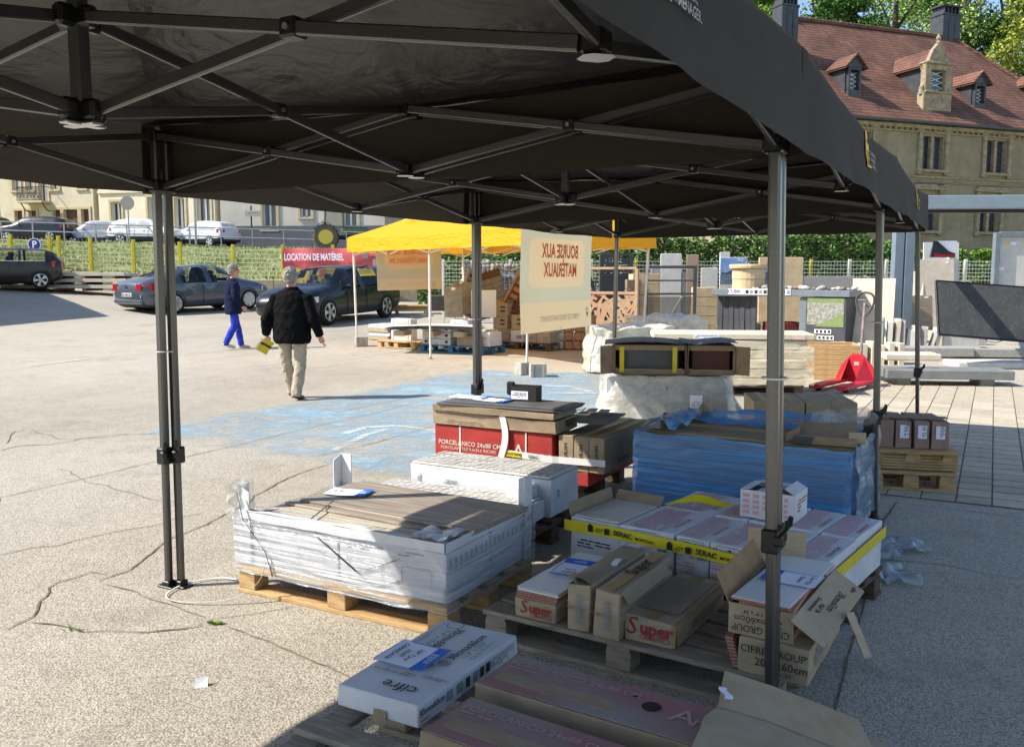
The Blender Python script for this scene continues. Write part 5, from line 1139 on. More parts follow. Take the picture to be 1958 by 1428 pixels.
MB().lathe([(.05,0),(.055,.02),(.05,.16),(.03,.2),(.03,.34)],18,(0,.09,.12)).build('pump', M_BLKPL, tr)
for s in (-1,1): MB().lathe([(.06,-.025),(.085,-.02),(.085,.02),(.06,.025)],20,(s*.05,.09,.085),Matrix.Rotation(PI/2,3,'Y')).build('steer_wheel', M_RUB, tr)
MB().tube([(0,.10,.34),(0,.13,.62),(0,.17,1.0),(0,.19,1.2)],[.024,.022,.022,.020],12).build('handle_bar', mat('chipped_grey',(166,150,146),.5,(120,100,96),10), tr)
lp = [(0,.17,1.0),(.07,.178,1.07),(.12,.187,1.17),(.125,.195,1.27),(.08,.2,1.33),(0,.203,1.345),(-.08,.2,1.33),(-.125,.195,1.27),(-.12,.187,1.17),(-.07,.178,1.07),(0,.17,1.0)]
MB().tube(smooth_path(lp,4),.016,10).build('loop_handle', M_GRIP, tr); MB().tube([(0,.19,1.18),(.06,.188,1.13)],.008,8).build('release_lever', M_BLKPL, tr); MB().tube([(-.10,.19,1.24),(.0,.19,1.24)],.008,8).build('release_lever', M_SILV, tr)
# ------------------------------------------------------------------ stone yard at the right
M_GRAN = mat('grey_granite', (166,164,158), .85, (142,140,136), 30, .3, 90); M_DSL = mat('dark_slab', (128,130,128), .8, (112,114,112), 5, .2, 60); M_BEI = mat('beige_stone', (214,202,184), .8, (198,184,164), 5, .3, 40); M_PSL = mat('pale_slab', (206,204,198), .7, (190,188,182), 5, .2, 40); M_WDT = mat('wood_tile', (168,150,126), .6, (142,124,102), 3, .1, 40, stretch=(1,1,12))
def slab(name, label, loc, d, rz, m, tilt=(0,0), group=None, cat='slab', b=.01):
    r = bx(name, loc, d, m, None, (tilt[0],tilt[1],rz), b); tag(r, label, cat, group); return r
def base(u,v,h,dz=0): p = gp(u,v); return p+Vector((0,0,h/2+dz))
slab('paving_slab','long dark grey slab lying raised at the edge of the paving', gz(1815,738)+Vector((0,.2,.17)), (1.75,.6,.13), -.12, M_DSL)
for i,x in enumerate((-.6,.55)): slab('support_block',('left','right')[i]+' dark support block under the long grey slab', gz(1815,738)+Vector((x,.22-.12*x,.05)), (.2,.4,.10), -.1, M_GRAN, group='support blocks', cat='block')
slab('stone_slab','rough-edged beige stone slab lying on the long grey slab', gz(1755,720)+Vector((-.02,.3,.30)), (.85,.5,.11), -.15, M_BEI, b=.02)
slab('kerb_beam','long speckled granite kerb lying behind the beige slab', gp(1760,688)+Vector((.1,.35,.12)), (1.9,.25,.16), -.10, M_GRAN)
slab('kerb_beam','long granite kerb continuing towards the right edge', gp(1925,690)+Vector((.1,.4,.11)), (1.6,.25,.15), -.12, M_GRAN)
slab('stone_block','pale stone block behind the granite kerb', gp(1845,668)+Vector((0,.3,.16)), (.72,.3,.26), -.05, M_PSL, cat='block'); slab('stone_block','small pale cube of stone right of the pale block', gp(1887,662)+Vector((0,.3,.14)), (.22,.2,.26), .1, M_PSL, cat='block'); slab('stone_block','low white edging stone in front of the pale block', gp(1852,682)+Vector((0,.15,.07)), (.72,.2,.12), -.1, M_TILE, cat='edging')
for i in range(9):
    u = 1697+i*13.5; h_ = (.62,.58,.60,.56,.40,.46,.44,.40,.42)[i]; w_ = (.07,.09,.09,.12,.16,.10,.12,.07,.12)[i]
    r = thing('standing_kerb', '%s of the row of standing kerb samples' % ('first','second','third','fourth','fifth','sixth','seventh','eighth','last')[i], 'kerb sample', gp(u,668)+Vector((0,.3,0)), -.25+.1*(i%3), 'standing kerb samples'); r.rotation_euler.y = (.0,.02,.04,-.03,.1,-.06,.05,.28,.0)[i]
    k = MB(); pl = rrect(.34,h_,.05,3); k.prismy([(p_[0],p_[1]+h_/2) for p_ in pl],-w_/2,w_/2); k.build('kerb_body', (M_GRAN,M_PSL,M_BEI)[i%3], r, rz=PI/2-.2)
slab('kerb_bed','low stone edging under the standing kerb samples', gp(1760,676)+Vector((.2,.5,.05)), (2.2,.35,.10), -.1, M_GRAN)
# leaning slab racks
def rack(label, u, v, w_, h_, th, rz, tx, m, n=1, gap=.1, group='leaning slab samples', name='leaning_slab', ty=0.):
    p = gp(u,v); r = thing(name, label, 'slab', p, rz, group); r.rotation_euler = (tx,ty,rz); bx('slab', (0,0,h_/2), (w_,th,h_), m, r, b=.004)
    bx('paper_label', (w_*.3,-th/2-.003,h_*.96), (.09,.004,.05), M_PAPER, r, b=0); return r
for i in range(4): rack('%s narrow slab edge in the rack beside the pallet truck' % ('first','second','third','fourth')[i], 1668+i*16, 652-i*3, .34,1.22-.03*i,.05,1.05,-.30,(M_BEI,M_WDT,M_PSL,M_DSL)[i])
rack('large beige slab leaning behind the loop handle', 1664,657, .85,1.42,.04,-.45,-.28,M_BEI)
rack('tall pale slab with a label behind the far right leg', 1790,640, .8,1.75,.05,.0,-.10,M_BEI); rack('taller grey slab behind the pale slab', 1797,634, .85,2.15,.05,.0,-.08,M_PSL); rack('dark wood-look slab in front of the pale slab', 1755,646, .70,.95,.04,.1,-.12,M_WDT)
for i in range(4): rack('%s slab edge at the side of the tall rack' % ('first','second','third','fourth')[i], 1816+i*4, 634-i*2, .12,1.95-.1*i,.05,.9,-.06,(M_PSL,M_DSL,M_GRAN,M_DSL)[i])
for i in range(6): slab('pale_post','%s pale slab edge standing against the white fence' % ('first','second','third','fourth','fifth','sixth')[i], base(1663+i*9,600,1.75), (.07,.3,1.75), .3, (M_PSL,M_BEI)[i%2], (0,.06), 'pale slab edges by the fence')
slab('dark_trough','dark plastic gutter pieces lying behind the pallet truck', gp(1670,682)+Vector((0,.4,.12)), (.9,.25,.16), .05, M_RUB, cat='gutter', b=.05)
slab('paving_slab','flat grey slab lying on the ground below the solar panel', gp(1930,705)+Vector((0,.3,.05)), (1.6,.7,.10), -.1, M_PSL); slab('paving_slab','stack of flat pale slabs below the left end of the solar panel', gp(1835,655)+Vector((0,.4,.12)), (.9,.5,.22), -.05, M_BEI)
rack('second beige slab leaning left of the twin posts', 1690,648, .7,1.3,.04,-.45,-.24,M_PSL); rack('third pale slab leaning against the tall rack', 1735,640, .6,1.5,.04,-.4,-.2,M_BEI)
# black solar panel leaning on the ground
q = at(1880,650,14.3); r = thing('solar_panel', 'large black solar panel tilted at the right edge', 'solar panel', at(1795,640,14.6), .0); r.rotation_euler = (-.42,.075,-.06)
M_PV = mat('pv_glass', (62,62,62), .6, (74,74,73), 3, 0, spots=((96,94,90),30,.60,.1), spec=.25); bx('glass', (.9,0,.48), (1.78,.035,.96), M_PV, r, b=.003)
k = MB()
for i in range(11): k.box((.08+i*.163,-.0185,.48),(.003,.001,.93))
k.build('cell_lines', mat('pv_line',(88,90,94),.4), r)
for c_,dd in (((.9,0,.002),(1.82,.04,.03)),((.9,0,.96),(1.82,.04,.03)),((.0,0,.48),(.03,.04,.93)),((1.8,0,.48),(.03,.04,.93))): bx('frame_rail', c_, dd, M_BLKPL, r, b=.003)
MB().tube([(.75,.02,.0),(.78,.0,-.05),(.9,-.02,-.07),(1.02,0,-.02)],.006,6).build('cable', M_BLKPL, r)
# framed slab display at the right edge
M_FRM = mat('blue_grey_frame', (118,128,134), .5, (106,116,122), 6)
r = thing('framed_display', 'pale slab display in a blue-grey frame at the right edge', 'display', at(1893,640,16.3), -.05)
fw,fh = 1.3,1.85
bx('slab', (.62,.04,.95), (1.1,.04,1.7), M_PSL, r, b=.004)
for c_,dd in (((.02,0,fh/2),(.09,.12,fh)),((1.25,0,fh/2),(.09,.12,fh)),((.635,0,fh-.03),(1.13,.118,.09))): bx('frame_post', c_, dd, M_FRM, r, b=.006)
MB().lathe([(.035,-.004),(.035,0)],14,(.22,.015,1.66),Matrix.Rotation(PI/2,3,'X')).build('logo_sticker', M_LOGOY, r); bx('paper_label', (.33,.015,1.66), (.10,.003,.05), M_PAPER, r, b=0); bx('paper_label', (.14,.015,1.2), (.10,.003,.05), M_PAPER, r, b=0)
# pergola: beam and twin posts
M_PERG = mat('pergola_paint', (122,136,146), .5, (114,128,138), 5)
r = thing('pergola', 'blue-grey metal pergola with a long beam and twin posts at the right', 'pergola', (0,0,0), 0)
a,b = at(1700,388,13.6), at(2080,386,13.2); MB().bar(a,b,.16,.20,ch=.01).build('beam', M_PERG, r)
a2,b2 = at(1700,403,13.75), at(2080,401,13.35); MB().bar(a2,b2,.10,.08).build('under_rail', M_BLKPL, r)
for i,u in enumerate((1718,1738)):
    q = at(u,450,19.5); MB().bar((q.x,q.y,gh(q.x,q.y)),(q.x,q.y,3.2),.20,.20,up=(0,1,0),ch=.01).build('post', M_PERG, r)
q = at(2080,400,13.3); MB().bar((q.x,q.y,0),(q.x,q.y,b.z-.1),.16,.16,up=(0,1,0),ch=.01).build('post', M_PERG, r)
for (x0,y0) in ((at(1728,450,19.5).x,19.5),): MB().bar((x0,y0,3.2),(a.x,a.y,a.z),.14,.14,ch=.01).build('cross_beam', M_PERG, r)
# black, white and red advertising box
r = thing('advert_box', 'black and white advertising board with red lettering above the slabs', 'advert', at(1780,492,18.2), .1)
k = MB(); k.prismy([(0,0),(.52,0),(.52,.32),(.06,.32)],0,.05); k.build('board', mat('advert_black',(30,34,44),.5), r); k = MB(); k.prismy([(.12,.33),(.54,.33),(.52,.08),(.38,.12)],-.012,-.002); k.build('white_patch', M_PAPER, r)
text('Scheppach', .10, mat('advert_red',(214,30,40),.6), r, (.28,-.006,.04), FR, bold=.03)
# ------------------------------------------------------------------ vehicles
M_TYRE = mat('tyre', (28,28,29), .85); M_RIM = mat('alloy', (196,198,200), .3, metal=.8); M_GLASS = mat('car_glass', (22,28,32), .04, spec=.8, alpha=.3, coat=.8)
M_TAIL = mat('tail_light', (170,18,22), .2, coat=.6); M_HEAD = mat('head_light', (206,212,216), .12, coat=.8); M_TRIM = mat('car_trim', (34,35,37), .6); M_PLATE = mat('number_plate', (222,222,216), .5); M_CHROME = mat('chrome', (206,208,210), .15, metal=1.); M_SEAT = mat('car_seat', (62,62,66), .9)
def paint(n, c, c2=None): return mat('paint_'+n, c, .3, c2, 3, coat=.9 if max(c) > 60 else .35, spec=.6 if max(c) > 60 else .4)
_wh = {}
def wheel(parent, x, y, r, side, spokes=5, cover=False):
    k = (r, spokes, cover)
    if k not in _wh:
        M = Matrix.Rotation(-PI/2,3,'X')
        t = MB().lathe([(r*.66,-.09),(r*.93,-.1),(r,-.07),(r,.07),(r*.93,.1),(r*.66,.09)],24,M=M).mesh('wheel', M_TYRE, True)
        rm = MB(); rm.lathe([(r*.66,.088),(r*.70,.096),(r*.64,.10),(r*.60,.07)],24,M=M,cap=False); rm.lathe([(r*.14,.085),(r*.14,.102),(r*.02,.104)],12,M=M)
        for i in range(spokes):
            for da in ((-.13,.13) if not cover else (0,)):
                a = 2*PI*i/spokes; c0 = M @ Vector((r*.10*math.cos(a),r*.10*math.sin(a),.095)); c1 = M @ Vector((r*.64*math.cos(a+da),r*.64*math.sin(a+da),.095)); rm.bar(c0,c1,.045*r/.3*(2.6 if cover else 1.),.02,up=(0,1,0))
        _wh[k] = (t, rm.mesh('rim', M_RIM), MB().lathe([(r*.6,.05),(r*.02,.052)],20,M=M).mesh('brake_disc', M_TRIM))
    t, rm, bd = _wh[k]; a = link('wheel', t, parent, (x,y,r), 0 if side > 0 else PI); link('rim', rm, a); link('brake_disc', bd, a); return a
def lerpk(K, x, i):
    for a, b in zip(K, K[1:]):
        if x <= b[0]:
            t = (x-a[0])/(b[0]-a[0]); t = t*t*(3-2*t)*.35+t*.65; return a[i]+(b[i]-a[i])*t
    return K[-1][i]
def car(name, label, cat, loc, rz, K, L, W, colour, glass, wheels, r, wind, rearw, group, spokes=5, cover=False, lower=None, tail=None, head=None, plate_rear=True, roofrail=False, mirror=.62, seats=True):
    root = thing(name, label, cat, loc, rz, group)
    def sec(x):
        zb,zm,zt,wb,wt = (lerpk(K,x,i) for i in range(1,6)); wb *= W/2; wt *= W/2
        h = zm-zb
        return [(wb*.78,zb),(wb*.95,zb+.06),(wb*.995,zb+h*.35),(wb,zb+h*.62),(wb*.975,zm),(wt+(wb*.975-wt)*.45,zm+(zt-zm)*.52),(wt,zt-.045*(zt-zm+.1)/.5),(wt*.82,zt),(wt*.42,zt+.018),(0,zt+.022)]
    N = 46; xs = [i/N for i in range(N+1)]; mb = MB(); S = [sec(x) for x in xs]; k = len(S[0])
    vs = []
    for x, s in zip(xs, S):
        vs += [((x-.5)*L, y, z) for y, z in s] + [((x-.5)*L, -y, z) for y, z in reversed(s[:-1])]
    n = 2*k-1
    fs = [(i*n+j, (i+1)*n+j, (i+1)*n+j+1, i*n+j+1) for i in range(N) for j in range(n-1)] + [(i*n+n-1,(i+1)*n+n-1,(i+1)*n,i*n) for i in range(N)] + [tuple(range(n)), tuple(range(N*n+n-1,N*n-1,-1))]
    mb.add(vs, fs)
    for i, f in enumerate(mb.f[:N*n]):
        j = i % (n-1) if i < N*(n-1) else 99
        mb.m[i] = 1 if (j in (0,n-2) or j == 99) or (lower and j in (1,n-3)) else 0
    def covered(x, j):
        if j in (7,8,9,10): return wind[0] < x < wind[1] or rearw[0] < x < rearw[1]
        if j in (4,5,12,13):
            for (x0,x1,b0,b1) in glass:
                if x0+.012 < x < x1-.012:
                    t = b1((x-x0)/(x1-x0)) if callable(b1) else b1; return t > (.88 if j in (5,12) else .52)
        return False
    if seats:
        keep = [i for i in range(len(mb.f)) if not (i < N*(n-1) and covered((i//(n-1)+.5)/N, i % (n-1)))]; mb.f = [mb.f[i] for i in keep]; mb.m = [mb.m[i] for i in keep]
        bx('cabin_floor', (-.1,0,.5), (L*.5,W*.86,.04), M_TRIM, root, b=0); bx('dashboard', ((.70-.5)*L,0,.82), (.3,W*.8,.22), M_TRIM, root, b=.06); MB().lathe([(.17,-.012),(.19,0),(.17,.012)],16,((.655-.5)*L,.36,.95),Matrix.Rotation(PI/2-.4,3,'Y'),cap=False).build('steering_wheel', M_TRIM, root)
    body = mb.build('body', [colour, M_TRIM if lower is None or lower is True else lower], root, smooth=True)
    def surf(x, y_frac, top):    # point on the section polyline; top: 0 belt .. 1 roof edge
        s = sec(x); a = [s[4],s[5],s[6]]; t = top*2; i = min(1,int(t)); f = t-i; return (a[i][0]+(a[i+1][0]-a[i][0])*f, a[i][1]+(a[i+1][1]-a[i][1])*f)
    for sd in (1,-1):
        for gi,(x0,x1,b0,b1) in enumerate(glass):
            g = MB()
            def fn(a, b):
                x = x0+(x1-x0)*a; tl = max(.03,min(.93,b0(a) if callable(b0) else b0)); tu = b1(a) if callable(b1) else b1; y, z = surf(x,0,tl+(tu-tl)*b); return ((x-.5)*L, sd*(y+.006), z)
            g.grid(fn, 8, 4); gl = g.build('side_window', M_GLASS, root, smooth=True)
        st = MB().grid(lambda a,b: ((glass[0][0]+(glass[-1][1]-glass[0][0])*a-.5)*L, sd*(surf(glass[0][0]+(glass[-1][1]-glass[0][0])*a,0,0)[0]+.008), surf(glass[0][0]+(glass[-1][1]-glass[0][0])*a,0,0)[1]-.012+.02*b), 14, 1).build('belt_strip', M_TRIM, root)
        for wx in wheels:
            wy = lerpk(K,wx/L+.5,4)*W/2; ar = MB(); q = 18
            ar.add([(wx,sd*(wy*.9),r)]+[(wx+r*1.17*math.cos(PI*i/q-.12*(1-2*i/q)),sd*(wy+.004),r+r*1.17*math.sin(PI*i/q-.12*(1-2*i/q))) for i in range(q+1)],[(0,i+1,i+2) for i in range(q)]); ar.build('wheel_arch', M_TRIM, root)
            wheel(root, wx, sd*(wy-.085), r, sd, spokes, cover)
        mx = (mirror-.5)*L; wy = surf(mirror,0,.05); k_ = MB(); k_.box((mx,sd*(wy[0]+.09),wy[1]+.04),(.10,.16,.11),b=.03); k_.build('wing_mirror', colour, root)
        for hx in (.36,.56):
            if glass[0][0] < hx < mirror: y_,z_ = sec(hx)[3]; bx('door_handle', ((hx-.5)*L,sd*(y_+.004),z_+.14), (.16,.03,.025), colour, root, b=.006)
            y_,z_ = sec(hx+.06)[3]; bx('door_seam', ((hx+.065-.5)*L,sd*(y_-.002),z_-.06), (.007,.02,.50), M_TRIM, root, b=0)
        tx,tw,th,tz = tail; y_ = lerpk(K,tx,4)*W/2; t_ = MB().grid(lambda a,b: ((tx*.25+tx*1.1*a-.5)*L, sd*(lerpk(K,max(0,tx*.25+tx*1.1*a),4)*W/2*(.80+.2*min(1,a*1.6)) +.006), tz-th/2+th*b), 6, 3); t_.build('tail_light', M_TAIL, root, smooth=True)
        t_ = MB().box(((tx*.10-.5)*L-.01, sd*(y_*.72), tz), (.05,tw,th), b=.02); t_.build('tail_light', M_TAIL, root)
        hx0,hx1,hz,hh = head; h_ = MB().grid(lambda a,b: ((hx0+(hx1-hx0)*a-.5)*L, sd*(sec(hx0+(hx1-hx0)*a)[3][0]*(1-.10*a)+.012), hz-hh/2+hh*b-.05*a), 6, 3); h_.build('headlight', M_HEAD, root, smooth=True)
        if roofrail: MB().tube([((.30-.5)*L,sd*surf(.3,0,1)[0]*.93,surf(.3,0,1)[1]+.06),((.62-.5)*L,sd*surf(.62,0,1)[0]*.93,surf(.62,0,1)[1]+.05)],.018,6).build('roof_rail', M_TRIM, root)
    for nm,(x0,x1) in (('windscreen',wind),('rear_window',rearw)):
        g = MB().grid(lambda a,b: ((x0+(x1-x0)*a-.5)*L, (b-.5)*2*.86*sec(x0+(x1-x0)*a)[6][0], sec(x0+(x1-x0)*a)[7][1]+.012+.018*(1-(2*b-1)**2)), 8, 8); g.build(nm, M_GLASS, root, smooth=True)
    bx('number_plate', (-L/2-.005, 0, .62 if plate_rear is True else plate_rear), (.02,.5,.11), M_PLATE, root, b=.003); bx('number_plate', (L/2+.002,0,.42), (.02,.5,.11), M_PLATE, root, b=.003)
    bx('grille', (L/2-.05,0,.56), (.10,.9,.16), M_TRIM, root, b=.03); bx('rear_bumper', (-L/2+.06,0,.42), (.16,W*.82,.16), M_TRIM if lower else colour, root, b=.05)
    if seats:
        for sx in (.44,.58):
            for sy in (-.34,.34): k_ = MB(); k_.box(((sx-.5)*L,sy,.86),(.14,.42,.56),b=.05); k_.box(((sx-.5)*L-.05,sy,1.2),(.10,.24,.18),b=.05); k_.build('seat', M_SEAT, root)
    return root
#          x    zbot zbelt ztop  wb   wt
SEDAN = [(0,.42,.78,.88,.74,.60),(.02,.30,.84,.98,.90,.70),(.06,.22,.88,1.06,.97,.74),(.12,.20,.91,1.11,.99,.74),(.20,.19,.93,1.22,1,.70),(.34,.18,.94,1.43,1,.66),(.48,.18,.93,1.47,1,.67),(.58,.18,.92,1.44,1,.68),(.76,.18,.89,1.01,1,.80),(.88,.19,.82,.92,.98,.78),(.95,.21,.72,.80,.92,.74),(.985,.26,.62,.68,.82,.66),(1,.36,.54,.60,.68,.56)]
WAGON = [(0,.46,.80,1.0,.80,.66),(.02,.32,.88,1.16,.92,.70),(.06,.24,.92,1.33,.97,.68),(.14,.22,.94,1.45,.99,.67),(.30,.20,.95,1.50,1,.68),(.46,.20,.94,1.51,1,.69),(.58,.20,.92,1.47,1,.70),(.75,.20,.90,1.04,1,.82),(.87,.21,.86,.96,.98,.80),(.95,.23,.76,.84,.93,.76),(.985,.28,.66,.72,.84,.68),(1,.38,.58,.63,.70,.58)]
HATCH = [(0,.42,.82,.98,.82,.66),(.03,.30,.90,1.10,.94,.70),(.08,.24,.93,1.30,.98,.72),(.16,.20,.95,1.38,1,.76),(.34,.19,.96,1.41,1,.78),(.52,.19,.95,1.41,1,.78),(.64,.19,.94,1.34,1,.77),(.75,.19,.93,1.05,1,.82),(.88,.20,.88,.98,.98,.80),(.96,.24,.78,.86,.90,.74),(1,.36,.60,.68,.72,.60)]
SUV = [(0,.50,.90,1.08,.82,.68),(.03,.36,.98,1.22,.94,.70),(.08,.30,1.02,1.44,.98,.70),(.16,.28,1.05,1.56,1,.70),(.34,.27,1.06,1.62,1,.71),(.50,.27,1.05,1.62,1,.71),(.60,.27,1.03,1.56,1,.72),(.75,.27,1.0,1.16,1,.82),(.88,.28,.96,1.06,.98,.80),(.96,.31,.84,.94,.92,.76),(1,.44,.68,.76,.76,.64)]
up = lambda a: .93
G_SED = [(.185,.255,.06,lambda a: .12+.7*a),(.265,.47,.06,lambda a: .72+.2*min(1,a*3)),(.48,.665,.06,lambda a: .92-.35*max(0,a-.45)/.55)]
G_WAG = [(.10,.235,.06,lambda a: .70+.2*a),(.245,.45,.06,.92),(.46,.655,.06,lambda a: .92-.4*max(0,a-.4)/.6)]
G_HAT = [(.11,.33,.06,.90),(.345,.66,.06,lambda a: .92-.3*max(0,a-.6)/.4)]
cx = Vector((-10.24,27.0)); cfw = Vector((-8.68,29.2)); d_ = (cfw-cx).normalized(); ang = math.atan2(d_.y,d_.x)
side = Vector((-d_.y,d_.x)); ctr = (cx+cfw)/2 + side*.78
def cz(x,y): return gh(x,y)
M_CIT = paint('blue_grey',(72,80,92),(66,74,86))
r = car('parked_car','dark blue-grey saloon car seen from behind, between the fence and the walking woman','car',(ctr.x,ctr.y,cz(ctr.x,ctr.y)-.02),ang,SEDAN,4.75,1.78,M_CIT,G_SED,(-1.36,1.36),.325,(.585,.755),(.125,.33),'cars parked in the yard',7,True,None,(.055,.24,.22,.84),(.90,.975,.66,.16),seats=True)
MB().lathe([(.05,0),(.05,.006)],12,(-2.38,.0,.86),Matrix.Rotation(-PI/2,3,'Y')).build('badge', M_CHROME, r); MB().lathe([(.07,0),(.07,.006)],14,(-2.36,-.62,.58),Matrix.Rotation(-PI/2,3,'Y')).build('sticker', M_PLATE, r)
r.rotation_euler = (0,-.028,ang)
text('BK 542 LB', .10, M_LOGOK, r, (-2.40,0,.62), (PI/2,0,-PI/2), bold=.02)
vf, vr = Vector((-4.86,23.3)), Vector((-3.72,25.95)); d_ = (vf-vr).normalized(); ang = math.atan2(d_.y,d_.x); side = Vector((-d_.y,d_.x)); ctr = (vf+vr)/2 - side*.80
r = car('parked_car','black-blue estate car with bright alloy wheels behind the man','car',(ctr.x,ctr.y,cz(ctr.x,ctr.y)),ang,WAGON,4.80,1.83,paint('navy_black',(12,14,22),(15,17,25)),G_WAG,(-1.42,1.42),.345,(.59,.745),(.03,.10),'cars parked in the yard',5,False,mat('grey_cladding',(58,58,60),.6),(.06,.2,.18,.95),(.89,.975,.70,.15),roofrail=True)
r.rotation_euler = (0,.028,ang)
mp_ = at(60,545,31.5); ctr = Vector((-17.8,31.3)); 
r = car('parked_car','dark brown small hatchback cut by the left edge of the picture','car',(ctr.x,ctr.y,cz(ctr.x,ctr.y)+.02),math.radians(203),HATCH,3.75,1.70,paint('dark_brown',(48,42,42),(42,38,38)),G_HAT,(-1.22,1.25),.315,(.645,.745),(.045,.12),'cars parked in the yard',5,False,None,(.06,.14,.22,.86),(.88,.965,.72,.2)); bx('chrome_strip', (0.05,.86,.965), (2.6,.02,.02), M_CHROME, r, b=.004)
# street cars above the bank
def street_car(label, u, Yd, K, L, W, col, rzdeg, glass, r_, dz=0, tail=(.06,.2,.2,.98), head=(.89,.97,.8,.18), **kw):
    x = (u-979)/FPX*Yd*1.0; return car('street_car',label,'car',(x,Yd,zst(x)+.03+dz),math.radians(rzdeg),K,L,W,col,glass,(-L*.285,L*.295),r_,(.61,.745),(.04,.10),'cars parked along the street',5,False,mat('grey_cladding',(58,58,60),.6),tail,head,seats=False,**kw)
street_car('black SUV parked on the street at the far left',82,56.5,SUV,4.75,1.86,paint('black',(24,25,32)),176,G_WAG,.36)
street_car('silver crossover parked on the street',197,57.0,SUV,4.15,1.75,paint('silver',(168,172,178)),178,G_WAG,.34,-.12)
street_car('white SUV parked on the street beside the round sign',290,55.0,SUV,4.45,1.82,paint('white',(226,226,222)),-8,G_WAG,.36)
street_car('white hatchback on the street seen from behind',400,55.0,SUV,4.3,1.80,paint('pale_silver',(208,212,218)),152,G_WAG,.34,-.05)
street_car('dark car on the street cut by the left edge',-32,57.5,SUV,4.2,1.8,paint('black',(24,25,32)),176,G_WAG,.34)
# green tractor
p = Vector(((650-979)/FPX*50.5,50.8,0)); p.z = zst(p.x)+.05
M_JD = paint('tractor_green',(36,84,52)); M_JY = paint('tractor_yellow',(222,186,40))
t = thing('tractor','green tractor with yellow wheel hubs on the street','tractor',p,math.radians(10))
def bigwheel(x,y,r,w_):
    M = Matrix.Rotation(-PI/2,3,'X'); k = MB(); k.lathe([(r*.62,-w_/2),(r*.92,-w_/2),(r,-w_*.35),(r,w_*.35),(r*.92,w_/2),(r*.62,w_/2)],28,M=M,cap=False)
    for i in range(20):
        a = 2*PI*i/20; q = M @ Vector((r*math.cos(a),r*math.sin(a),0)); k.bar(q+M @ Vector((0,0,-w_*.42)), q+M @ Vector((.08*math.cos(a+1.2),.08*math.sin(a+1.2),w_*.42)), .06,.08)
    o = k.build('wheel', mat('dusty_tyre',(112,104,92),.9,(88,82,74),8), t, loc=(x,y,r)); MB().lathe([(r*.63,w_*.42),(r*.60,w_*.5),(r*.5,w_*.30),(r*.2,w_*.28),(r*.15,w_*.4),(.02,w_*.4)],24,M=M).build('hub', M_JY, o); MB().lathe([(r*.63,w_*.42),(r*.60,w_*.5),(r*.5,w_*.30),(.02,w_*.28)],24,M=M @ Matrix.Rotation(PI,3,'X')).build('hub', M_JY, o)
for s in (-1,1): bigwheel(-.9,s*.85,.85,.5); bigwheel(1.6,s*.8,.6,.36); MB().grid(lambda a,b,s=s: (-.9+1.0*math.cos(PI*(.05+.8*a)),s*(.6+.55*b),.85+1.0*math.sin(PI*(.05+.8*a))),10,1).build('mudguard', M_JD, t)
k = MB(); k.box((1.2,0,1.25),(1.7,.8,.65),b=.1); k.build('bonnet', M_JD, t); bx('chassis',(.5,0,.8),(2.8,.5,.4),M_TRIM,t,b=.05)
k = MB()
for x,y_ in ((-1.0,.7),(-1.0,-.7),(.35,.7),(.35,-.7)): k.bar((x,y_,1.3),(x*.92,y_*.9,2.75),.08,.08)
k.build('cab_pillars', M_JD, t); bx('cab_roof',(-.3,0,2.82),(1.7,1.5,.16),M_JD,t,b=.05); bx('cab_glass',(-.32,0,2.0),(1.2,1.28,1.3),M_GLASS,t,b=.02)
t.scale = (.8,.8,.8); bx('work_light',(-1.15,.7,1.95),(.1,.2,.14),mat('lamp_red',(190,40,40),.3),t,b=.02)
# ------------------------------------------------------------------ people
M_SKIN = mat('skin', (206,150,126), .55, (196,138,114), 8); M_HAIR = mat('grey_hair', (164,156,148), .8, (122,114,108), 14, .8, 60); M_JKT = mat('black_jacket', (8,8,9), .85, (14,14,15), 5, .6, 14, bdist=.03, spec=.12)
M_TRS = mat('beige_trousers', (176,164,142), .9, (160,148,126), 6, .6, 12, bdist=.03); M_NAVY = mat('navy_jacket', (24,30,62), .85, (20,26,52), 6, .6, 14, bdist=.03, spec=.15); M_BTR = mat('blue_trousers', (30,60,184), .85, (26,52,164), 6, .5, 14, bdist=.03); M_SHOE = mat('brown_shoe', (72,58,50), .6); M_SHOEB = mat('beige_shoe', (196,184,168), .7)
def rings(mb, R_, n=16):
    vs = []
    for (c, rx, ry) in R_:
        for j in range(n):
            a = 2*PI*j/n; vs.append((c[0]+rx*math.cos(a), c[1]+ry*math.sin(a), c[2]))
    k = len(R_); mb.add(vs, [(i*n+j,i*n+(j+1)%n,(i+1)*n+(j+1)%n,(i+1)*n+j) for i in range(k-1) for j in range(n)]+[tuple(range(n-1,-1,-1)),tuple(range((k-1)*n,k*n))])
def remesh(o, v=.012, sm=4):
    m = o.modifiers.new('remesh','REMESH'); m.mode = 'VOXEL'; m.voxel_size = v; m.use_smooth_shade = True
    s = o.modifiers.new('smooth','SMOOTH'); s.factor = .5; s.iterations = sm
    if o.name.split('.')[0] in ('jacket','trousers'):
        for nm,sz,st in (('folds',.11,.030),('creases',.045,.012)):
            t = bpy.data.textures.get(nm) or bpy.data.textures.new(nm,'CLOUDS'); t.noise_scale = sz; t.noise_depth = 2
            d = o.modifiers.new(nm,'DISPLACE'); d.texture = t; d.strength = st; d.mid_level = .5; d.texture_coords = 'LOCAL'
    return o
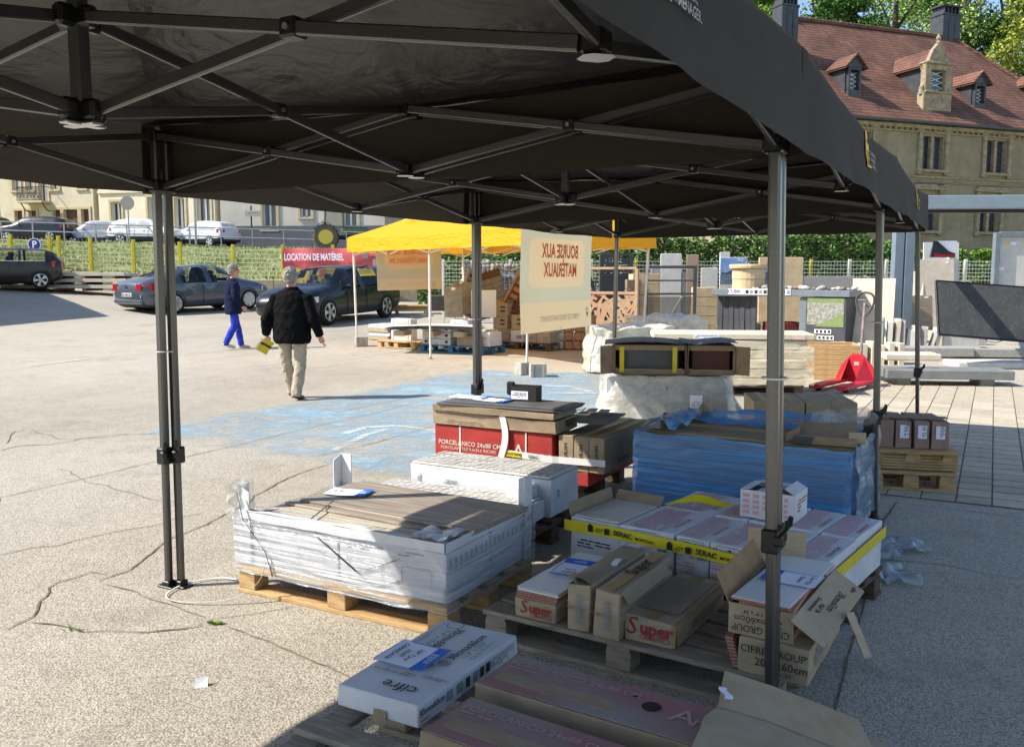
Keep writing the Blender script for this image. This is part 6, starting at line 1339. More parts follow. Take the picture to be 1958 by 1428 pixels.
def hand(mb, w, d, up, s=1., curl=.5):
    # palm and five fingers hanging from the wrist w along d; 'up' is the thumb side
    w, d, up = Vector(w), Vector(d).normalized(), Vector(up).normalized(); n_ = d.cross(up).normalized(); up = n_.cross(d).normalized()
    mb.tube([w-d*.03*s, w+d*.03*s, w+d*.085*s], [.026*s,.036*s,.036*s], 10, ell=(.55,1.1))
    for i,(o,l) in enumerate(((.030,.068),(.010,.076),(-.010,.071),(-.029,.056))):
        a = w+d*.085*s+up*o*s; b = a+d*l*.5*s+n_*.012*s*curl; c = b+d*l*.42*s*(1-curl*.4)+n_*l*.5*s*curl; mb.tube([a-d*.02*s,a,b,c],[.0095*s,.0095*s,.009*s,.0075*s],7)
    a = w+d*.02*s+up*.028*s; mb.tube([a-up*.015*s,a+up*.02*s+d*.025*s,a+up*.026*s+d*.058*s+n_*.01*s],[.013*s,.011*s,.008*s],7)
def head(mb, c, s=1., yaw=0.):
    c = Vector(c); M = Matrix.Rotation(yaw,3,'Z')
    prof = [(.02,.07,-.115,.02),(.055,.07,-.10,.018),(.066,.082,-.06,.008),(.073,.09,-.01,0),(.077,.095,.04,-.004),(.072,.09,.085,-.008),(.05,.065,.115,-.01),(.015,.02,.128,-.01)]
    vs = []; n = 18
    for rx,ry,z,yo in prof:
        for j in range(n): a = 2*PI*j/n; vs.append(c+(M @ Vector((rx*math.cos(a),ry*math.sin(a)+yo,z)))*s)
    k = len(prof); mb.add(vs, [(i*n+j,i*n+(j+1)%n,(i+1)*n+(j+1)%n,(i+1)*n+j) for i in range(k-1) for j in range(n)]+[tuple(range(n-1,-1,-1)),tuple(range((k-1)*n,k*n))])
    tr_ = lambda p: c+(M @ Vector(p))*s
    mb.tube([tr_((0,.085,.025)),tr_((0,.106,-.005)),tr_((0,.112,-.022)),tr_((0,.09,-.03))],[.008*s,.012*s,.016*s,.012*s],8)
    for q in (-1,1): mb.tube([tr_((q*.073,-.005,.025)),tr_((q*.086,-.012,.01)),tr_((q*.078,-.004,-.03))],[.012*s,.015*s,.009*s],8)
    mb.tube([tr_((-.022,.088,-.058)),tr_((0,.094,-.056)),tr_((.022,.088,-.058))],.007*s,6)
def person(label, loc, rz, H, spec):
    r = thing('person', label, 'person', loc, rz); s = H/1.72; b = MB(); v = lambda *p: Vector(p)*s
    S = spec
    head(b, v(*S['head']), s, S.get('hyaw',0)); hx,hy,hz = S['head']
    b.tube([v(0,-.01,1.34),v(hx*.5,hy*.5-.01,1.45),v(hx,hy-.005,hz-.08)],[.062*s,.054*s,.054*s],12)
    rings(b, [(v(0,0,.84),.14*s,.10*s),(v(0,0,1.0),.13*s,.095*s),(v(0,0,1.2),.155*s,.10*s),(v(0,0,1.36),.15*s,.085*s),(v(0,0,1.42),.06*s,.05*s)])
    for a in S['arms']:
        P = [v(*q) for q in a[:3]]; b.tube([P[0],P[0].lerp(P[1],.5),P[1],P[1].lerp(P[2],.5),P[2]],[.05*s,.045*s,.04*s,.036*s,.028*s],10); hand(b, P[2], (P[2]-P[1])+Vector(a[3])*s, a[4], s, a[5])
    for l in S['legs']:
        P = [v(*q) for q in l[:3]]; b.tube([P[0],P[1],P[2]],[.075*s,.05*s,.036*s],10)
    remesh(b.build('body', M_SKIN, r), .0065, 2)
    # clothing
    j = MB(); T_ = S['torso']; rings(j, [(v(*q[0]),q[1]*s,q[2]*s) for q in T_], 22)
    for a in S['arms']:
        P = [v(*q) for q in a[:3]]; e = P[2]-(P[2]-P[1])*.05; w_ = S['sleeve']; j.tube([P[0]-Vector((P[0].x*.35,0,-.01)),P[0],P[0].lerp(P[1],.35),P[0].lerp(P[1],.7),P[1],P[1].lerp(e,.5),e],[.07*s,w_*.98*s,w_*.95*s,w_*.90*s,w_*.95*s,w_*.80*s,w_*.64*s],14)
    o = remesh(j.build('jacket', S['jm'], r), .011, 5)
    t = MB(); rings(t, [(v(0,0,.74),.10*s,.10*s),(v(0,0,.82),.172*s,.125*s),(v(0,0,.93),.165*s,.12*s),(v(0,0,1.0),.15*s,.11*s)])
    for l in S['legs']:
        P = [v(*q) for q in l[:3]]; w_ = S['trouser']; path = [P[0]+Vector((0,0,.05)),P[0].lerp(P[1],.4),P[1].lerp(P[0],.12),P[1].lerp(P[2],.15),P[1].lerp(P[2],.6),P[2]+Vector((0,0,.0)),P[2]+Vector((0,0,-.045*s))]
        t.tube(path,[.098*s*w_,.092*s*w_,.075*s*w_,.074*s*w_,.072*s*w_,.068*s*w_,.072*s*w_],16)
    remesh(t.build('trousers', S['tm'], r), .010, 4)
    for l in S['legs']:
        A = v(*l[2]); f = Vector((math.sin(-l[3]),math.cos(l[3]),0)); pt = l[4] if len(l) > 4 else 0
        k = MB(); P = [A+f*-.06*s+Vector((0,0,-.055*s+pt*.10)),A+f*.0*s+Vector((0,0,-.05*s+pt*.04)),A+f*.08*s+Vector((0,0,-.066*s)),A+f*.15*s+Vector((0,0,-.075*s-pt*.02)),A+f*.19*s+Vector((0,0,-.082*s-pt*.03))]; k.tube(P,[.036*s,.048*s,.044*s,.038*s,.022*s],12,ell=(1,.8))
        remesh(k.build('shoe', S['sm'], r, smooth=True), .008, 2)
    hc = v(hx,hy-.012,hz+.012); hm = MB(); M = Matrix.Rotation(S.get('hyaw',0),3,'Z'); n = 20; prof = S['hair']; vs = []
    for rx,ry,z,yo in prof:
        for q in range(n):
            a = 2*PI*q/n; f = 1+.10*nz((math.cos(a)*4,math.sin(a)*4,z*40),1,3)+.05*nz((math.cos(a)*11,math.sin(a)*11,z*90),1,5); vs.append(hc+(M @ Vector((rx*f*math.cos(a),ry*f*math.sin(a)+yo,z)))*s)
    kk = len(prof); hm.add(vs, [(i*n+q,i*n+(q+1)%n,(i+1)*n+(q+1)%n,(i+1)*n+q) for i in range(kk-1) for q in range(n)]+[tuple(range(n-1,-1,-1)),tuple(range((kk-1)*n,kk*n))]); ho = hm.build('hair', M_HAIR, r, smooth=True); sb = ho.modifiers.new('sub','SUBSURF'); sb.levels = sb.render_levels = 3
    for nm,sz,st in (('locks',.030,.030),('strands',.008,.012)):
        t_ = bpy.data.textures.get(nm) or bpy.data.textures.new(nm,'CLOUDS'); t_.noise_scale = sz; t_.noise_depth = 2; dm = ho.modifiers.new(nm,'DISPLACE'); dm.texture = t_; dm.strength = st; dm.mid_level = .5; dm.texture_coords = 'LOCAL'
    return r, s, v
mp = gp(562,763)
HAIRM = [(.05,.04,-.085,-.045),(.07,.066,-.06,-.034),(.084,.085,-.025,-.022),(.090,.100,.015,-.014),(.089,.103,.05,-.010),(.081,.096,.08,-.010),(.064,.078,.107,-.012),(.04,.05,.124,-.012),(.012,.015,.131,-.012)]
HAIRW = [(.05,.04,-.095,-.05),(.075,.07,-.065,-.036),(.09,.09,-.02,-.022),(.097,.105,.02,-.014),(.096,.108,.06,-.01),(.087,.10,.092,-.01),(.068,.08,.12,-.012),(.04,.05,.138,-.012),(.012,.015,.145,-.012)]
SPM = dict(head=(-.01,.03,1.585), hyaw=.05, arms=[((-.215,-.01,1.315),(-.315,-.06,1.05),(-.37,.05,.83),(0,.0,0),(.6,.6,0),.7),((.215,-.01,1.315),(.305,-.05,1.06),(.37,.02,.82),(0,.02,0),(-.3,.9,0),.5)],
    legs=[((-.10,0,.86),(-.115,.07,.47),(-.085,.17,.105),.1),((.10,0,.86),(.10,.02,.48),(.075,-.11,.10),-.15,.25)], torso=[((0,.0,.735),.225,.165),((0,.0,.78),.25,.175),((0,0,.95),.255,.175),((0,0,1.1),.245,.165),((0,0,1.26),.24,.155),((0,0,1.34),.222,.135),((0,-.005,1.40),.165,.105),((0,0,1.44),.10,.085),((0,0,1.465),.08,.076)], sleeve=.083, trouser=1., jm=M_JKT, tm=M_TRS, sm=M_SHOE, hair=HAIRM)
r, s, v = person('person with grey hair in a black jacket and beige trousers walking away with a leaflet', mp, -.12, 1.70, SPM)
hp = r.matrix_basis @ v(-.39,.06,.745)
lf = thing('leaflet','folded yellow leaflet held in the left hand of the walking person','leaflet',hp,.3); lf.rotation_euler = (.35,.55,.5)
MB().grid(lambda a,b: ((a-.3)*.15,.012*math.sin(b*5),-.15+b*.2),3,4).build('page', mat('yellow_page',(216,196,40),.6,(190,170,30),6), lf); MB().grid(lambda a,b: ((a-.55)*.12,.02+.014*math.sin(b*4),-.15+b*.17),3,4).build('page', M_PAPER, lf); MB().grid(lambda a,b: ((a-.3)*.15,.012*math.sin(b*5)-.004,-.05+b*.025),3,2).build('print_band', M_LOGOK, lf)
wp = gp(448,667)
SPW = dict(head=(.0,.045,1.60), hyaw=-.35, arms=[((-.175,.0,1.325),(-.23,-.05,1.09),(-.23,.05,.88),(0,.05,0),(.3,.9,0),.5),((.175,.0,1.325),(.235,-.02,1.08),(.24,.14,.87),(0,.06,0),(-.3,.9,0),.6)],
    legs=[((-.085,0,.86),(-.085,.10,.48),(-.07,.16,.10),0),((.085,0,.86),(.08,.0,.48),(.065,-.18,.13),0,.45)], torso=[((0,.0,.72),.20,.165),((0,.0,.78),.205,.17),((0,0,.95),.19,.16),((0,0,1.12),.185,.15),((0,0,1.26),.20,.15),((0,0,1.37),.195,.12),((0,-.0,1.42),.12,.09),((0,0,1.455),.07,.07)], sleeve=.066, trouser=.92, jm=M_NAVY, tm=M_BTR, sm=M_SHOEB, hair=HAIRW)
r, s, v = person('person with short grey hair in a navy jacket and bright blue trousers walking right', wp, -1.02, 1.66, SPW)
g = MB(); M = Matrix.Rotation(-.35,3,'Z'); hc = v(0,.045,1.60)
for q in (-1,1): g.tube([hc+(M @ Vector((q*.07,-.01,.03)))*s, hc+(M @ Vector((q*.066,.085,.028)))*s, hc+(M @ Vector((q*.03,.10,.02)))*s],.008*s,6)
g.build('glasses', M_LOGOK, r)
# ------------------------------------------------------------------ left boundary: low wall, yellow mesh fence, banner, bank
M_LWALL = mat('low_wall_stone', (166,156,134), .9, (140,130,110), 5, .6, 25)
FY = 34.3
def wtop(x): return 1.42 + .05*max(0,min(8,-x-10.5))
wl = thing('low_wall','low stone retaining wall under the yellow fence','wall',(0,0,0))
for i in range(26):
    x = -30+i*1.1; x1 = x+1.1; q = MB(); q.box((x+.55,FY,(wtop(x)+gh(x,34))/2-.1),(1.085,.35,wtop(x)-gh(x,34)+.2),b=.02); q.build('wall_stone', M_LWALL, wl)
M_YP = mat('yellow_post', (206,196,40), .6, (186,176,48), 4); M_YW = mat('yellow_wire', (206,206,150), .5)
def mesh_panel(parent, a, b, h, m, dx=.10, dz=.2, t=.006, name='mesh_panel', th=None):
    a, b = Vector(a), Vector(b); L_ = (b-a).length; d = (b-a)/L_; k = MB(); n = max(1,int(L_/dx))
    for i in range(n+1): p = a+d*(i*L_/n); k.bar(p,p+Vector((0,0,h)),t*.7,t*.7,up=d)
    for j in range(int(h/dz)+1): k.bar(a+Vector((0,-.01,j*dz)),b+Vector((0,-.01,j*dz)),t*1.5,th or t*1.5)
    k.build(name, m, parent)
yf = thing('yellow_fence','yellow wire mesh fence with posts along the grass bank','fence',(0,0,0))
pxs = [-30,30,104,121,181,262,350,448,545,640,735,830]; px3 = [Vector(((u-979)/FPX*FY,FY-.02,0)) for u in pxs]
for i,p in enumerate(px3):
    z0 = wtop(p.x); MB().bar((p.x,p.y,z0-.02),(p.x+(.06 if i in (7,) else 0),p.y,z0+1.33),.12,.12,up=(0,1,0),ch=.01).build('post', M_YP, yf)
    if i < len(px3)-1 and i != 2: q = px3[i+1]; mesh_panel(yf,(p.x,p.y,z0),(q.x,q.y,wtop(q.x)),1.25,M_YW,.14,.16,.012,th=.034)
p = at(66,468,34.1); r = thing('parking_sign','round blue parking sign with white P on the fence','sign',p,0); MB().lathe([(.25,-.01),(.25,.01)],28,M=Matrix.Rotation(PI/2,3,'X')).build('disc', mat('sign_blue',(34,58,150),.5), r); text('P', .36, M_PAPER, r, (0,-.016,-.0), FR, bold=.03)
hh = MB()
for i in range(28):
    a0,a1 = 2*PI*i/28,2*PI*(i+1)/28; hh.quad(*[(q*math.cos(a),-.014,q*math.sin(a)) for q,a in ((.225,a0),(.25,a0),(.25,a1),(.225,a1))])
hh.build('rim', M_PAPER, r)
# banner
M_BRED = mat('banner_red', (206,96,100), .7, (192,82,88), 4, .4, 4, bdist=.05); M_BYEL = mat('banner_yellow', (222,196,60), .7, (208,184,70), 4, .4, 4, bdist=.05)
a,b = at(540,474,34.0), at(842,478,33.6); c = at(548,545,34.0)
bn = thing('banner','red and yellow banner reading LOCATION DE MATÉRIEL on the fence','banner',(a.x,a.y,c.z),math.atan2(b.y-a.y,b.x-a.x)); L_ = Vector((b.x-a.x,b.y-a.y)).length; H_ = a.z-c.z
MB().grid(lambda s,t: (s*L_, .04*math.sin(s*23)+.05*nz((s*9,t*3,0),1)-.05*math.sin(PI*t), H_*(1-.55*t)-.02*math.sin(PI*s*2)),50,6).build('red_cloth', M_BRED, bn, smooth=True)
MB().grid(lambda s,t: (s*L_+.12*t*(1-2*s), .04*math.sin(s*23)+.05*nz((s*9,t*3+2,0),1), H_*(.45-.45*t)-.02*math.sin(PI*s*2)+.05*math.sin(s*9)*(1-t)),50,6).build('yellow_cloth', M_BYEL, bn, smooth=True)
text('LOCATION DE MATÉRIEL', .36, M_PAPER, bn, (.10,-.14,H_*.74), FR, ax='LEFT', bold=.03, sx=.56)
for i,(x,z,cc) in enumerate(((.25,.3,(190,60,60)),(.7,.28,(120,116,110)),(1.15,.3,(150,140,120)),(1.55,.32,(170,80,60)),(3.2,.8,(130,120,118)),(3.6,.6,(150,140,138)),(2.2,.3,(120,116,110)))): k = MB(); k.box((x,-.10,H_*z),(.24,.01,.26),b=.004); k.box((x+.06,-.10,H_*z+.17),(.1,.011,.12),b=.004); k.build('tool_picture', mat('tool_%d'%i,cc,.7), bn)
mbf = MB(); mbf.box((4.9,-.11,H_*.7),(.5,.01,.03)); mbf.box((4.9,-.11,H_*.45),(.5,.01,.03)); mbf.box((4.65,-.11,H_*.575),(.03,.01,.28)); mbf.build('white_frame', M_PAPER, bn)
# timber stacks along the wall
M_TIM = mat('grey_timber', (206,202,188), .85, (182,176,160), 4, .4, 30, stretch=(1,8,8))
ts = thing('plank_stack','long stacks of pale planks on bearers below the yellow fence','timber',(-16.2,32.3,gh(-16.2,32.3)),-.10)
for i in range(3):
    for j in range(7): bx('plank', (.06*((i*3+j)%4)-.1,-.5+j*.17,.18+i*.22), (5.2,.16,.12), M_TIM, ts, b=.008)
    for x in (-2.2,-1.1,0,1.1,2.2): bx('bearer', (x,0,.07+i*.22), (.12,1.15,.09), mat('red_bearer',(150,96,66),.8), ts, b=.005)
ts2 = thing('plank_stack','bundle of pale planks wrapped in film by the saloon car','timber',(-12.9,31.3,gh(-12.9,31.3)),-.12)
for i in range(4):
    for j in range(5): bx('plank', (.05*((i+j)%3),-.36+j*.17,.12+i*.14), (1.8,.16,.12), M_TIM, ts2, b=.008)
# grass blades on the bank
def grass(n, x0, x1, y0, y1, zf, h0, h1, name, label, seed, pal):
    rr = random.Random(seed); mb = MB()
    for i in range(n):
        x = rr.uniform(x0,x1); y = y0+(y1-y0)*rr.random()**1.15; den = nz((x*.35,y*.5,seed),1)
        if den < -.42: continue
        z = zf(x,y)-.02; h = rr.uniform(h0,h1)*(1+.8*den); a = rr.uniform(0,PI); w_ = h*rr.uniform(.10,.2); dx,dy = math.cos(a)*w_,math.sin(a)*w_; lx,ly = rr.uniform(-.4,.4)*h,rr.uniform(-.4,.4)*h
        mb.mi = 0 if den > .25 and rr.random() < .6 else rr.randrange(len(pal)); mb.add([(x-dx,y-dy,z),(x+dx,y+dy,z),(x+lx,y+ly,z+h)],[(0,1,2)])
    mb.build(name, pal, label=label, cat=None, kind='stuff')
PALG = [mat('grass_%d'%i, c, .8) for i,c in enumerate(((132,146,82),(152,162,104),(112,128,66),(190,188,154),(170,174,124)))]
grass(46000,-32,-2,34.6,50,bank_z,.05,.20,'grass_blades','rough green grass growing on the bank',5,PALG)
# guard rail along the street
M_GALV = mat('galvanised_rail', (176,178,180), .35, (150,152,154), 5, metal=.7)
gr = thing('guard_rail','galvanised two-rail guard rail along the street above the bank','railing',(0,0,0))
RY = 50.2
for i in range(19):
    x = -32+i*1.75; z = zst(x); MB().bar((x,RY,z-.1),(x,RY,z+1.05),.06,.06,up=(0,1,0)).build('post', M_GALV, gr)
    if i < 18:
        for hz in (.55,1.03): MB().tube([(x,RY-.03,z+hz),(x+1.75,RY-.03,zst(x+1.75)+hz)],.035,6).build('rail', M_GALV, gr)
def pole(label, u, Yd, z0, z1, r0=.04, m=M_GALV): x = (u-979)/FPX*Yd; r = thing('sign_post',label,'sign post',(x,Yd,z0),0); MB().tube([(0,0,0),(0,0,z1-z0)],r0,8).build('post', m, r); return r
r = pole('round traffic sign seen from behind on a grey post',255,52.5,3.2,6.0); MB().lathe([(.40,-.012),(.40,.012)],28,(0,-.05,2.55),Matrix.Rotation(PI/2,3,'X')).build('disc', mat('sign_back',(150,148,140),.6), r)
r = pole('slim street lamp post between the white cars',381,52.0,2.7,9.0,.07)
MB().tube([(0,0,6.1),(.1,-.3,6.3),(.2,-.9,6.35)],.05,6).build('lamp_arm', M_GALV, r)
r = pole('dark post with a grey direction sign',487,52.5,2.6,5.6,.05,mat('dark_post',(70,70,72),.6)); bx('sign_panel', (.12,-.07,2.55), (.95,.04,.34), mat('grey_panel',(170,168,160),.6), r, b=.01); lines(r, (.12,-.093,2.56), .7,.16,2,M_PRINTG,'front')
# ------------------------------------------------------------------ houses on the street
M_OCH = mat('cream_render', (212,200,174), .9, (198,186,158), .6, .4, 20, spots=((182,170,142),1.4,.55,.2)); M_PALE = mat('pale_render', (228,216,190), .9, (216,202,174), .6, .3, 20); M_GREYW = mat('grey_render', (204,197,182), .9, (190,183,168), .6, .3, 20); M_SUR = mat('stone_surround', (200,182,148), .85, (184,166,132), 3, .3, 20); M_SHUT = mat('brown_shutter', (104,70,58), .7, (90,60,50), 6); M_PANE = mat('house_glass', (60,70,80), .08, spec=.8); M_WFR = mat('white_frame', (226,224,220), .5); M_RTILE = mat('house_roof', (140,84,66), .85, (118,70,56), 6, .6, 20); M_IRON = mat('balcony_iron', (52,50,50), .6)
def house(name, label, x, Yd, zb, W_, H_, rz, wall, wins, roofh=3.2, D_=10, extra=None):
    # wins: (x centre, sill z, width, height, kind); openings stand recessed behind the wall face
    r = thing(name, label, 'building', (x,Yd,zb), rz, 'houses along the street'); xs = sorted({0,W_,*[w[0]-w[2]/2 for w in wins],*[w[0]+w[2]/2 for w in wins]}); zs = sorted({0,H_,*[w[1] for w in wins],*[w[1]+w[3] for w in wins]})
    mb = MB()
    for i in range(len(xs)-1):
        for j in range(len(zs)-1):
            cx_,cz_ = (xs[i]+xs[i+1])/2,(zs[j]+zs[j+1])/2
            if any(abs(cx_-w[0]) < w[2]/2 and w[1] < cz_ < w[1]+w[3] for w in wins): continue
            mb.quad((xs[i],0,zs[j]),(xs[i+1],0,zs[j]),(xs[i+1],0,zs[j+1]),(xs[i],0,zs[j+1]))
    mb.quad((0,D_,0),(0,0,0),(0,0,H_),(0,D_,H_)); mb.quad((W_,0,0),(W_,D_,0),(W_,D_,H_),(W_,0,H_)); mb.quad((W_,D_,0),(0,D_,0),(0,D_,H_),(W_,D_,H_))
    mb.build('wall', wall, r)
    rf = MB(); o = .5; rf.add([(-o,-o,H_),(W_+o,-o,H_),(W_+o,D_+o,H_),(-o,D_+o,H_),(1.5,D_/2,H_+roofh),(W_-1.5,D_/2,H_+roofh)],[(0,1,5,4),(1,2,5),(2,3,4,5),(3,0,4)]); rf.add([(-o,-o,H_-.02),(W_+o,-o,H_-.02),(W_+o,D_+o,H_-.02),(-o,D_+o,H_-.02)],[(3,2,1,0)]); rf.build('roof', M_RTILE, r)
    for (wx,wz,ww,wh,kind) in wins:
        k = MB()
        for c_,dd in (((wx,.14,wz),(ww,.28,.02)),((wx,.14,wz+wh),(ww,.28,.02)),((wx-ww/2,.14,wz+wh/2),(.02,.28,wh)),((wx+ww/2,.14,wz+wh/2),(.02,.28,wh))): k.box(c_,dd)
        wn = k.build('door' if kind == 'door' else 'window', wall, r); sr = MB(); t = .18
        for c_,dd in (((wx,-.03,wz+wh+t/2),(ww+2*t,.06,t)),((wx-ww/2-t/2,-.03,wz+wh/2),(t,.06,wh)),((wx+ww/2+t/2,-.03,wz+wh/2),(t,.06,wh))): sr.box(c_,dd,b=.01)
        if wz > .3: sr.box((wx,-.05,wz-.07),(ww+2*t,.12,.12),b=.01)
        sr.build('surround', M_SUR, wn)
        if kind == 'door': MB().box((wx,.24,wz+wh/2),(ww-.03,.06,wh-.03),b=.01).build('leaf', M_SHUT, wn)
        elif kind == 'shut': MB().box((wx,.2,wz+wh*.64),(ww-.03,.04,wh*.7),b=.01).build('roller_shutter', M_SHUT, wn); MB().box((wx,.27,wz+wh*.14),(ww-.03,.02,wh*.26)).build('pane', M_PANE, wn)
        else:
            MB().box((wx,.27,wz+wh/2),(ww-.02,.02,wh-.02)).build('pane', M_PANE, wn); f = MB(); q = .055
            for c_,dd in (((wx,.22,wz+.04),(ww-.02,.06,.08)),((wx,.22,wz+wh-.04),(ww-.02,.06,.08)),((wx-ww/2+.05,.22,wz+wh/2),(.09,.06,wh)),((wx+ww/2-.05,.22,wz+wh/2),(.09,.06,wh)),((wx,.22,wz+wh/2),(.12,.06,wh))): f.box(c_,dd)
            f.build('frame', M_WFR, wn)
            if kind == 'shutters':
                for sd in (-1,1): MB().box((wx+sd*(ww*.5+.02),.0-.08,wz+wh/2),(.06,.3,wh),b=.01).build('shutter', M_SHUT, wn)
    return r
HY = 63.
def hx(u): return (u-979)/FPX*HY
sc = FPX/HY
def hz(v): return CAM_H + HY*math.tan(math.atan((714-v)/FPX)-CAM_PITCH)
zb = hz(462)
x0 = hx(14); W1 = hx(226)-x0
wn = []
for u in (55,86,116,142,203):
    wn.append((hx(u)-x0, hz(366 if u != 116 else 388)-zb, .62 if u!=116 else .7, 1.75 if u != 116 else 2.55, 'shut' if u == 203 else 'glass'))
for u,w_ in ((57,.65),(89,.62),(144,.62),(175,1.15),(207,.62)): wn.append((hx(u)-x0, .05 if u == 175 else .45, w_, hz(404)-zb-(.05 if u==175 else .45), 'door'))
h1 = house('town_house','cream rendered house with an iron balcony and brown ground-floor doors',x0,HY,zb,W1,9.0,-.28,M_OCH,wn)
bal = [(hx(78)-x0,hx(134)-x0)]
k = MB(); bz = hz(390)-zb
x_a,x_b = bal[0]; MB().box(((x_a+x_b)/2,-.45,bz),(x_b-x_a,.9,.14),b=.02).build('balcony_slab', M_SUR, h1)
for i in range(22): k.bar((x_a+(x_b-x_a)*i/21,-.88,bz+.07),(x_a+(x_b-x_a)*i/21,-.88,bz+1.0),.025,.025,up=(0,1,0))
for z in (.12,.55,1.0): k.bar((x_a,-.88,bz+z),(x_b,-.88,bz+z),.04,.04)
for i in range(7): k.lathe([(.11,-.012),(.13,0),(.11,.012)],12,(x_a+(x_b-x_a)*(i+.5)/7,-.88,bz+.33),Matrix.Rotation(PI/2,3,'X'),cap=False)
for s_ in (x_a,x_b):
    k.bar((s_,-.88,bz+1.0),(s_,0,bz+1.0),.04,.04)
    k.tube(smooth_path([(s_+(.15 if s_==x_a else -.15),0,bz-.6),(s_+(.15 if s_==x_a else -.15),-.35,bz-.5),(s_+(.15 if s_==x_a else -.15),-.6,bz-.2),(s_+(.15 if s_==x_a else -.15),-.7,bz-.08)],3),.04,6)
k.build('balcony_railing', M_IRON, h1)
zb2 = hz(472); x2 = hx(228); W2 = hx(470)-x2; wn = []
for u,w_,v0,v1 in ((266,.8,402,440),(352,1.35,395,452),(399,.75,397,445),(448,.95,397,447)): wn.append((hx(u)-x2, hz(v1)-zb2, w_, hz(v0)-hz(v1)+.35, 'glass'))
for u in (266,352,399,448): wn.append((hx(u)-x2, 5.2, .9, 1.6, 'glass'))
h2 = house('town_house','pale cream house with tall white-framed windows behind the white cars',x2,HY-2.25,zb2,W2,8.6,-.28,M_PALE,wn)
MB().box((W2/2,-.05,hz(374)-zb2),(W2,.14,.2),b=.02).build('cornice', M_PALE, h2); MB().box((W2/2,-.02,.45),(W2-.02,.06,.9),b=.02).build('plinth', mat('plinth_stone',(196,184,160),.9,(176,164,140),3,.5,10), h2)
zb3 = hz(478); x3 = hx(471); W3 = hx(760)-x3
h3 = house('town_house','plain grey-beige house with a dark plinth behind the tractor',x3,HY-4.8,zb3,W3,8.0,-.06,M_GREYW,[(hx(558)-x3,hz(446)-zb3,.9,hz(398)-hz(446),'glass'),(hx(622)-x3,hz(425)-zb3,.7,.8,'glass'),(hx(700)-x3,1.2,.9,1.5,'glass')]); MB().box((W3/2,-.04,.7),(W3-.1,.08,1.4),b=.02).build('plinth', mat('dark_plinth',(104,104,108),.9,(92,92,96),2), h3)
for k_,(u0,u1) in enumerate(((-140,12),)):
    xx = hx(u0); h0 = house('chalet','timber chalet cut by the left edge of the picture',xx,HY+.5,hz(458),hx(u1)-xx,7.5,-.08,mat('chalet_wood',(150,104,64),.8,(128,86,52),4,.4,20,stretch=(1,1,10)),[(hx(-30)-xx,2.8,1.2,1.6,'glass'),(hx(-80)-xx,2.8,1.2,1.6,'glass')])
for i,(u,y_,w_,h_) in enumerate(((-330,66,10,8.5),(880,66,9,7.5),(1000,68,8,7))):
    xx = hx(u); house('town_house',('house beyond the left edge of the street','house behind the hanging sign','house far behind the hedge')[i],xx,y_,zst(-5)+.1,w_,h_,-.05,(M_OCH,M_PALE,M_OCH)[i],[(1.5+j*2.4,z,1,1.5,'glass') for j in range(int(w_/2.6)) for z in (1,4.2)])
# ------------------------------------------------------------------ foliage
def leafmats(n, cs): return [mat('%s_leaf_%d'%(n,i), c, .65, spec=.3) for i,c in enumerate(cs)]
def leaves(mb, c, rad, n, size, rr, nm, flat=.6):
    for i in range(n):
        d = Vector((rr.gauss(0,1),rr.gauss(0,1),rr.gauss(0,1))).normalized()*(rr.random()**.45); p = Vector(c)+Vector((d.x*rad[0],d.y*rad[1],d.z*rad[2])); s = size*rr.uniform(.6,1.3)
        a = Vector((rr.gauss(0,1),rr.gauss(0,1),rr.gauss(0,1)*flat)).normalized(); b = a.cross(Vector((rr.gauss(0,1),rr.gauss(0,1),rr.gauss(0,1)))).normalized()
        mb.mi = rr.randrange(nm); mb.add([p-a*s*.5,p+b*s*.28,p+a*s*.55,p-b*s*.28],[(0,1,2,3)])
M_BARK = mat('bark', (92,80,66), .95, (70,60,50), 6, .8, 20)
def tree(label, x, y, z0, H, cr, cs, seed, n=7000, size=.42, clumps=34, group='trees behind the manor house'):
    rr = random.Random(seed); r = thing('deciduous_tree', label, 'tree', (x,y,z0), 0, group); k = MB(); th = H*.55
    k.tube([(0,0,0),(.1,0,th*.5),(0,.1,th),(.1,0,H*.85)],[H*.022,H*.017,H*.011,H*.003],8); cl = []
    for i in range(clumps):
        a = rr.uniform(0,2*PI); t = rr.uniform(.30,1.0); e = math.sin(PI*min(1,max(.08,(t-.24)/.80)))**.6; q = cr*e*rr.uniform(.35,1.0); c = Vector((math.cos(a)*q,math.sin(a)*q,H*t*.97)); cl.append(c)
        if i < 16: b0 = Vector((0,0,max(H*.2,c.z-q*.9-1))); k.tube([b0,b0.lerp(c,.5)+Vector((0,0,.4)),c],[H*.006,H*.0035,H*.001],6)
    k.build('trunk', M_BARK, r); mb = MB()
    for c in cl: q = cr*rr.uniform(.24,.42); leaves(mb, c, (q,q,q*.75), int(n*3.3)//clumps, size*.85, rr, len(cs))
    mb.build('crown', cs, r); return r
L_FRESH = leafmats('fresh',((124,158,60),(102,140,48),(148,176,78),(82,116,40))); L_PALE = leafmats('pale',((142,166,90),(120,148,74),(164,184,110),(98,124,58))); L_DARK = leafmats('deep',((78,118,48),(60,98,38),(98,138,58),(46,76,32))); L_YEL = leafmats('yellowish',((150,160,62),(130,146,54),(168,174,80),(104,120,44)))
def tx(u,Yd): return (u-979)/FPX*Yd
tree('fresh green tree at the left gable of the manor house',tx(1405,72),72,4,22.5,5.0,L_FRESH,1,6500)
tree('low dark green tree between the manor chimneys',tx(1590,74),74,4,20.5,3.6,L_DARK,2,5500,.36)
tree('tall pale tree behind the middle of the manor roof',tx(1685,84),84,4,31,8.0,L_PALE,3,7000,.40)
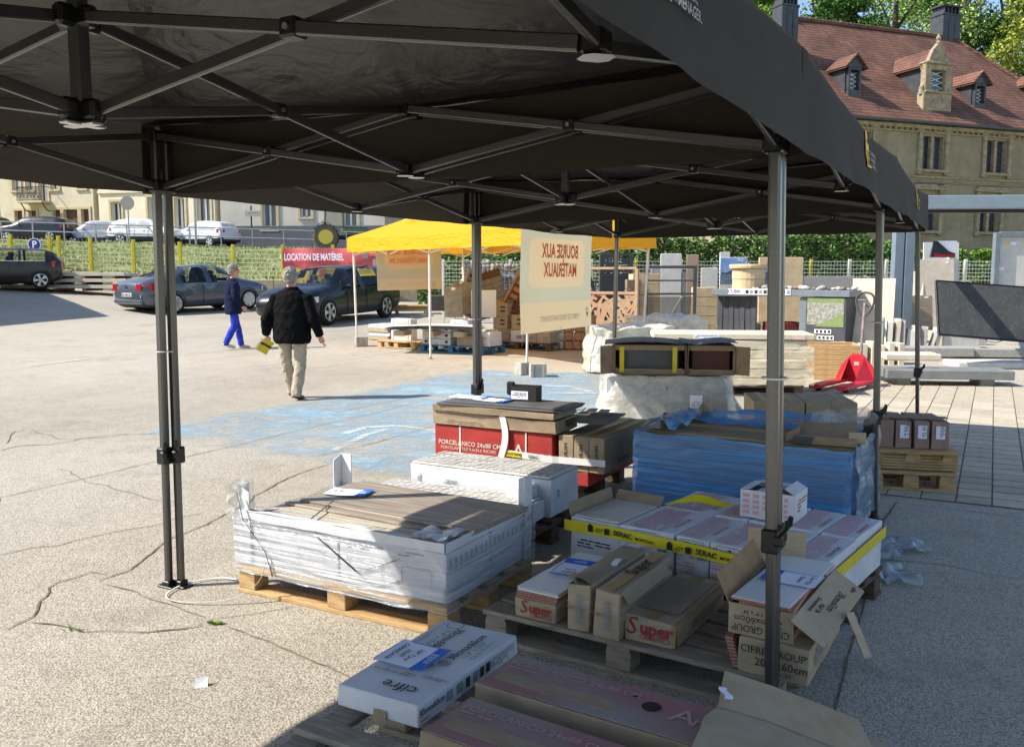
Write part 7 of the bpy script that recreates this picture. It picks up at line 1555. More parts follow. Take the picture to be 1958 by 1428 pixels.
tree('deep green tree behind the right chimney',tx(1815,80),80,4,27,4.6,L_DARK,4,6500,.40)
tree('tall feathery pale tree right of the right chimney',tx(1895,86),86,4,31,6.5,L_PALE,5,7000,.40)
tree('yellow-green tree at the right edge above the roof',tx(1975,74),74,4,21,5.0,L_YEL,6,6500,.40)
tree('fresh green tree behind the pale trees',tx(1760,96),96,4,30,7.,L_FRESH,7,5000,.5)
tree('deep green tree beyond the right edge',tx(2110,84),84,4,27,7,L_DARK,8,4500,.5)
tree('fresh green tree hidden behind the tent roof',tx(1250,80),80,4,20,7,L_FRESH,9,4000,.5)
# hedge
def hedge(label, u0, u1, Y0, Y1, z0, z1, dep, n, cs, seed, size=.13):
    rr = random.Random(seed); a = Vector((tx(u0,Y0),Y0,0)); b = Vector((tx(u1,Y1),Y1,0)); r = thing('hedge', label, 'hedge', (0,0,0), 0, 'hedges behind the white fence'); L_ = (b-a).length; d = (b-a)/L_; nrm = Vector((-d.y,d.x,0)); mb = MB(); st = MB()
    for i in range(n):
        s = rr.random()*L_; t = rr.random(); top = z1+.35*nz((s*.7,seed,0),1)+.2*nz((s*2.5,seed,3),1); dd = dep*(.25*nz((s*1.1,t*4,seed),1)+.5) ; depth = dd*(rr.random()**2.2)
        z = z0+(top-z0)*t; p = a+d*s+nrm*(depth-.2*nz((s*2,z*2.2,seed),1)); p.z = z; w_ = size*rr.uniform(.6,1.35)
        q = Vector((rr.gauss(0,1),rr.gauss(0,1),rr.gauss(0,.6))).normalized(); e = q.cross(Vector((rr.gauss(0,1),rr.gauss(0,1),rr.gauss(0,1)))).normalized(); mb.mi = rr.randrange(len(cs)); mb.add([p-q*w_*.5,p+e*w_*.3,p+q*w_*.55,p-e*w_*.3],[(0,1,2,3)])
    for i in range(int(L_/.6)): s = rr.random()*L_; p = a+d*s+nrm*dep*.4; st.tube([p+Vector((0,0,z0-.5)),p+Vector((rr.uniform(-.2,.2),0,(z1-z0)*.5+z0)),p+Vector((rr.uniform(-.3,.3),rr.uniform(-.2,.2),z1-.1))],[.03,.02,.008],5)
    st.build('stems', M_BARK, r); mb.build('foliage', cs, r)
L_HEDGE = leafmats('hedge',((88,124,54),(68,102,42),(112,146,72),(48,76,32),(132,156,88)))
hedge('leafy green hedge between the hanging sign and the twin posts',1185,1735,25.5,26.0,.5,2.75,1.2,24000,L_HEDGE,3)
hedge('lower leafy hedge right of the twin posts',1735,1990,26.2,26.2,.6,2.35,1.2,9000,L_FRESH+L_HEDGE[:2],8)
hedge('dark hedge behind the gabion baskets',800,1190,29.5,27.5,.6,2.5,1.2,13000,L_HEDGE,5)
grass(7000,-1.9,3.5,24.6,29,lambda x,y: gh(x,y)+.15*(y-24),.06,.22,'grass_blades','grass behind the white mesh fence',9,PALG)
# white mesh fence on the right
M_WF = mat('white_fence', (222,220,206), .5)
wf = thing('white_fence','white wire mesh fence with yellow posts along the hedge','fence',(0,0,0))
FYR = 24.0; us = [848,905,975,1050,1130,1215,1300,1380,1463,1547,1620,1690,1760,1840,1920,2000]
for i,u in enumerate(us):
    x = tx(u,FYR); z = gh(x,FYR)+(.05 if u < 1000 else .75); MB().bar((x,FYR,gh(x,FYR)),(x,FYR,2.02),.07,.07,up=(0,1,0)).build('post', M_YP if i in (5,9) else M_WF, wf)
    if i < len(us)-1: mesh_panel(wf,(x,FYR-.04,z),(tx(us[i+1],FYR),FYR-.04,z),1.97-z,M_WF,.085,.10,.008)
lw = thing('low_wall','low grey concrete wall below the white fence','wall',(0,0,0)); 
for i in range(14): u = 1000+i*72; MB().box((tx(u+36,23.6),23.6,.75),(tx(72+979,23.6)*.99,.16,.95),b=.01).build('wall_panel', M_GRAN, lw)
# ------------------------------------------------------------------ manor house
M_MST = mat('manor_stone', (156,143,119), .9, (134,122,101), .9, .5, 14, spots=((118,106,88),1.1,.58,.18)); M_MTR = mat('manor_trim', (172,156,130), .9, (130,118,97), 4, .7, 18); M_ZINC = mat('zinc', (76,78,84), .5, (62,64,70), 3, metal=.3); M_LEAD = mat('leaded_glass', (70,76,92), .1, (48,52,64), 8, spec=.8)
def tile_mat():
    m = bpy.data.materials.new('manor_tiles'); m.use_nodes = True; n = m.node_tree.nodes; l = m.node_tree.links; b = n['Principled BSDF']; b.inputs['Roughness'].default_value = .85
    tc = n.new('ShaderNodeTexCoord'); sp = n.new('ShaderNodeSeparateXYZ'); l.new(tc.outputs['Object'], sp.inputs[0]); ad = n.new('ShaderNodeMath'); ad.operation = 'ADD'; l.new(sp.outputs['X'], ad.inputs[0]); l.new(sp.outputs['Y'], ad.inputs[1])
    cb = n.new('ShaderNodeCombineXYZ'); l.new(ad.outputs[0], cb.inputs[0]); l.new(sp.outputs['Z'], cb.inputs[1])
    br = n.new('ShaderNodeTexBrick'); br.inputs['Scale'].default_value = 1; br.inputs['Brick Width'].default_value = .26; br.inputs['Row Height'].default_value = .20; br.inputs['Mortar Size'].default_value = .022; br.inputs['Mortar Smooth'].default_value = .4; br.inputs['Bias'].default_value = -.1
    br.inputs['Color1'].default_value = srgb(136,97,80); br.inputs['Color2'].default_value = srgb(106,77,65); br.inputs['Mortar'].default_value = srgb(74,46,40); l.new(cb.outputs[0], br.inputs['Vector'])
    t = n.new('ShaderNodeTexNoise'); t.inputs['Scale'].default_value = .7; t.inputs['Detail'].default_value = 6; l.new(tc.outputs['Object'], t.inputs['Vector']); r = n.new('ShaderNodeValToRGB'); r.color_ramp.elements[0].color = (.6,.58,.56,1); r.color_ramp.elements[1].color = (1.15,1.1,1.05,1); r.color_ramp.elements[0].position = .3; r.color_ramp.elements[1].position = .7; l.new(t.outputs['Fac'], r.inputs[0])
    mx = n.new('ShaderNodeMixRGB'); mx.blend_type = 'MULTIPLY'; mx.inputs[0].default_value = 1; l.new(br.outputs['Color'], mx.inputs[1]); l.new(r.outputs[0], mx.inputs[2]); l.new(mx.outputs[0], b.inputs['Base Color'])
    bp = n.new('ShaderNodeBump'); bp.inputs['Strength'].default_value = .8; bp.inputs['Distance'].default_value = .05; bp.invert = True; l.new(br.outputs['Fac'], bp.inputs['Height']); l.new(bp.outputs[0], b.inputs['Normal']); return m
M_MT = tile_mat()
mz = 2.0
MH = thing('manor_house','old stone manor house with a steep red tiled roof, dormers and chimneys','building',(24.5,52,mz),math.atan2(.352,.936))
EZ, RZ, DEP = 10.25-mz, 16.9-mz, 12.0
S0, S1, RS0, RS1 = -12.5, 12.6, -6.9, 6.8
wins = [(s,9.45-mz-1.86,1.62,1.86) for s in (-10.5,-5.8,-.55,4.3,9.2)] + [(s,4.15-mz,1.55,1.9) for s in (-10.6,-5.9,-.75,4.0,9.0)]
xs = sorted({S0,S1,*[w[0]-w[2]/2 for w in wins],*[w[0]+w[2]/2 for w in wins]}); zs = sorted({0,EZ,*[w[1] for w in wins],*[w[1]+w[3] for w in wins]}); mb = MB()
for i in range(len(xs)-1):
    for j in range(len(zs)-1):
        cx_,cz_ = (xs[i]+xs[i+1])/2,(zs[j]+zs[j+1])/2
        if any(abs(cx_-w[0]) < w[2]/2 and w[1] < cz_ < w[1]+w[3] for w in wins): continue
        mb.quad((xs[i],0,zs[j]),(xs[i+1],0,zs[j]),(xs[i+1],0,zs[j+1]),(xs[i],0,zs[j+1]))
mb.quad((S0,DEP,0),(S0,0,0),(S0,0,EZ),(S0,DEP,EZ)); mb.quad((S1,0,0),(S1,DEP,0),(S1,DEP,EZ),(S1,0,EZ)); mb.quad((S1,DEP,0),(S0,DEP,0),(S0,DEP,EZ),(S1,DEP,EZ)); mb.build('wall', M_MST, MH)
o = .45; rf = MB(); e0,e1 = S0-o,S1+o
def slope(a,b,c,d,nx,ny): 
    a,b,c,d = map(Vector,(a,b,c,d)); rf.grid(lambda s,t: tuple((a.lerp(b,s)).lerp(d.lerp(c,s),t)+Vector((0,0,.05*nz((s*6,t*5,1),1)-.10*math.sin(PI*t)))),nx,ny)
slope((e0,-o,EZ-.1),(e1,-o,EZ-.1),(RS1,DEP/2,RZ),(RS0,DEP/2,RZ),24,12); slope((e1,-o,EZ-.1),(e1,DEP+o,EZ-.1),(RS1,DEP/2,RZ),(RS1,DEP/2,RZ),12,12); slope((e1,DEP+o,EZ-.1),(e0,DEP+o,EZ-.1),(RS0,DEP/2,RZ),(RS1,DEP/2,RZ),24,12); slope((e0,DEP+o,EZ-.1),(e0,-o,EZ-.1),(RS0,DEP/2,RZ),(RS0,DEP/2,RZ),12,12)
roof = rf.build('roof', M_MT, MH, smooth=True)
rt = MB(); rt.tube([(RS0,DEP/2,RZ+.03),(RS1,DEP/2,RZ+.03)],.16,8)
for c_,rp in (((e0,-o),RS0),((e1,-o),RS1),((e1,DEP+o),RS1),((e0,DEP+o),RS0)): rt.tube([(c_[0],c_[1],EZ-.06),((c_[0]+rp)/2,(c_[1]+DEP/2)/2,(EZ+RZ)/2-.06),(rp,DEP/2,RZ)],.13,8)
rt.build('ridge_tiles', M_MT, roof)
k = MB(); k.lathe([(.22,0),(.10,.3),(.16,.5),(.06,.8),(.10,.95),(.02,1.3)],10,(RS0,DEP/2,RZ)); k.build('finial', M_RTILE, roof); k = MB(); k.lathe([(.22,0),(.10,.3),(.16,.5),(.06,.8),(.10,.95),(.02,1.3)],10,(RS1,DEP/2,RZ)); k.build('finial', M_RTILE, roof)
MB().bar((e0,-o-.03,EZ-.17),(e1,-o-.03,EZ-.17),.14,.12).build('gutter', M_ZINC, roof)
k = MB(); k.box(((S0+S1)/2,-.12,EZ-.35),(S1-S0,.24,.22),b=.03); k.box(((S0+S1)/2,-.06,EZ-.62),(S1-S0,.12,.10),b=.02); k.build('cornice', M_MTR, MH)
for i in range(62): bx('cornice_bracket', (S0+.2+i*(S1-S0-.4)/61,-.10,EZ-.52), (.16,.20,.14), M_MTR, MH, b=.03)
for z in (7.15,6.85): MB().box(((S0+S1)/2,-.05,z-mz),(S1-S0,.10,.12 if z>7 else .06),b=.02).build('string_course', M_MTR, MH)
for wi,(s,z,w_,h_) in enumerate(wins):
    k = MB()
    for c_,dd in (((s,.18,z),(w_,.36,.03)),((s,.18,z+h_),(w_,.36,.03)),((s-w_/2,.18,z+h_/2),(.03,.36,h_)),((s+w_/2,.18,z+h_/2),(.03,.36,h_))): k.box(c_,dd)
    wn = k.build('window', M_MTR, MH); MB().box((s,.15,z+h_/2),(.22,.26,h_-.01),b=.02).build('mullion', M_MTR, wn)
    for sd in (-1,1):
        MB().box((s+sd*(w_/4+.06),.30,z+h_/2),(w_/2-.12,.02,h_-.03)).build('pane', M_LEAD, wn)
        g = MB()
        for q in range(5): g.bar((s+sd*(w_/4+.06)-.25,.285,z+.15+q*.36),(s+sd*(w_/4+.06)+.25,.285,z+.33+q*.36),.02,.02); g.bar((s+sd*(w_/4+.06)+.25,.284,z+.15+q*.36),(s+sd*(w_/4+.06)-.25,.284,z+.33+q*.36),.02,.02)
        g.build('lead_lattice', M_ZINC, wn)
        MB().box((s+sd*(w_/2+.18),-.09,z+h_/2+.05),(.26,.18,h_+.4),b=.04).build('pilaster', M_MTR, wn); bx('capital', (s+sd*(w_/2+.18),-.11,z+h_+.28), (.36,.26,.18), M_MTR, wn, b=.05); bx('console', (s+sd*(w_/2+.18),-.10,z-.22), (.34,.22,.2), M_MTR, wn, b=.06)
    MB().box((s,-.11,z-.10),(w_+.7,.24,.16),b=.03).build('sill', M_MTR, wn)
    MB().box((s,-.12,z+h_+.46),(w_+.9,.28,.18),b=.04).build('entablature', M_MTR, wn)
    if wi < 5:
        for q in range(7): bx('carving', (s-w_*.45+q*w_*.15,-.05,z+h_+.24), (.17,.14,.22), M_MTR, wn, b=.06)
    else: g = MB(); g.prismy([(s-w_*.72,z+h_+.55),(s+w_*.72,z+h_+.55),(s+w_*.66,z+h_+.66),(s-w_*.66,z+h_+.66)],-.24,.0); g.build('pediment', M_MTR, wn)
RSL = (RZ-EZ+.1)/(DEP/2+o)
def roof_z(y): return EZ-.1+(y+o)*RSL
def dormer(s, y, zb_, w_, zt, stone):
    d = thing_part = None; k = MB(); hw = w_/2
    if stone:
        dm = MB(); dm.box((s,y+.25,(zb_+zb_+1.1)/2),(w_,.5,1.1),b=.05); dm = dm.build('dormer', M_MTR, roof)
    body_t = zt-1.35 if stone else zt-.75
    if not stone: dm = MB().box((s,y+.10,(zb_-.3+zb_+.25)/2),(w_*.62,.2,.5),b=.02).build('dormer', M_ZINC, roof)
    wx = w_*.5 if stone else w_*.42
    # stone or timber frame round the window
    jw = (w_-wx)/2*(.8 if stone else .35)
    P_ = []
    for sd in (-1,1): MB().box((s+sd*(wx/2+jw/2),y+.2,(zb_+body_t)/2+(.5 if stone else .1)),(jw,.4,body_t-zb_-(1.0 if stone else .2)),b=.03).build('dormer_jamb', M_MTR if stone else M_ZINC, roof)
    MB().box((s,y+.22,body_t-.08),(wx+jw*2.1,.46,.3 if stone else .16),b=.04).build('dormer_lintel', M_MTR if stone else M_ZINC, roof)
    zw0 = zb_+(1.1 if stone else .25); MB().box((s,y+.30,(zw0+body_t-.2)/2),(wx,.02,body_t-.2-zw0)).build('dormer_pane', M_LEAD, roof); g = MB()
    n_ = 4
    for q in range(n_):
        hz_ = (body_t-.25-zw0)/n_; g.bar((s-wx/2,y+.28,zw0+q*hz_),(s+wx/2,y+.28,zw0+(q+1)*hz_),.03,.03); g.bar((s+wx/2,y+.279,zw0+q*hz_),(s-wx/2,y+.279,zw0+(q+1)*hz_),.03,.03)
    g.bar((s,y+.27,zw0),(s,y+.27,body_t-.2),.06,.04); g.build('dormer_lattice', M_PLATE, roof)
    g = MB(); hw2 = hw*(.78 if stone else .95); pt = zt+(.0 if stone else 0); g.prismy([(s-hw2,body_t+.08),(s+hw2,body_t+.08),(s+hw2*.55,(body_t+pt)/2+.2),(s,pt),(s-hw2*.55,(body_t+pt)/2+.2)] if stone else [(s-hw2*.9,body_t),(s+hw2*.9,body_t),(s,pt-.08)],y+.02,y+.30); g.build('dormer_gable', M_MTR if stone else M_ZINC, roof)
    yr = (zt-.35-EZ+.1)/RSL-o; ye = (body_t-EZ+.1)/RSL-o; g = MB(); hr = hw*(.95 if stone else 1.05); f = y+.25 if stone else y-.15
    zr = zt-.3 if stone else zt
    yr = (zr-EZ+.1)/RSL-o+.2
    for sd in (-1,1): g.add([(s,f,zr),(s+sd*hr,f,body_t),(s+sd*hr,ye+.1,body_t),(s,yr,zr)],[(0,1,2,3)] if sd < 0 else [(3,2,1,0)]); g.add([(s,f,zr-.1),(s+sd*hr,f,body_t-.1),(s+sd*hr,ye+.1,body_t-.1),(s,yr,zr-.1)],[(3,2,1,0)] if sd < 0 else [(0,1,2,3)]); g.add([(s,f,zr),(s+sd*hr,f,body_t),(s+sd*hr,f,body_t-.1),(s,f,zr-.1)],[(0,1,2,3)])
    g.build('dormer_roof', M_MT, roof)
    if stone:
        for sd in (-1,1): MB().tube([(s+sd*hw*.95,y+.2,zb_+1.0),(s+sd*hw*.98,y+.2,zb_+1.35),(s+sd*hw*.72,y+.2,zb_+1.7),(s+sd*hw*.62,y+.2,zb_+2.2)],[.16,.14,.11,.07],10).build('dormer_scroll', M_MTR, roof)
        MB().lathe([(.14,0),(.08,.12),(.15,.25),(.06,.42),(.01,.5)],12,(s,y+.16,zt-.05)).build('dormer_finial', M_MTR, roof); MB().box((s,y+.2,body_t+.14),(w_*.95,.6,.14),b=.04).build('dormer_cornice', M_MTR, roof); MB().box((s,y+.18,zb_+1.12),(w_*.92,.56,.12),b=.03).build('dormer_cornice', M_MTR, roof); MB().lathe([(.2,-.02),(.16,.03),(.03,.05)],14,(s,y+.02,body_t+.55),Matrix.Rotation(PI/2,3,'X')).build('dormer_shell', M_MTR, roof)
    g = MB()
    for sd in (-1,1): xx = s+sd*hw*.72; g.add([(xx,y+.2,zb_-.2),(xx,y+.2,body_t-.05),(xx,ye+.1,body_t-.05)],[(0,1,2)])
    g.build('dormer_cheek', M_ZINC, roof)
dormer(.0,.35,10.85-mz,2.15,14.8-mz,True); dormer(-5.5,.85,11.6-mz,1.45,13.8-mz,False); dormer(3.8,.85,11.5-mz,1.45,13.6-mz,False); dormer(-10.2,1.2,11.9-mz,1.5,14.1-mz,False); dormer(9.6,1.2,11.9-mz,1.5,14.1-mz,False)
def chimney(s,y,z0,z1,w_,d_):
    k = MB(); k.box((s,y,(z0+z1)/2),(w_,d_,z1-z0),b=.03)
    for i in range(5): k.box((s-w_*.4+i*w_*.2,y,z1+.22),(.08,d_*.9,.44))
    k.box((s,y,z1+.48),(w_*1.12,d_*1.12,.12),b=.02); k.box((s,y,z1-.05),(w_*1.08,d_*1.08,.12),b=.02)
    for i in range(1,3): k.box((s-w_/2+i*w_/3,y-d_/2-.015,(z0+z1)/2-.1),(.03,.03,z1-z0-.3))
    k.build('chimney', M_ZINC, roof)
chimney(-8.35,3.4,13.0-mz,16.7-mz,1.15,.85); chimney(6.5,6.4,15.5-mz,18.4-mz,1.5,1.1)
g = MB(); g.bar((-.4,-.02,6.5-mz),(-.15,-.35,6.75-mz),.05,.05); g.bar((-.15,-.35,6.75-mz),(.1,-.3,6.7-mz),.05,.05); g.build('iron_hook', M_IRON, MH)
# ------------------------------------------------------------------ sample displays in the middle distance
M_ANTH = mat('anthracite', (76,78,82), .5, (64,66,70), 4); M_TAN = mat('tan_metal', (190,158,128), .6, (176,144,114), 5); M_CREAM = mat('cream_blocks', (214,190,150), .85, (196,172,132), 4, .4, 30)
# counter: anthracite cladding panel, pedestal with pictures, long top
A_, B_ = Vector((tx(1368,20.5),20.5,gh(5,20.5))), Vector((tx(1622,18.6),18.6,gh(7,18.6))); rz = math.atan2(B_.y-A_.y,B_.x-A_.x); L_ = Vector((B_.x-A_.x,B_.y-A_.y)).length
ct = thing('sample_counter','long grey sample counter with picture strips and stone samples on top','counter',A_,rz)
ztop = at(1500,560,19.6).z-A_.z
bx('counter_top', (L_/2,.25,ztop), (L_+.1,.75,.14), M_FRM, ct, b=.01); bx('picture_strip', (L_*.36,-.135,ztop+.02), (L_*.48,.01,.13), M_PAPER, ct, b=.001); text('CUBIK', .11, M_PRINTK, ct, (L_*.17,-.142,ztop+.02), FR, bold=.02)
for i in range(10): bx('sample_picture', (L_*.27+i*.105,-.142,ztop+.02), (.075,.006,.08), (M_PRINTK,M_PRINTG)[i%2], ct, b=0)
pn = thing_w = None
for i in range(7): bx('cladding_board', (.06+i*.135,.12+.02*(i%2),(ztop-.08)/2), (.125,.05,ztop-.09), M_ANTH, ct, b=.006)
bx('pedestal', (L_-.45,.22,(ztop-.08)/2-.12), (.86,.6,ztop+.15), M_ANTH, ct, b=.01); bx('pedestal_side', (L_-.95,.2,(ztop-.08)/2-.1), (.16,.5,ztop+.1), M_FRM, ct, b=.006)
M_PHOTO = mat('gabion_picture', (120,122,112), .5, (168,166,156), 14, contrast=(.4,.6)); M_PHG = mat('lawn_picture', (112,132,78), .5, (128,146,92), 8)
bx('picture', (L_-.46,-.085,ztop*.62), (.78,.004,ztop*.56), M_PHOTO, ct, b=0); k = MB(); k.add([(L_-.70,-.09,ztop*.30),(L_-.07,-.09,ztop*.30),(L_-.07,-.09,ztop*.60)],[(0,1,2)]); k.build('picture', M_PHG, ct); bx('picture', (L_-.46,-.0895,ztop*.86), (.78,.002,.10), M_PHG, ct, b=0)
for j in range(2):
    bx('label_strip', (L_-.5+.06*j,-.092,ztop*(.20-.13*j)), (.36,.004,.09), M_PAPER, ct, b=0)
    for i in range(4): bx('sample_picture', (L_-.62+.06*j+i*.085,-.096,ztop*(.20-.13*j)), (.05,.004,.06), M_PRINTK, ct, b=0)
rr = random.Random(4); ORD = 'first second third fourth fifth sixth seventh eighth ninth tenth eleventh twelfth thirteenth fourteenth fifteenth sixteenth seventeenth eighteenth nineteenth twentieth twenty-first twenty-second twenty-third twenty-fourth twenty-fifth twenty-sixth'.split()
for i in range(26):
    k = MB(); q = rr.uniform(.03,.10); k.lathe([(q*.4,-q*.5),(q,-q*.1),(q*.9,q*.3),(q*.3,q*.6)],7,(0,0,0))
    o = k.build('sample_stone', (M_BEI,M_PSL,M_GRAN,M_REDD)[i%4], smooth=True, loc=ct.matrix_basis @ Vector((L_*.30+i*.085,.0+rr.uniform(-.02,.3),ztop+.07+q*.45)), rz=rr.uniform(0,6), label='%s stone sample from the left on the grey counter, %s' % (ORD[i],('beige','pale','grey','reddish')[i%4]), cat='stone sample', group='stone samples on the counter')
wl_ = thing('well_kerb','round cream stone well kerb standing on the counter','well kerb',ct.matrix_basis @ Vector((.62,.35,ztop+.07)),rz)
k = MB(); k.lathe([(.36,0),(.36,.22),(.35,.225)],24); k.build('lower_ring', M_CREAM, wl_); k = MB(); k.lathe([(.37,.23),(.37,.45),(.36,.455)],24); k.build('upper_ring', M_CREAM, wl_); k = MB(); k.lathe([(.36,.46),(.43,.47),(.44,.52),(.43,.56),(.3,.565)],24); k.build('rim', M_CREAM, wl_)
M_SKYP = mat('poster_sky', (96,140,196), .4, (150,176,206), 3); M_WATP = mat('poster_water', (120,140,156), .4, (90,110,130), 5, stretch=(1,1,6))
def poster(label, u0,v0,u1,v1,Yd):
    a = at(u0,v1,Yd); b = at(u1,v0,Yd); r = thing('poster', label, 'poster', a, 0, 'bridge posters'); w_,h_ = b.x-a.x,b.z-a.z
    bx('board', (w_/2,.02,h_/2), (w_,.03,h_), M_PAPER, r, b=.002); bx('sky_picture', (w_/2,.002,h_*.68), (w_*.98,.004,h_*.6), M_SKYP, r, b=0); bx('water_picture', (w_/2,.002,h_*.2), (w_*.98,.004,h_*.34), M_WATP, r, b=0)
    k = MB(); k.bar((w_*.3,-.002,h_*.46),(w_*.99,-.003,h_*.66),.003,.03); k.bar((w_*.45,-.002,h_*.40),(w_*.99,-.003,h_*.40),.003,.02)
    for i in range(5): q = w_*(.5+.11*i); k.bar((q,-.002,h_*.3),(q,-.003,h_*(.5+.03*i)),.02,.003)
    for i in range(9): k.box((w_*(.05+.05*i),-.002,h_*.42),(w_*.035,.003,h_*(.04+.03*((i*5)%3))))
    k.build('bridge_picture', mat('poster_dark',(58,72,96),.5), r); text('AQ', .10, M_PAPER, r, (w_*.75,-.004,h_*.9), FR, bold=.02)
poster('bridge poster behind the cream well kerb',1376,492,1429,545,21.6); poster('lower bridge poster right of the cream well kerb',1436,506,1474,546,20.9); poster('lower bridge poster hidden partly by the near right leg',1474,505,1502,546,21.0)
# planters in front of the counter
r = thing('planter','small wire gabion planter in front of the counter','planter',gp(1431,642),.1); bx('stone_fill', (0,0,.15), (.44,.4,.28), M_GSTONE[0], r, b=.02)
for i in range(9): bx('wire', (-.24+i*.06,-.24,.16), (.012,.012,.32), M_WIRE, r, b=0)
for j in range(4): bx('wire', (0,-.252,.02+j*.1), (.5,.012,.012), M_WIRE, r, b=0)
r = thing('planter','ribbed red planter in front of the counter','planter',gp(1495,646),.05); M_RP = mat('red_plastic',(128,52,46),.5,(112,44,40),5)
for c_,dd in (((0,-.24,.18),(.72,.03,.36)),((0,.24,.18),(.72,.03,.36)),((-.345,0,.18),(.03,.45,.36)),((.345,0,.18),(.03,.45,.36)),((0,0,.02),(.7,.46,.03))): bx('side', c_, dd, M_RP, r, b=.008)
for i in range(12): bx('rib', (-.33+i*.06,-.262,.18), (.02,.02,.34), M_RP, r, b=.004)
# glazed display frame with slabs, block pillars, perforated panels
def pillar(label, u, v, Yd, w_, h_, n, m=M_CREAM):
    p = at(u,v,Yd); p.z = gh(p.x,p.y); r = thing('block_pillar', label, 'pillar', p, .05, 'cream block pillars')
    for i in range(n): bx('block', (.004*(i%2),0,h_/n*(i+.5)), (w_,w_*.9,h_/n-.008), m, r, b=.008)
pillar('cream block pillar left of the glazed display',1230,620,20.4,.62,1.42,6); pillar('cream block pillar right of the glazed display',1345,620,20.8,.5,1.1,5); pillar('dark block pillar behind the railing end',1208,620,20.2,.3,1.3,6,mat('brown_blocks',(140,124,104),.85,(120,104,86),5))
a = at(1232,628,19.6); r = thing('glazed_display','dark framed glazed display rack with slabs behind the black tent','display',(a.x,a.y,gh(a.x,a.y)),.02); W_ = tx(1330,19.6)-a.x; H_ = at(1280,508,19.6).z-gh(a.x,a.y)
for c_,dd in (((.03,0,H_/2),(.07,.07,H_)),((W_-.03,0,H_/2),(.07,.07,H_)),((W_/2,0,H_-.03),(W_-.14,.069,.06)),((W_/2,0,H_*.80),(W_-.14,.069,.035)),((W_/2,0,H_*.62),(W_-.14,.069,.045)),((W_/2,0,.10),(W_-.14,.069,.06))): bx('frame_rail', c_, dd, M_ANTH, r, b=.006)
bx('glass', (W_/2,.0,H_*.35), (W_-.15,.012,H_*.46), mat('display_glass',(70,74,74),.05,alpha=.45,spec=.8), r, b=0); bx('stone_lump', (W_*.5,.3,H_*.22), (W_*.7,.3,.22), M_BEI, r, b=.06); bx('brace', (W_*.62,.3,H_*.36), (.05,.05,H_*.5), M_PSL, r, b=.004).rotation_euler = (0,.5,0)
for i,(u,v0,v1,w_,m_) in enumerate(((1281,485,620,.52,M_PSL),(1322,487,620,.30,M_WDT),(1354,512,620,.42,M_PSL),(1262,512,620,.5,M_GRAN),(1407,496,620,.5,M_PSL),(1490,492,620,1.1,M_CREAM),(1310,520,620,.4,M_DSL),(1580,528,640,1.3,M_GRAN),(1386,482,500,.25,M_PSL))):
    p = at(u,v1,22.2); p.z = gh(p.x,p.y); h_ = at(u,v0,22.2).z-p.z; slab('upright_slab', ('tall grey slab behind the glazed display','narrow wood-look slab behind the glazed display','pale slab with a shadow right of the glazed display','grey slab behind the cream pillar','pale panel behind the bridge poster','wide cream slab behind the posters','dark slab inside the glazed display','speckled slab below the white fence','small pale green panel above the posters')[i], p+Vector((0,0,h_/2)), (w_,.06,h_), 0, m_, (-.03,0), 'upright slab samples')
# tan perforated railing panels
def perforated(name, label, a, b, z0, z1, m, seed, n=60, frame=.06):
    L_ = (b-a).length; r = thing(name, label, 'panel', a, math.atan2(b.y-a.y,b.x-a.x)); H_ = z1-z0; rr = random.Random(seed); k = MB()
    for i in range(n):   # crossing slats leave irregular openings
        x,z = rr.uniform(0,L_),rr.uniform(0,H_); an = rr.uniform(0,PI); l_ = rr.uniform(.12,.30); dx,dz = math.cos(an)*l_,math.sin(an)*l_
        p,q = [min(L_,max(0,x-dx)),min(H_,max(0,z-dz))],[min(L_,max(0,x+dx)),min(H_,max(0,z+dz))]
        if abs(p[0]-q[0])+abs(p[1]-q[1]) > .05: k.bar((p[0],.002*rr.random(),z0+p[1]),(q[0],.002*rr.random(),z0+q[1]),.012,rr.uniform(.035,.06),up=(0,1,0) if False else (0,0,1) if abs(dx) > abs(dz) else (1,0,0))
    k.build('fretwork', m, r)
    for c_,dd in (((L_/2,0,z0),(L_,.04,frame)),((L_/2,0,z1),(L_,.04,frame)),((0,0,(z0+z1)/2),(frame,.045,z1-z0)),((L_,0,(z0+z1)/2),(frame*1.4,.05,z1-z0))): bx('frame_rail', c_, dd, m, r, b=.004)
    return r
a = at(1120,605,19.2); b = at(1217,612,18.6); a.z = b.z = 0
r = perforated('fretwork_railing','tan fretwork railing panel beside the far tent leg',a,b,.42,1.22,M_TAN,3,70); L_ = (b-a).length
for x in (0,L_): bx('post', (x,.0,.95), (.07,.07,1.55), M_TAN, r, b=.006)
bx('handrail', (L_/2,0,1.74), (L_,.07,.05), M_TAN, r, b=.006); bx('base_rail', (L_/2,0,.2), (L_+.2,.5,.12), M_WOODD, r, b=.01)
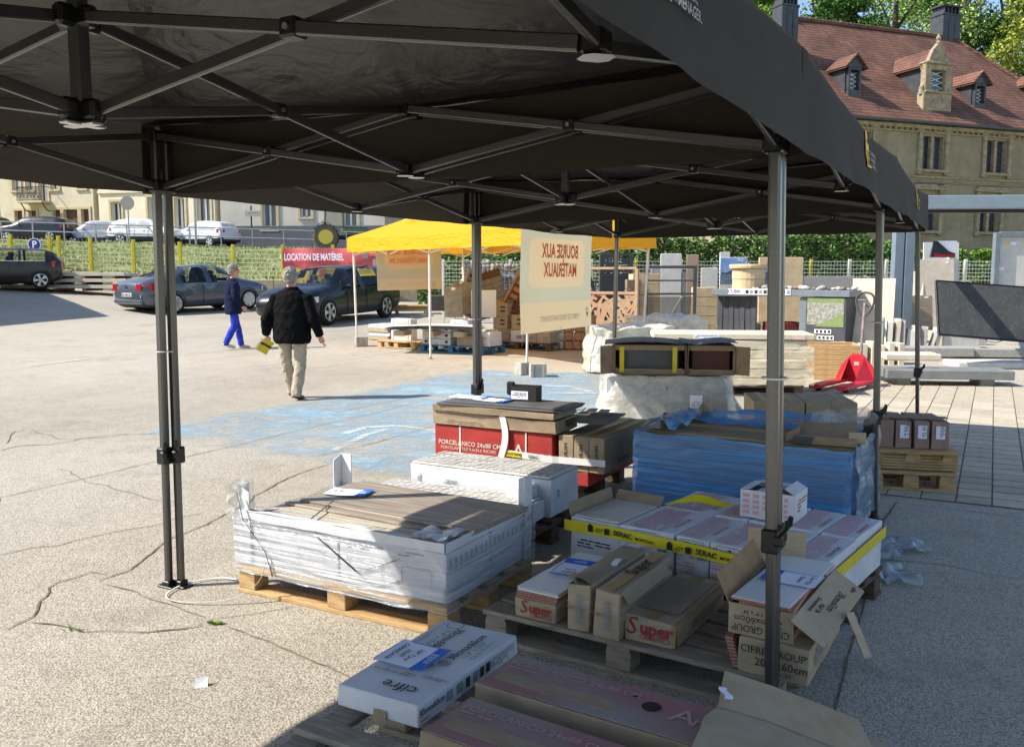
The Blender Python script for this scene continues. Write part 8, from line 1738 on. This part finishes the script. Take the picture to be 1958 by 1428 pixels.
a = at(1148,600,21.6); b = at(1205,600,21.8); a.z = b.z = gh(a.x,a.y)
r = perforated('garden_gate','anthracite garden gate with a fretwork top panel',a,b,1.35,1.85,M_ANTH,8,26); L_ = (b-a).length
bx('infill', (L_/2,.03,.68), (L_-.08,.03,1.28), M_ANTH, r, b=.004)
for x in (0,L_): bx('gate_post', (x,0,.93), (.08,.08,1.86), M_ANTH, r, b=.006)
for i in range(3): bx('leaning_post', (-.1-.12*i,-.1,.7), (.07,.07,1.3), M_ANTH, r, b=.006).rotation_euler = (0,-.35,0)
slab('red_plinth','dark red stone block between the gate and the railing', at(1135,580,20.8), (.4,.3,.35), 0, mat('dark_red_stone',(110,40,42),.7), cat='block')
# block wall sample under the yellow tent
r = thing('stone_wall_sample','tan stone wall sample beside the white wrapped pallet','wall sample',gp(1098,668),-.1); M_TS = mat('tan_wall_stone',(176,134,96),.9,(150,112,80),6,.6,20); rr = random.Random(9)
for j in range(4):
    x = -.42
    while x < .4:
        w_ = min(rr.uniform(.16,.3),.44-x); bx('wall_stone', (x+w_/2,rr.uniform(-.01,.01),.09+j*.17), (round(w_-.012,2),.3,.16), (M_TS,M_GSTONE[0])[x < -.3], r, b=.02); x += w_
# ------------------------------------------------------------------ flat-roofed store beyond the left edge; its shadow falls into the yard
tip = gp(210,605); dA = (gp(0,623)-tip); dB = (gp(0,556)-tip); hS = 5.2
off_ = Vector((-to_sun.x,-to_sun.y,0))/to_sun.z*hS; cS_ = tip-off_; cS_.z = 0; dA.z = dB.z = 0; dA = dA.normalized(); dB = dB.normalized()
st = thing('store_building','flat-roofed store beyond the left edge whose shadow falls into the yard','building',cS_,0)
P_ = [Vector((0,0,0)), dA*9, dA*9+dB*9, dB*9]; zr_ = tip.z+hS
k = MB(); k.prism([(p.x,p.y) for p in P_], zr_-.3, zr_); k.build('roof', M_ZINC, st)
c_ = sum(P_,Vector())/4; k = MB(); k.prism([tuple((c_+(p-c_)*.93)[:2]) for p in P_], -.5, zr_-.302); k.build('wall', M_PALE, st)
